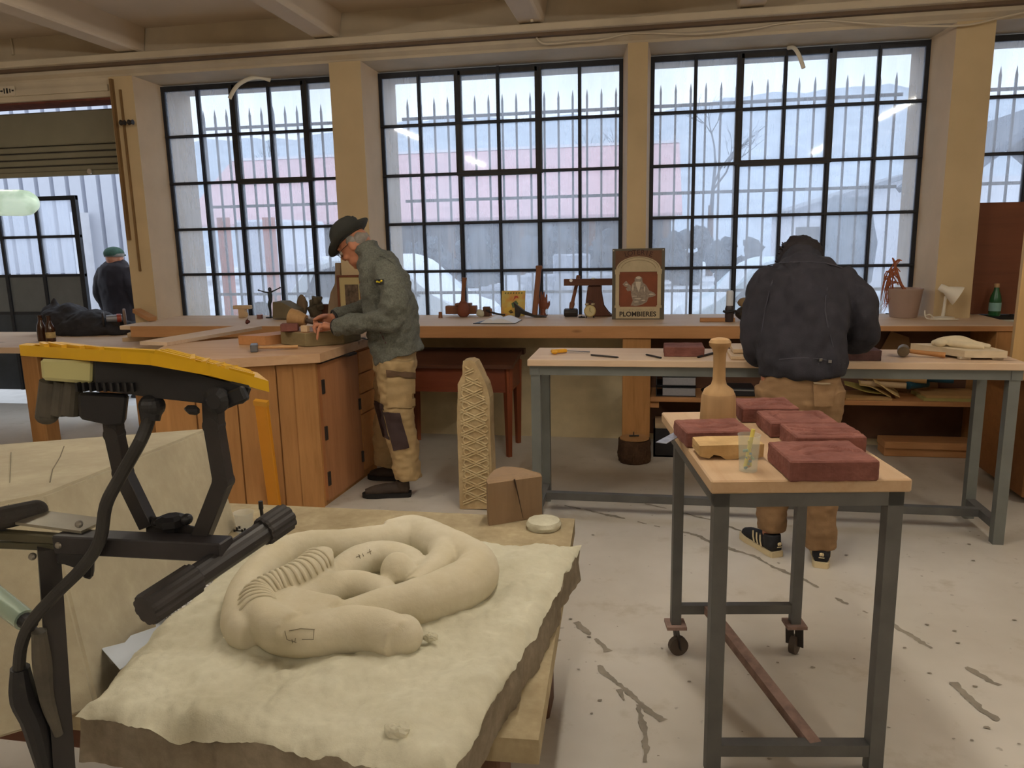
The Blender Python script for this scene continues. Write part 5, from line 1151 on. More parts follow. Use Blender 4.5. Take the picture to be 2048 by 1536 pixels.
g = G(); g.lathe([(.0, 0), (.035, 0), (.037, .006), (.037, .11), (.032, .135), (.017, .175), (.0145, .20), (.0, .20)], p+V((0, 0, .001)), None, 24); g.out('bottle_glass', M_green, t, 50); g = G(); g.lathe([(.0375, .035), (.0378, .037), (.0378, .09), (.0375, .092)], p, None, 24); g.out('label', mat('pale_blue_label', '#7fa6a2', .6, var=.1, scale=40), t, 50); g = G(); g.lathe([(.0, .196), (.0165, .196), (.0165, .222), (.0, .224)], p, None, 18); g.out('cap', mat('tan_cap', '#a88a64', .5), t, 40)
# left part of the bench
t = thing('wooden_jig', 'small pale wooden T-shaped jig standing on the bench at the left window', 'jig', up(487, 636, 5.81)); p = t.location
g = G(); g.bx(p.x-.035, p.x+.03, p.y-.02, p.y+.02, ZB+.001, ZB+.085, .004); g.bx(p.x-.075, p.x+.075, p.y-.025, p.y+.025, ZB+.07, ZB+.10, .004); g.out('frame', M_topy, t); g = G(); g.lathe([(.012, 0), (.024, 0), (.024, .012), (.012, .012)], p+V((.035, -.02, .028)), Matrix.Rotation(PI/2, 3, 'X'), 20); g.out('ring', M_topy, t, 40); pass
p = up(520, 636, 5.72); g = G(); g.lathe([(.0, 0), (.024, 0), (.024, .032), (.0, .033)], p+V((0, 0, .001)), None, 20); tag(g.out('small_tin', mat('reddish_tin', '#8a625a', .4, .3), None, 40), 'little reddish tin on the bench between the jig and the dark figurine', 'tin')
fg = thing('bronze_figurine', 'slender dark figurine with outstretched arms on the bench', 'figurine', up(541, 637, 5.75)); p = fg.location
g = G(); g.tube([p+V((.005, 0, .001)), p+V((.004, 0, .06)), p+V((.0, 0, .11)), p+V((.012, 0, .145)), p+V((.012, 0, .19)), p+V((.012, 0, .215))], [.006, .010, .014, .016, .019, .008], 10, sub=3); g.tube([p+V((-.004, .008, .001)), p+V((0, .006, .06)), p+V((.004, 0, .12))], [.006, .009, .012], 8, sub=2)
g.tube([p+V((.012, 0, .205)), p+V((-.03, 0, .210)), p+V((-.08, 0, .225))], [.008, .006, .005], 8); g.ball(p+V((-.084, 0, .226)), .008); g.tube([p+V((.015, 0, .207)), p+V((.06, 0, .225)), p+V((.10, 0, .243))], [.008, .006, .005], 8); g.ball(p+V((.104, 0, .245)), .008); g.ball(p+V((.013, 0, .232)), (.015, .014, .017)); g.box(p+V((-.01, 0, .006)), (.05, .03, .01)); g.remesh(.0032, 2); g.out('figure', mat('dark_bronze', '#3c4044', .45, .4, var=.15), fg, 60)
P = [(545, 638), (545, 604), (562, 604), (590, 619), (592, 638)]; P3 = [at(x, y, 5.62) for x, y in P]; g = G(); g.prism([(q.x, max(ZB+.001, q.z)) for q in P3], .16, T(0, 5.78, 0) @ XZ, .003); tag(g.out('grey_carving_block', mat('olive_block', '#6b6048', .8, var=.15, scale=8, bmp=.2)), 'olive-brown block with a sloped top on the bench, left of the large mallet', 'block')
t = thing('driftwood_carving', 'dark rounded wooden carvings standing together behind the large mallet', 'carving', up(620, 632, 5.80)); g = G(); p = t.location
for px, py0, py1, wpx in ((604, 588, 632, 11),): 
    a, b = at(px, py1, 5.8), at(px, py0, 5.8); g.ball(((a.x+b.x)/2, 5.8, (ZB+b.z)/2), (.045, .03, (b.z-ZB)/2))
g.rough(.008, 18, 3)
for v in g.bm.verts: v.co.z = max(ZB+.001, v.co.z)
g.out('oval_piece', mat('brown_oval', '#6e5c45', .8, var=.2, scale=10), t, 60); g = G(); a = at(628, 606, 5.8)
for dx, dz, r in ((.0, -.06, .05), (.02, .02, .035), (-.01, .0, .03), (.045, .03, .025), (.05, -.03, .03)): g.box((a.x+dx, 5.80, max(ZB+r, a.z+dz)), (r*1.7, r*1.4, r*1.7), (dx*9, dz*7, r*20), .006)
g.rough(.006, 25, 3, 1); g.out('leaf_piece', mat('mossy_carving', '#544a39', .85, var=.25, scale=16), t, 50)
P3 = [at(x, y, 5.84) for x, y in ((633, 636), (633, 609), (657, 609), (657, 636))]; g = G(); g.prism([(q.x, max(ZB+.001, q.z)) for q in P3], .06, T(0, 5.9, 0) @ XZ, .004); tag(g.out('dark_wood_block', M_brownx), 'dark rectangular block on the bench between the carvings and the wavy plank', 'block')
P = [(655, 634), (657, 608), (661, 585), (670, 568), (670, 526), (681, 526), (680, 634)]; P3 = [at(x, y, 5.72) for x, y in P]; g = G(); g.prism([(q.x, max(ZB+.001, q.z)) for q in P3], .03, T(0, 5.75, 0) @ XZ, .002); tag(g.out('wavy_plank', wood('greyed_plank', '#a58f74', '#85705a', 'z', 1)), 'pale wavy-edged plank standing upright beside the framed picture', 'board')
t = thing('framed_picture', 'small framed picture with a cream mount standing behind the carver', 'picture', up(698, 630, 5.60)); a, b = at(681, 630, 5.6), at(720, 553, 5.6)
g = G(); g.bx(a.x, b.x, 5.6, 5.615, ZB+.001, b.z); g.out('mount', mat('cream_mount', '#b9a878', .8, var=.05), t); g = G()
for q in ((a.x-.012, a.x+.006, ZB+.001, b.z+.012), (b.x-.006, b.x+.012, ZB+.001, b.z+.012)): g.bx(q[0], q[1], 5.59, 5.62, q[2], q[3], .002)
for z in (ZB+.001, b.z-.004): g.bx(a.x, b.x, 5.59, 5.62, z, z+.016, .002)
g.out('frame', mat('reddish_frame', '#6e3f28', .45), t); g = G(); g.bx(a.x+.05, b.x-.02, 5.597, 5.601, ZB+.1, b.z-.06); g.out('photo_print', mat('dark_print', '#5a4a3a', .5, var=.75, scale=34), t)
# ================================================================== cabinet top
def caz(x, y): return az(x, y, zc)
a, b = caz(335, 692), caz(505, 662); d = (b-a).normalized(); n = V((-d.y, d.x, 0)); g = G(); g.wallpoly([a, b+d*.1, b+d*.1+n*.22, a+n*.22], zc+.001, zc+.022); tag(g.out('loose_plank', M_top), 'long loose plank lying across the back of the cabinet top', 'board')
a, b, c_ = caz(469, 692), caz(522, 694), caz(575, 672); g = G(); d = (b-a); e = V((.30, .42, 0)); a, b = a+V((0, .05, 0)), b+V((0, .06, 0)); g.wallpoly([a, b, b+e*.65, a+e*.7], zc+.023, zc+.078); 
for v in g.bm.verts: v.co.z -= .0215
bm_ = tag(g.out('pine_beam_block', wood('block_pine', '#c08a5a', '#9c6a3e', 'y', 1)), 'pine block lying on the cabinet top behind the small hammer', 'block')
p = caz(497, 664)+V((0, 0, .058)); g = G(); g.ball(p+V((0, 0, .014)), (.016, .014, .014)); g.rough(.007, 60, 1); g.cyl(p+V((0, 0, .02)), p+V((.004, 0, .036)), .004, .002, 6); tag(g.out('red_wood_lump', mat('dark_red_knob', '#5e2c24', .7), None, 60), 'little dark red lump sitting on the pine block', 'wood scrap')
p, q_ = caz(509, 703)+V((0, 0, .022)), caz(596, 698)+V((0, 0, .014)); t = thing('club_hammer', 'small square-headed hammer with a straight handle on the cabinet top', 'hammer', (p.x, p.y, zc)); d = (q_-p).normalized(); n = V((-d.y, d.x, 0)).normalized()
g = G(); g.bar(p-n*.045, p+n*.045, .040, .042, (0, 0, 1), .004); g.out('head', mat('steel_grey_head', '#6f7277', .45, .6, var=.2, scale=30), t); g = G(); g.tube([p+d*.018, p+d*.12, q_], [.0095, .0105, .012], 12, flat=((0, 0, 1), .8)); g.out('handle', mat('pale_hammer_handle', '#c79a68', .6), t, 60)
# the piece being carved
Yw = 4.05; P = [(561, 660), (565, 686), (610, 694), (690, 690), (692, 655), (640, 650)]
A1, A2, A3, A4, A5 = caz(562, 689), caz(612, 694.5), caz(688, 689), caz(690, 670), caz(590, 668)
t = thing('workpiece', 'faceted olive-brown timber block the man in the hat is carving', 'workpiece', ((A1.x+A3.x)/2, A2.y+.08, zc))
hw = .082; g = G(); poly = [A1, A2, A3, A3+V((.03, .20, 0)), A1+V((.02, .20, 0))]; g.wallpoly(poly, zc+.001, zc+hw); bmesh.ops.bevel(g.bm, geom=list(g.bm.edges), offset=.004, segments=1, affect='EDGES'); g.rough(.002, 25, 3, 4)
for v in g.bm.verts: v.co.z = max(zc+.001, v.co.z)
g.out('timber', wood('olive_timber', '#8a7b58', '#6d6043', 'x', 1, .75), t); g = G(); c = sum(poly, V())/5; rim = [lerp(q, c, .05) for q in poly]; g.wallpoly(rim, zc+hw-.001, zc+hw+.003); g.rough(.002, 30, 5, 4); g.out('cut_face', wood('cut_timber_face', '#b48a64', '#94704e', 'x', 1.2), t)
ztw = zc+hw+.003
a = at(580, 657, 4.22); g = G(); g.box((a.x, 4.22, ztw+.024), (.10, .07, .046), (0, 0, .3), .004); tag(g.out('red_brown_block', M_redstone), 'small dark reddish block standing on the workpiece beneath the mallet', 'block')
a = at(607, 655, 4.16); g = G(); g.box((a.x, 4.18, ztw+.02), (.045, .03, .038), (0, 0, -.2), .003); tag(g.out('wood_wedge', M_topy), 'little pale wedge on the workpiece below the mallet handle', 'wedge')
# carver's round mallet
mh0, mh1 = at(583, 640, 4.27), at(618, 637, 4.24); t = thing('carving_mallet', 'large wooden carving mallet held by the man in the hat', 'mallet', (mh0.x, mh0.y, mh0.z))
q0, q1, q2 = at(580, 634, 4.28), at(612, 641, 4.28), at(650, 650, 4.30)
g = G(); g.tube([q0, lerp(q0, q1, .04), lerp(q0, q1, .5), q1], [.046, .054, .050, .032], 24); g.out('mallet_head', wood('worn_mallet', '#b08a5c', '#84633c', 'y', 1.5), t, 40); g = G(); g.tube([q1, lerp(q1, q2, .5), q2], [.016, .013, .015], 12); g.out('handle', mat('dark_handle', '#4a3b30', .6), t, 60)
# chips on the cabinet
a = caz(716, 676); g = G(); g.tube([a, a+V((.05, -.03, .003)), a+V((.10, -.10, .004))], .004, 6); tag(g.out('gouge', M_iron), 'thin dark gouge lying on the cabinet top behind the forearm', 'chisel')

# ================================================================== left bench: jacket, bottles, grinder, wedge
def LB(px, py): return az(px, py, zl)
t = thing('dark_jacket', 'crumpled dark jacket heaped on the low left bench', 'jacket', LB(185, 668)); p0 = LB(185, 670)
g = G()
for px, py, Yo, rx, ry, rz in ((135, 640, .12, .20, .18, .14), (175, 648, .1, .27, .2, .12), (215, 655, .10, .22, .18, .085), (240, 662, .08, .14, .13, .05), (110, 640, .16, .10, .12, .15), (165, 664, .02, .28, .13, .05)):
    c = at(px, py, p0.y+Yo); g.ball((c.x, c.y, max(zl+rz*.4, c.z)), (rx, ry, rz))
c = at(104, 600, p0.y+.15); g.tube([(c.x+.02, c.y, c.z-.12), (c.x+.01, c.y, c.z-.03), (c.x+.02, c.y, c.z+.02)], [.05, .03, .012], 10)
g.remesh(.016, 4); g.bm.normal_update()
for v in g.bm.verts:
    f = noise.noise(V((v.co.x*9+v.co.z*10, v.co.y*6, v.co.z*5))); v.co += v.normal*(.022*f+.010*noise.fractal(v.co*20, .8, 2, 3)); v.co.z = max(zl+.001, v.co.z)
g.out('cloth', mat('charcoal_cloth', '#2a282b', .85, var=.25, scale=10, bmp=.2, bscale=200), t, 80)
def bottle(px, py, lab, withlabel):
    p = LB(px, py); t = thing('brown_bottle', lab, 'bottle', p, 'brown bottles on the left bench'); s_ = 1.15
    g = G(); g.lathe([(r*s_, z*s_) for r, z in [(.0, 0), (.029, 0), (.031, .006), (.031, .085), (.026, .11), (.014, .14), (.0125, .17), (.0145, .172), (.0145, .18), (.0, .18)]], p+V((0, 0, .001)), None, 22); g.out('glass', M_beer, t, 50)
    if withlabel: g = G(); g.lathe([(.0358, .03), (.0362, .032), (.0362, .075), (.0358, .077)], p, None, 22); g.out('label', mat('worn_cream_label', '#b39a66', .7, var=.3, scale=40), t, 50)
M_beer = mat('brown_glass', '#3a1d0c', .12, var=.1, spec=.6)
bottle(86, 682, 'brown glass bottle without label on the left bench, left of the pair', False); bottle(103, 683, 'brown glass bottle with a worn label on the left bench, right of the pair', True)
a = at(258, 630, 5.88); t = thing('bench_grinder', 'bench grinder with a round disc behind the dark jacket', 'grinder', (a.x, 5.85, zl))
g = G(); M3 = Euler((math.radians(90), 0, math.radians(-55))).to_matrix(); c = V((a.x, 5.84, a.z-.02)); g.lathe([(.0, 0), (.075, 0), (.08, .004), (.08, .018), (.075, .022), (.0, .022)], c, M3, 28); g.out('disc', mat('worn_grey_disc', '#7b6558', .7, var=.2, scale=12), t, 40)
g = G(); g.cyl(c+V((-.02, -.02, 0)), c+V((-.12, -.09, 0)), .035, .03, 18); g.out('motor', mat('grey_motor', '#8a8a8e', .4, .3), t, 40); g = G(); g.cyl(c+V((-.03, -.025, -.0)), c+V((-.055, -.045, 0)), .038, None, 18); g.out('red_collar', mat('red_collar', '#a3442f', .5), t, 40)
g = G(); g.lathe([(.0, 0), (.07, 0), (.074, .003), (.07, .016), (.0, .018)], c+V((-.13, -.10, -.01)), M3, 26); g.out('guard', M_iron, t, 40); g = G(); g.bx(c.x-.11, c.x+.0, c.y-.09, c.y+.0, zl+.001, c.z-.03); g.out('foot', M_iron, t)
a = at(290, 628, 5.55); g = G(); g.bar(V((a.x-.11, 5.60, .985)), V((a.x+.1, 5.5, .925)), .07, .035, (0, 0, 1), .003); tag(g.out('pine_wedge', M_pine), 'short pine offcut leaning at the foot of the left pillar', 'board')

# ================================================================== shelf under the bench
zsh = .405
def SH(px, Y): p = at(px, 780, Y); return p.x
M_binder = mat('black_binder', '#23262b', .45); M_pg = mat('grey_page_block', '#8f9096', .85, var=.08, scale=60)
for k, (z, w) in enumerate(((zsh+.001, .26), (zsh+.075, .26))):
    x = SH(1312, 5.3)+.0; t = thing('ring_binder', ('lower' if k == 0 else 'upper')+' black ring binder lying on the shelf beside the pine post', 'binder', (x+.13, 5.4, z), 'binders on the shelf')
    g = G(); g.bx(x, x+.27, 5.28, 5.52, z, z+.004); g.bar((x, 5.4, z+.068), (x+.27, 5.4, z+.062), .24, .004, (0, 0, 1)); g.bx(x, x+.006, 5.28, 5.52, z, z+.07); g.out('cover', M_binder, t); g = G(); g.bx(x+.045, x+.265, 5.283, 5.51, z+.006, z+.058); g.out('pages', M_pg, t)
x = SH(1440, 5.35); t = thing('black_folder', 'black folder with a bright edge on the shelf left of the bending man', 'folder', (x+.1, 5.4, zsh)); g = G(); g.box((x+.1, 5.42, zsh+.03), (.26, .2, .055), (0, 0, 0), .004); g.out('folder_body', M_binder, t); g = G(); g.bx(x-.02, x+.22, 5.31, 5.315, zsh+.04, zsh+.05); g.out('metal_edge', mat('bright_edge', '#8c8f92', .4, .5), t)
g = G(); g.tube([(SH(1405, 5.4), 5.45, zsh+.016), (SH(1425, 5.4), 5.4, zsh+.05), (SH(1445, 5.4), 5.38, zsh+.018)], .012, 8, sub=4); tag(g.out('dark_strap', M_black, None, 60), 'dark strap heaped on the shelf beside the ring binders', 'strap')
# paper rolls, folded papers
M_kraft = mat('kraft_paper', '#b08c5a', .8, var=.1); M_kraft2 = mat('olive_paper', '#a49a5c', .8, var=.12); M_blue = mat('teal_plastic_roll', '#1f4a5c', .35, var=.2, scale=12)
def roll(px0, px1, Y0, Y1, z, r, name, lab, m, endm=None):
    a, b = V((SH(px0, Y0), Y0, z)), V((SH(px1, Y1), Y1, z)); g = G(); d = (b-a).normalized(); g.tube([a, b], r, 20); o_ = tag(g.out(name, m, None, 50), lab, 'roll', 'rolls on the shelf under the bench')
    g = G(); g.tube([b-d*.01, b+d*.001], r*.55, 16); g.out('open_end', endm or M_brownwood, o_)
roll(1725, 1852, 5.45, 5.33, zsh+.135, .030, 'paper_roll', 'brown kraft paper roll on top of the shelf heap', M_kraft)
roll(1850, 1905, 5.44, 5.40, zsh+.125, .030, 'plastic_roll', 'dark teal roll at the right of the kraft paper roll', M_blue)
roll(1815, 1852, 5.34, 5.42, zsh+.088, .026, 'plastic_roll', 'dark teal crumpled roll in front of the paper stack', M_blue)
roll(1720, 1812, 5.38, 5.31, zsh+.092, .019, 'paper_roll', 'thin pale paper tube lying across the heap on the shelf', mat('pale_tube', '#a8906e', .8))
for k, (px0, px1, z, th, m, lab) in enumerate([(1690, 1782, .001, .012, M_kraft, 'flat buff paper sheets at the left front of the shelf'), (1845, 1960, .001, .02, M_kraft2, 'olive folded paper pile at the right of the shelf, bottom layer'), (1850, 1965, .0215, .018, M_kraft, 'buff paper pile on the olive sheets at the right of the shelf')]):
    g = G(); x0, x1 = SH(px0, 5.3), SH(px1, 5.3); g.bx(x0, x1, 5.26, 5.52, zsh+z, zsh+z+th); g.rough(.002, 12, k, 4)
    for v in g.bm.verts: v.co.z = max(zsh+z, v.co.z)
    tag(g.out('paper_sheets', m), lab, 'paper', 'papers on the shelf')
rn = random.Random(4)
for k, (px, py0, l, zz, cc, lab) in enumerate([(1735, 5.3, .20, .07, '#c4a870', 'curled tan paper sheet drooping over the shelf front'), (1765, 5.28, .16, .085, '#cdb27c', 'light curled sheet on top of the tan sheet'), (1705, 5.32, .26, .06, '#9a9050', 'olive curled sheet behind the tan sheets')]):
    g = G(); x = SH(px, py0); A = []
    for i in range(12):
        u = i/11; A.append((V((x-.05+l*u, py0, zsh+.024+zz*(1-u)**.8+.01*math.sin(u*5+k))), V((x-.02+l*u, py0+.16, zsh+.030+zz*(1-u)**.8))))
    vs = [[g.bm.verts.new(q) for q in r] for r in A]
    for i in range(11): g.bm.faces.new((vs[i][0], vs[i+1][0], vs[i+1][1], vs[i][1]))
    g.bm.normal_update(); bmesh.ops.solidify(g.bm, geom=list(g.bm.faces), thickness=.003); tag(g.out('curled_sheet', mat('sheet%d' % k, cc, .8), None, 60), lab, 'paper', 'curled sheets on the shelf')
# cardboard behind, under the worktop
for k, (px, w, h, lab) in enumerate([(1785, .33, .14, 'tan cardboard sheet leaning behind the steel table under the bench'), (1850, .2, .10, 'smaller tan cardboard sheet leaning at the right under the bench')]):
    x = SH(px, 5.5); g = G(); g.prism([(0, 0), (w, 0), (w*.8, h*.9), (w*.45, h), (w*.1, h*.4)], .008, T(x-w/2, 5.57-.02*k, .70) @ XZ); 
    for v in g.bm.verts: v.co.z -= .29-.0
    for v in g.bm.verts: v.co.z = zsh+.001+(v.co.z-.41)*3.0
    tag(g.out('cardboard_sheet', mat('cardboard', '#8a6a48', .85)), lab, 'cardboard', 'cardboard under the bench')
# ================================================================== people
def head_geo(g, C, f, u):
    l = u.cross(f).normalized(); R3 = Matrix((f, l, u)).transposed()
    P = lambda a, b, c: C+f*a+l*b+u*c
    g.ball(C+u*.01, (.098, .077, .112), R3); g.ball(P(.035, 0, -.065), (.062, .056, .052), R3); g.ball(P(.068, 0, -.098), (.026, .026, .02), R3)
    g.tube([P(.088, 0, .022), P(.108, 0, -.014), P(.100, 0, -.03)], [.010, .016, .012], 10); g.ball(P(.085, 0, .036), (.018, .052, .012), R3)
    for s in (-1, 1):
        g.ball(P(-.005, s*.078, -.008), (.020, .010, .032), R3, 12, 8); g.ball(P(.07, s*.038, -.03), (.024, .022, .022), R3)
    g.ball(P(.088, 0, -.055), (.012, .024, .006), R3); g.ball(P(.085, 0, -.066), (.012, .021, .006), R3)
    return l, R3
def face_parts(C, f, u, l, par):
    g = G()
    for s in (-1, 1): g.ball(C+f*.086+l*(s*.033)+u*.012, .0115, None, 12, 8)
    g.out('eye', mat('eye_white', '#cfc6bc', .3, var=0), par, 60)
    g = G()
    for s in (-1, 1): g.ball(C+f*.0945+l*(s*.033)+u*.011, .005, None, 10, 6)
    g.out('iris', mat('iris_brown', '#3a2a20', .3, var=0), par, 60)
def hand(g, W, K, pals, width, fingers, thumb):
    """palm from wrist W to knuckles K; `pals` is the direction across the knuckles; each finger is a list of points"""
    g.tube([W, lerp(W, K, .35), lerp(W, K, .75), K], [width*.32, width*.40, width*.46, width*.42], 14, flat=((K-W).cross(pals), .55), sub=3)
    for pts, r in fingers: g.tube(pts, [r*1.12]+[r]*(len(pts)-2)+[r*.75], 10, sub=3); g.ball(pts[-1], r*.75, None, 10, 6)
    g.tube(thumb, [.0125, .0105, .0095, .007][:len(thumb)], 10, sub=3)
def folds(g, amp, fr, st=(1, 1, 1), seed=0, am2=.35):
    g.bm.normal_update()
    for v in g.bm.verts:
        q = V((v.co.x*fr*st[0]+seed, v.co.y*fr*st[1], v.co.z*fr*st[2]))
        n1 = noise.noise(q); n2 = noise.noise(q*2.7+V((5, 2, 1))); v.co += v.normal*amp*(n1+am2*n2-.25*abs(n1))
def shoe(par, heel, dv, L, m_up, m_sole, stripes=None, hi=.075, base=.001):
    d = V((dv[0], dv[1], 0)).normalized(); n = V((-d.y, d.x, 0)); h = V((heel[0], heel[1], base))
    out = [(0, .028), (.06, .036), (.2, .038), (.45, .038), (.7, .047), (.88, .042), (.97, .025), (1, .008)]
    poly = [h+d*(u*L)+n*w for u, w in out]+[h+d*(u*L)-n*w for u, w in reversed(out)]
    g = G(); pr = [h+d*L*.04, h+d*L*.25, h+d*L*.5, h+d*L*.72, h+d*L*.93]
    g.tube([p+V((0, 0, z)) for p, z in zip(pr, (.045, .05, .045, .035, .026))], [.034, .037, .037, .036, .024], 14, sub=3)
    g.tube([h+d*.045+V((0, 0, .04)), h+d*.05+V((0, 0, hi+.025))], [.040, .040], 16)
    g.remesh(.005, 4)
    for v in g.bm.verts: v.co.z = max(base+.012, v.co.z)
    up_ = g.out('shoe', m_up, par, 60)
    g = G(); g.wallpoly(poly, base, base+.026); g.out('sole', m_sole, up_)
    g = G()
    for k, z in ((.40, .075), (.48, .071), (.56, .066)): g.tube([h+d*L*k+n*.022+V((0, 0, z)), h+d*L*k+V((0, 0, z+.008)), h+d*L*k-n*.022+V((0, 0, z))], .0028, 6)
    g.out('lace', m_sole if stripes else mat('dark_lace', '#2b241e', .8), up_)
    if stripes:
        for s in (-1, 1):
            for k in range(3):
                u = .26+.10*k; a = h+d*L*u+n*(s*.0395)+V((0, 0, .03)); b = h+d*L*(u+.09)+n*(s*.030)+V((0, 0, .078)); m_ = lerp(a, b, .5)+n*(s*.0035)
                G().tube([a, m_, b], .0055, 6, flat=(n, .5)).out('side_stripe', m_sole, up_)
        g = G()
        for a in (-.5, 0, .5): c = h-d*.002+V((0, 0, .062)); q = c+n*math.sin(a)*.016+V((0, 0, .012*math.cos(a))); g.ball(lerp(c, q, .7)-d*.008, (.0045, .0045, .0085), Matrix.Rotation(0, 3, 'X'), 10, 6)
        g.bar(h-d*.010+n*.012+V((0, 0, .055)), h-d*.010-n*.012+V((0, 0, .055)), .002, .004); g.out('heel_emblem', m_sole, up_)
    return up_

# ---------------------------------------------------------------- man in the hat, carving
Y0_ = 4.32
m1 = thing('person', 'man in a dark hat, grey fleece jacket and khaki work trousers carving at the cabinet', 'person', (-1.47, Y0_, 0))
f1 = V((-.80, 0, -.60)); u1 = V((-.60, 0, .80)); C1 = at(711, 490, Y0_)
g = G(); l1, R1 = head_geo(g, C1, f1, u1)
nb = at(742, 516, Y0_); g.tube([C1-f1*.035-u1*.04, lerp(C1-f1*.035-u1*.05, nb, .6), nb], [.056, .054, .066], 14, sub=2)
sp1 = [(790, 712), (784, 650), (780, 605), (768, 555), (750, 522)]
g.tube([at(x, y, Y0_) for x, y in sp1], [.09, .095, .10, .095, .07], 18, flat=((0, 1, 0), 1.35), sub=3)
W1, K1 = at(668, 655, 4.15), at(645, 650, 4.13)
for pts, rs in (([at(777, 540, 4.16), at(788, 590, 4.08), at(786, 632, 4.07), at(735, 643, 4.10), W1], [.06, .05, .043, .040, .028]), ([at(762, 540, 4.48), at(752, 590, 4.56), at(742, 618, 4.55), at(700, 626, 4.48), at(664, 636, 4.40)], [.06, .05, .043, .038, .028])): g.tube(pts, rs, 14, sub=3)
hand(g, W1, K1, V((0, 1, 0)), .085, [([K1+V((0, -.03, -.005)), at(638, 656, 4.095), at(635.5, 667, 4.085), at(634.5, 679, 4.08)], .0088), ([K1+V((-.003, -.01, .0)), at(632, 650, 4.12), at(629, 660, 4.115), at(632, 666, 4.11)], .0092),
     ([K1+V((-.002, .012, .0)), at(631, 648, 4.15), at(627, 655, 4.15), at(630, 661, 4.145)], .0088), ([K1+V((0, .032, -.004)), at(633, 648, 4.18), at(629, 653, 4.18), at(631, 658, 4.18)], .008)], [lerp(W1, K1, .3)+V((0, .035, -.01)), at(645, 660, 4.20), at(634, 662, 4.20), at(628, 660, 4.19)])
W2, K2 = at(664, 636, 4.40), at(643, 641, 4.34)
hand(g, W2, K2, V((0, 0, 1)), .085, [([K2+V((0, 0, .03)), at(633, 636, 4.29), at(631, 642, 4.265), at(636, 646, 4.27)], .009), ([K2+V((0, 0, .012)), at(630, 641, 4.29), at(629, 647, 4.265), at(635, 650, 4.27)], .0092), ([K2+V((0, 0, -.008)), at(630, 646, 4.30), at(629, 651, 4.28), at(635, 653, 4.28)], .0088), ([K2+V((0, 0, -.025)), at(633, 650, 4.31), at(631, 654, 4.29), at(636, 655, 4.29)], .008)],
     [lerp(W2, K2, .4)+V((0, -.02, .02)), at(640, 635, 4.27), at(631, 638, 4.25), at(626, 641, 4.25)])
LG1 = [[at(785, 724, 4.26), at(795, 785, 4.21), at(803, 850, 4.19), at(808, 905, 4.18), at(820, 955, 4.17)], [at(785, 724, 4.39), at(787, 785, 4.43), at(783, 845, 4.43), at(774, 890, 4.45), at(772, 930, 4.46)]]
for L_ in LG1: g.tube(L_, [.055, .066, .055, .052, .036], 14, sub=3)
g.remesh(.0062, 3); body1 = g.out('body', M_skin, m1, 70); face_parts(C1, f1, u1, l1, body1)
# jacket
g = G()
g.tube([at(799, 715, Y0_), at(791, 688, Y0_), at(784, 640, Y0_), at(778, 600, Y0_), at(766, 555, Y0_), at(750, 522, Y0_), at(740, 505, Y0_)], [.148, .150, .150, .150, .138, .108, .072], 26, flat=((0, 1, 0), 1.32), sub=4)
g.tube([at(752, 530, Y0_), at(740, 506, Y0_), at(732, 490, Y0_)], [.088, .074, .072], 20, flat=((0, 1, 0), 1.08))
g.tube([at(771, 536, 4.17), at(784, 570, 4.09), at(790, 605, 4.055), at(783, 634, 4.055), at(750, 642, 4.08), at(712, 648, 4.12), at(672, 655, 4.155)], [.085, .080, .075, .075, .066, .060, .051], 18, sub=4)
g.tube([at(760, 536, 4.47), at(752, 580, 4.56), at(742, 614, 4.56), at(712, 622, 4.51), at(668, 635, 4.41)], [.085, .075, .07, .06, .048], 18, sub=4)
g.remesh(.0085, 5); folds(g, .020, 8, (1, .8, 1.3), 1, .6)
M_fleece = mat('grey_green_fleece', '#62635a', .95, var=.38, scale=110, bmp=.4, bscale=220)
jk = g.out('fleece_jacket', M_fleece, m1, 80)
M_trim = mat('black_trim', '#1b1a1b', .7)
def ring(par, c, ax, r, rr, nm, m, fl=1.0):
    ax = ax.normalized(); a = ax.orthogonal().normalized(); b = ax.cross(a); g = G(); g.tube([c+a*(r*math.cos(2*PI*k/24))+b*(r*math.sin(2*PI*k/24)) for k in range(24)], rr, 8, close=True)
    if fl != 1.0:
        for v in g.bm.verts: v.co.y = c.y+(v.co.y-c.y)*fl
    g.out(nm, m, par, 60)
ring(jk, at(673, 655, 4.155), at(672, 655, 4.155)-at(700, 650, 4.13), .045, .008, 'cuff_binding', M_trim); ring(jk, at(669, 635, 4.41), at(668, 635, 4.41)-at(700, 626, 4.48), .042, .008, 'cuff_binding', M_trim)
def stick(par, x, y, Yg, sx, sz, name, m, th=.004, rotz=0):
    """small patch standing on a garment: cast from the viewing side and laid on the cloth"""
    dg = bpy.context.evaluated_depsgraph_get(); dg.update(); ok, loc, nor, *_ = scene.ray_cast(dg, V((0, 0, H)), ray(x, y).normalized())
    if not ok: return None
    n = nor.normalized(); z = V((0, 0, 1)); xx = z.cross(n).normalized(); zz = n.cross(xx); g = G(); M4 = Matrix((xx, zz, n)).transposed().to_4x4() ; g.box((0, 0, 0), (sx, sz, th), None, .001); g.xf(Matrix.Translation(loc+n*.003) @ M4 @ Matrix.Rotation(rotz, 4, 'Z')); return g.out(name, m, par)
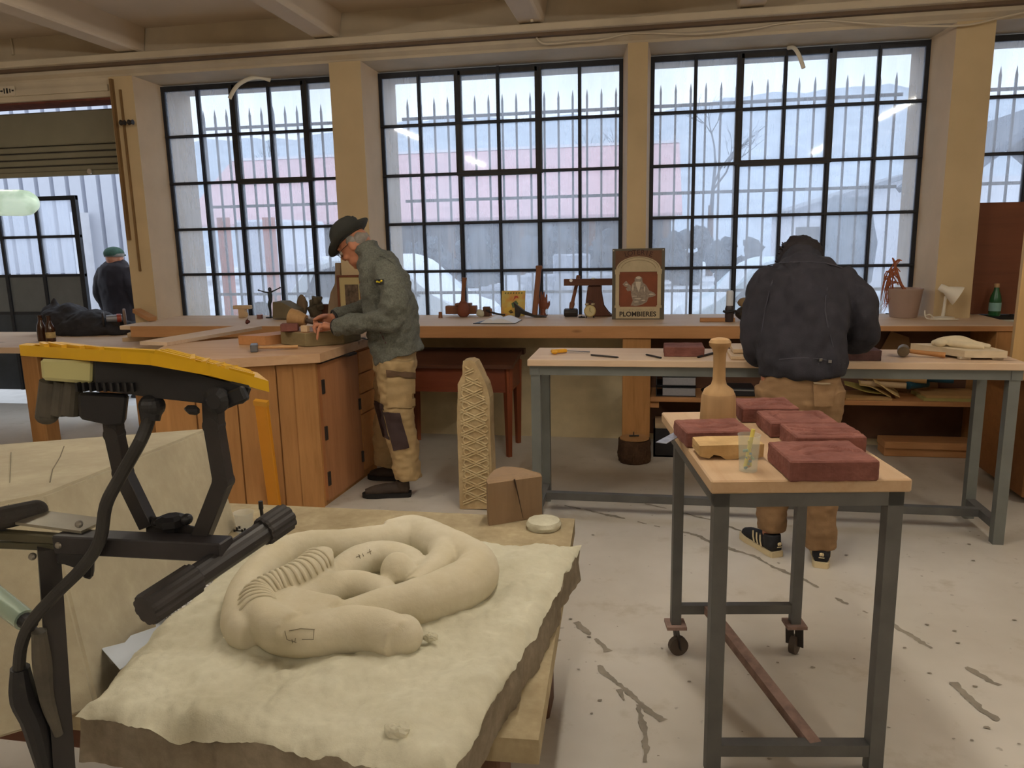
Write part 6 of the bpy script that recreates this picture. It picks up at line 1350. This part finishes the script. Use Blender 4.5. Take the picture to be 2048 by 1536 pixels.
def patch_on(par, pix, off, name, m, nx=9, ny=12):
    """quad patch sewn on the cloth: its grid follows the cloth under it"""
    dg = bpy.context.evaluated_depsgraph_get(); dg.update(); (ax, ay), (bx_, by), (cx, cy), (dx, dy) = pix; g = G(); rows = []; ymax = 5.0
    for j in range(ny+1):
        v = j/ny; r = []
        for i in range(nx+1):
            u = i/nx; x = (ax*(1-u)+bx_*u)*(1-v)+(dx*(1-u)+cx*u)*v; y = (ay*(1-u)+by*u)*(1-v)+(dy*(1-u)+cy*u)*v
            ok, loc, nor, _, ob, _ = scene.ray_cast(dg, V((0, 0, H)), ray(x, y).normalized()); r.append(g.bm.verts.new(loc+nor*off) if ok and ob == par else None)
        rows.append(r)
    for j in range(ny):
        for i in range(nx):
            q = (rows[j][i], rows[j][i+1], rows[j+1][i+1], rows[j+1][i])
            if all(q): g.bm.faces.new(q)
    if not g.bm.faces: return None
    bmesh.ops.delete(g.bm, geom=[v for v in g.bm.verts if not v.link_faces], context='VERTS'); g.bm.normal_update(); bmesh.ops.solidify(g.bm, geom=list(g.bm.faces), thickness=.003); return g.out(name, m, par, 60)
patch_on(jk, [(751, 559), (768, 560), (768, 569.5), (751, 568.5)], .004, 'sleeve_badge', M_trim, 6, 4)
M_by = mat('badge_yellow', '#d9c21f', .6, var=0)
for x, y, sx, sz in ((755.5, 563, .010, .012), (759.5, 564.5, .012, .009), (763.5, 562.5, .009, .013)): stick(jk, x, y, 4.1, sx*.8, sz*.8, 'badge_mark', M_by, .012)
def line_on(par, pix, r, name, m):
    dg = bpy.context.evaluated_depsgraph_get(); dg.update(); P = []
    for x, y in pix:
        ok, loc, nor, *_ = scene.ray_cast(dg, V((0, 0, H)), ray(x, y).normalized())
        if ok and loc.y < 6: P.append(loc)
    if len(P) > 1: G().tube(P, r, 6, sub=2).out(name, m, par, 60)
line_on(jk, [(757, 650), (761, 664), (767, 676), (772, 687)], .003, 'pocket_zip', mat('dark_red_zip', '#4a1f24', .6))
line_on(jk, [(760, 512), (775, 518), (790, 530)], .0022, 'yoke_seam', mat('fleece_seam', '#42433d', .9)); line_on(jk, [(757, 520), (737, 540), (735, 565)], .0022, 'yoke_seam', mat('fleece_seam', '#42433d', .9))
# trousers
g = G(); M_khaki = mat('khaki_canvas', '#a38a62', .85, var=.15, scale=9, bmp=.2, bscale=150)
g.tube([at(790, 690, Y0_), at(790, 715, Y0_), at(789, 738, Y0_)], [.125, .132, .120], 22, flat=((0, 1, 0), 1.3))
g.tube([at(790, 722, 4.235), at(792, 770, 4.22), at(795, 812, 4.205), at(798, 850, 4.195), at(806, 890, 4.185), at(812, 920, 4.18), at(817, 958, 4.17)], [.112, .108, .100, .090, .088, .085, .082], 20, sub=4)
g.tube([at(787, 722, 4.405), at(784, 770, 4.42), at(779, 812, 4.43), at(776, 848, 4.435), at(774, 885, 4.45), at(773, 930, 4.46)], [.112, .108, .096, .09, .085, .08], 20, sub=4)
g.remesh(.0085, 4); folds(g, .014, 9, (1, 1, 1.6), 4, .6); tz = g.out('work_trousers', M_khaki, m1, 80)
M_dpatch = mat('dark_knee_patch', '#3b2b2a', .85, var=.15, scale=12)
patch_on(tz, [(768, 824), (800, 826), (818, 895), (788, 902)], .004, 'knee_patch', M_dpatch)
patch_on(tz, [(748, 800), (766, 808), (782, 880), (766, 872)], .004, 'knee_patch', M_dpatch)
patch_on(tz, [(776, 757), (828, 757), (828, 817), (776, 815)], .006, 'cargo_pocket', M_khaki); patch_on(tz, [(774, 740), (828, 745), (828, 756), (774, 752)], .009, 'pocket_flap', mat('brown_pocket_flap', '#5c4632', .85)); patch_on(tz, [(778, 780), (806, 783), (806, 788), (778, 786)], .008, 'tool_strap', M_dpatch)
M_shoe = mat('dark_brown_boot', '#3b2f26', .75, var=.25, scale=18, bmp=.3); M_sole = mat('black_sole', '#1d1a18', .8)
h = az(846, 968, 0); shoe(m1, (h.x-.005, 4.19), (-.27, -.055), .29, M_shoe, M_sole); shoe(m1, (-1.515, 4.47), (-.25, .02), .27, M_shoe, M_sole)
# hat and glasses
M_hat = mat('dark_felt', '#34342f', .9, var=.15, scale=20, bmp=.2, bscale=200); HC = C1+u1*.048+f1*.004
M4 = Matrix.Translation(HC) @ R1.to_4x4()
g = G(); rings = []
for rr, zz in ((.088, .004), (.108, -.004), (.128, -.006), (.153, 0), (.153, .004), (.128, 0), (.108, .002), (.086, .010)):
    ring_ = []
    for k in range(40):
        a = 2*PI*k/40; x, y = rr*math.cos(a)*1.02, rr*math.sin(a)*.93; out_ = max(0, (rr-.09)/.056)
        z = zz+out_*(.028*abs(math.sin(a))**2+.030*max(0, -math.cos(a)-.1)**1.5-.012*max(0, math.cos(a)))
        ring_.append(g.bm.verts.new(M4 @ V((x, y, z))))
    rings.append(ring_)
for A, B in zip(rings, rings[1:]+rings[:1]):
    for k in range(40): g.bm.faces.new((A[k], A[(k+1) % 40], B[(k+1) % 40], B[k]))
hat = g.out('hat', M_hat, m1, 60); hat['label'] = 'dark grey felt hat with a dented crown'
g = G(); pr = [(.104, 0), (.104, .03), (.101, .06), (.096, .085), (.085, .105), (.06, .116), (.0, .112)]
g.lathe(pr, (0, 0, 0), None, 36, 1.03, .86)
for v in g.bm.verts:
    t_ = max(0, (v.co.z-.05)/.065); v.co.z -= .030*t_*math.exp(-(v.co.y/.028)**2); 
    if v.co.x > .03: v.co.y *= 1-.28*t_*min(1, (v.co.x-.03)/.05)
    v.co.x -= .012*t_
g.xf(M4); g.out('crown', M_hat, hat, 60)
g = G(); g.lathe([(.1055, .003), (.107, .004), (.1065, .026), (.1045, .027)], (0, 0, 0), None, 36, 1.03, .87); g.xf(M4); g.out('hat_band', mat('dark_hat_band', '#2a2a28', .8), hat, 60)
g = G()
for s in (-1, 1):
    c = C1+f1*.104+l1*(s*.034)+u1*.008; g.tube([c+l1*(.024*math.cos(2*PI*k/16))+u1*(.018*math.sin(2*PI*k/16)) for k in range(16)], .0018, 6, close=True); g.tube([c+l1*(s*.024), C1+f1*.05+l1*(s*.078)+u1*.012, C1-f1*.005+l1*(s*.080)+u1*.012], .0016, 6)
g.tube([C1+f1*.106+l1*.010+u1*.01, C1+f1*.106-l1*.010+u1*.01], .0016, 6); g.out('glasses', mat('dark_spectacle_wire', '#3a3634', .4, .5), m1, 60)
g = G(); g.ball(C1-f1*.048+u1*.004, (.05, .075, .052), R1)
for s in (-1, 1): g.ball(C1-f1*.012+l1*(s*.068)+u1*.022, (.03, .014, .03), R1)
g.rough(.003, 60, 1); g.out('hair', mat('grey_hair', '#8f8880', .9, var=.2, scale=60), m1, 60)

# ---------------------------------------------------------------- man seen from behind, bending over the steel table
m2 = thing('person', 'man from behind in dark denim jacket and brown trousers bending over the steel table', 'person', (.66, 3.55, 0))
f2 = V((0, .64, -.77)); u2 = V((0, .77, .64)); C2 = at(1600, 527, 3.985)
g = G(); l2, R2 = head_geo(g, C2, f2, u2)
sp2 = [at(1603, 745, 3.54), at(1604, 680, 3.58), at(1608, 600, 3.70), at(1608, 548, 3.80), at(1603, 528, 3.88)]
g.tube([C2-f2*.03-u2*.05, lerp(C2-f2*.03-u2*.05, sp2[4], .5), sp2[4]], [.056, .056, .065], 14)
g.tube([p+V((0, .03, -.01)) for p in sp2], [.09, .09, .095, .08, .05], 18, flat=((1, 0, 0), 1.35), sub=3)
AR = [[at(1540, 562, 3.78), at(1513, 630, 3.70), at(1510, 690, 3.68), V((.50, 3.86, .985)), V((.56, 3.97, .955))], [at(1683, 562, 3.78), at(1722, 625, 3.72), at(1725, 662, 3.74), V((.84, 3.88, .985)), V((.76, 3.99, .955))]]
for A in AR: g.tube(A, [.06, .05, .043, .038, .028], 14, sub=3)
for W, s in ((AR[0][4], 1), (AR[1][4], -1)):
    K = W+V((s*.025, .06, -.02)); hand(g, W, K, V((1, 0, 0)), .085, [([K+V((dx, 0, 0)), K+V((dx*1.2+s*.006, .03, -.004)), K+V((dx*1.25+s*.01, .055+e, -.02))], r) for dx, e, r in ((-.03, -.008, .008), (-.01, .006, .009), (.012, .008, .009), (.032, -.004, .0082))], [lerp(W, K, .3)+V((s*.03, 0, 0)), W+V((s*.06, .03, -.015)), W+V((s*.07, .055, -.025))])
LG2 = [[V((.575, 3.55, .87)), V((.58, 3.58, .66)), V((.585, 3.61, .46)), V((.58, 3.62, .25)), V((.575, 3.62, .08))], [V((.738, 3.53, .87)), V((.748, 3.54, .66)), V((.758, 3.55, .46)), V((.77, 3.52, .25)), V((.776, 3.51, .08))]]
for L_ in LG2: g.tube(L_, [.085, .075, .055, .052, .038], 14, sub=3)
g.remesh(.0065, 3); b2_ = g.out('body', M_skin, m2, 70); face_parts(C2, f2, u2, l2, b2_)
g = G(); M_denim = mat('black_denim', '#26242b', .9, var=.22, scale=16, bmp=.25, bscale=260)
g.tube([at(1603, 748, 3.545), at(1603, 728, 3.55), at(1604, 680, 3.60), at(1606, 630, 3.66), at(1609, 585, 3.735), at(1609, 552, 3.80), at(1605, 532, 3.86)], [.130, .134, .140, .146, .143, .118, .078], 28, flat=((1, 0, 0), 1.40), sub=4)
g.tube([at(1605, 545, 3.83), at(1602, 521, 3.88), at(1601, 508, 3.91)], [.095, .082, .076], 20, flat=((1, 0, 0), 1.1))
g.tube([at(1552, 562, 3.78), at(1525, 600, 3.73), at(1514, 640, 3.69), at(1512, 690, 3.67), at(1522, 700, 3.74), V((.50, 3.86, .985)), V((.55, 3.95, .96))], [.098, .088, .078, .073, .070, .060, .052], 20, sub=4)
g.tube([at(1670, 562, 3.78), at(1700, 590, 3.74), at(1722, 628, 3.70), at(1723, 660, 3.71), at(1708, 680, 3.76), V((.84, 3.88, .985)), V((.77, 3.97, .96))], [.098, .09, .082, .080, .072, .060, .052], 20, sub=4)
g.remesh(.0088, 5); folds(g, .020, 7, (1.3, 1, .9), 9, .6); jk2 = g.out('denim_jacket', M_denim, m2, 80)
M_seam = mat('denim_seam', '#3c3a42', .9, var=.1)
line_on(jk2, [(1535, 531), (1560, 526), (1600, 524), (1650, 526), (1685, 536)], .003, 'yoke_seam', M_seam); line_on(jk2, [(1517, 727), (1560, 719), (1610, 716), (1650, 720), (1690, 728)], .003, 'hem_seam', M_seam)
line_on(jk2, [(1545, 560), (1530, 620), (1520, 690), (1515, 730)], .0025, 'back_seam', M_seam); line_on(jk2, [(1655, 575), (1650, 620), (1665, 690), (1680, 730)], .0025, 'back_seam', M_seam)
M_rivet = mat('steel_button', '#8c8a86', .35, .8)
for x, y in ((1641, 719), (1660, 723)): stick(jk2, x, y, 3.4, .014, .014, 'hem_button', M_rivet, .006)
g = G(); M_brown = mat('brown_trousers', '#86694a', .88, var=.16, scale=9, bmp=.2, bscale=160)
g.tube([at(1603, 735, 3.55), at(1602, 760, 3.55), at(1600, 795, 3.55), at(1598, 822, 3.555)], [.117, .128, .134, .12], 24, flat=((1, 0, 0), 1.36), sub=2)
g.tube([V((.568, 3.55, .82)), V((.575, 3.575, .66)), V((.583, 3.60, .5)), V((.582, 3.615, .33)), V((.578, 3.622, .18)), V((.576, 3.622, .105))], [.102, .096, .082, .074, .07, .067], 20, sub=4)
g.tube([V((.745, 3.53, .82)), V((.75, 3.54, .66)), V((.758, 3.545, .5)), V((.768, 3.53, .33)), V((.775, 3.515, .18)), V((.778, 3.51, .075))], [.102, .096, .082, .074, .07, .068], 20, sub=4)
g.remesh(.0085, 4); folds(g, .010, 9, (1, 1, 1.7), 14, .6); tz2 = g.out('brown_trousers', M_brown, m2, 80)
patch_on(tz2, [(1625, 768), (1668, 768), (1664, 812), (1628, 812)], .004, 'back_pocket', M_brown); patch_on(tz2, [(1626, 764), (1658, 766), (1656, 771), (1628, 771)], .007, 'pale_cloth', mat('pale_pocket_cloth', '#a08f74', .85)); 
patch_on(tz2, [(1514, 745), (1688, 745), (1688, 756), (1516, 756)], .006, 'dark_shirt_tail', M_black, 24, 3)
M_snk = mat('black_sneaker', '#1d1d22', .7, var=.15); M_crm = mat('cream_sole', '#cdbd98', .7, var=.08)
shoe(m2, (.600, 3.545), (-.14, .28), .29, M_snk, M_crm, True); shoe(m2, (.772, 3.445), (.05, .28), .29, M_snk, M_crm, True)
g = G(); g.ball(C2+u2*.012-f2*.022, (.104, .100, .112), R2, 48, 32)
for v in g.bm.verts:
    d = (v.co-C2).normalized(); v.co += d*(.016*abs(noise.noise(v.co*28))+.008*noise.noise(v.co*60))
hr = g.out('hair', mat('black_curly_hair', '#1d1618', .75, var=.4, scale=60), m2, 80)
g = G(); rn = random.Random(2)
for k in range(46):
    a = rn.uniform(0, PI); b = rn.uniform(-.6, .9); d = (V((math.cos(a), 0, 0))+u2*math.sin(a)*.9-f2*b).normalized(); p = C2+d*.108+u2*.006; t_ = V((rn.uniform(-1, 1), rn.uniform(-1, 1), rn.uniform(-.2, .6)))*.022
    g.tube([p, p+t_*.6+d*.012, p+t_+d*.004, p+t_*1.3-d*.002], [.004, .0035, .0025, .001], 6, sub=2)
g.out('curl', mat('black_curls', '#201a1c', .7, var=.2), hr, 60)

# ---------------------------------------------------------------- man outside behind the roller door
m3 = thing('person', 'man in a green cap and dark jacket standing outside the roller door', 'person', (-5.72, 7.5, -.15))
f3 = V((.1, 1, 0)).normalized(); u3 = V((0, 0, 1)); C3 = at(229, 517, 7.5); X3, zb = C3.x, -.15
g = G(); l3, R3_ = head_geo(g, C3, f3, u3); g.tube([C3-u3*.06-f3*.02, C3-u3*.2-f3*.02], [.056, .06], 12)
Q = lambda x, y, z: V((X3+x, 7.5+y, z))
g.tube([Q(0, 0, .75), Q(0, 0, .95), Q(0, -.01, 1.12), Q(0, -.01, 1.27), Q(0, 0, 1.33)], [.11, .105, .115, .11, .06], 16, flat=((1, 0, 0), 1.45), sub=2)
A3 = [[Q(s*.12, 0, 1.24), Q(s*.195, -.03, 1.08), Q(s*.205, .02, .88), Q(s*.19, .12, .74)] for s in (-1, 1)]
for A in A3: g.tube(A, [.055, .047, .04, .028], 12, sub=2)
for s, A in ((-1, A3[0]), (1, A3[1])):
    W = A[3]; K = W+V((0, .04, -.07)); hand(g, W, K, V((0, 1, 0)), .085, [([K+V((0, e, 0)), K+V((0, e+.01, -.03)), K+V((0, e+.02, -.06))], .0085) for e in (-.03, -.01, .01, .03)], [W+V((0, .03, -.02)), W+V((0, .06, -.05)), W+V((0, .06, -.075))])
for s in (-1, 1): g.tube([Q(s*.09, 0, .75), Q(s*.095, 0, .35), Q(s*.1, 0, zb+.08)], [.08, .055, .04], 12, sub=2)
g.remesh(.008, 3); b3 = g.out('body', M_skin, m3, 70); face_parts(C3, f3, u3, l3, b3)
g = G(); g.tube([Q(0, 0, .70), Q(0, 0, .9), Q(0, -.015, 1.1), Q(0, -.015, 1.24), Q(0, 0, 1.31), Q(0, -.005, 1.35)], [.135, .132, .14, .135, .10, .075], 24, flat=((1, 0, 0), 1.45), sub=3)
for A in A3: g.tube([A[0], A[1], A[2], lerp(A[2], A[3], .85)], [.095, .08, .066, .052], 16, sub=3)
g.remesh(.011, 4); folds(g, .016, 7, (1.2, 1, .8), 21); g.out('dark_jacket', mat('dark_maroon_jacket', '#1f171b', .8, var=.2, scale=10), m3, 80)
g = G(); g.tube([Q(0, 0, .82), Q(0, 0, .70)], [.12, .125], 18, flat=((1, 0, 0), 1.35))
for s in (-1, 1): g.tube([Q(s*.09, 0, .74), Q(s*.095, 0, .35), Q(s*.1, 0, zb+.05)], [.1, .085, .075], 16, sub=3)
g.remesh(.012, 3); g.out('dark_trousers', mat('dark_work_trousers', '#2f2f33', .85), m3, 80)
for s in (-1, 1): shoe(m3, (X3+s*.1, 7.41), (s*.05, .28), .28, M_shoe, M_sole, None, .075, zb+.001)
g = G(); g.ball(C3+u3*.052, (.112, .098, .075), R3_)
for v in g.bm.verts: v.co.z = max(C3.z+.03, v.co.z)
g.tube([C3+u3*.035+f3*.09-l3*.06, C3+u3*.03+f3*.15, C3+u3*.035+f3*.09+l3*.06], .008, 8, sub=3); cp = g.out('green_cap', mat('dark_green_cap', '#2f4a3c', .85, var=.3, scale=30), m3, 60)
g = G(); g.lathe([(.098, .018), (.101, .020), (.101, .05), (.098, .052)], C3, None, 24); g.out('cap_band', mat('grey_cap_band', '#6f6a62', .8, var=.3, scale=40), cp, 60)
# ================================================================== light
world = bpy.data.worlds.new('overcast'); scene.world = world; world.use_nodes = True
bg = world.node_tree.nodes['Background']; bg.inputs[0].default_value = (.80, .885, 1.0, 1); bg.inputs[1].default_value = 1.32
# fluorescent battens on the ceiling behind the camera
M_tube = mat('lit_fluorescent_tube', '#ffffff', .5, var=0, emit='#fff7ea', estr=76)
def batten(x, y, along, lab):
    t = thing('fluorescent_batten', lab, 'ceiling light', (x, y, 3.0), 'ceiling battens'); dx, dy = ((.75, 0) if along == 'x' else (0, .75))
    G().bx(x-dx-.05, x+dx+.05, y-dy-.05, y+dy+.05, 2.87, 2.92).out('housing', M_white, t); g = G(); g.cyl((x-dx, y-dy, 2.845), (x+dx, y+dy, 2.845), .019, None, 12); g.out('tube', M_tube, t)
    for s in (-1, 1): G().box((x+dx*s, y+dy*s, 2.85), (.04, .04, .04)).out('end_holder', M_white, t); G().cyl((x+dx*s*.8, y+dy*s*.8, 2.92), (x+dx*s*.8, y+dy*s*.8, 3.119), .006, None, 8).out('suspension_rod', M_white, t)
for x, y in ((-3.1, 2.35), (-.1, 2.35), (2.7, 2.35), (-3.1, -1.7), (-.1, -1.7), (2.7, -1.7)): batten(x, y, 'y', 'fluorescent tube light hanging below the workshop ceiling')
for o in list(COL.objects):
    if o.type == 'MESH' and o.parent is None and 'kind' not in o and 'label' not in o: print('UNTAGGED', o.name)
scene.view_settings.view_transform = 'Standard'; scene.view_settings.look = 'None'; scene.view_settings.gamma = 1; scene.view_settings.use_curve_mapping = False
scene.view_settings.exposure = 0.6
scene.cycles.max_bounces = 10; scene.cycles.transparent_max_bounces = 24; scene.cycles.diffuse_bounces = 5; scene.cycles.use_denoising = True
scene.cycles.sample_clamp_indirect = 6
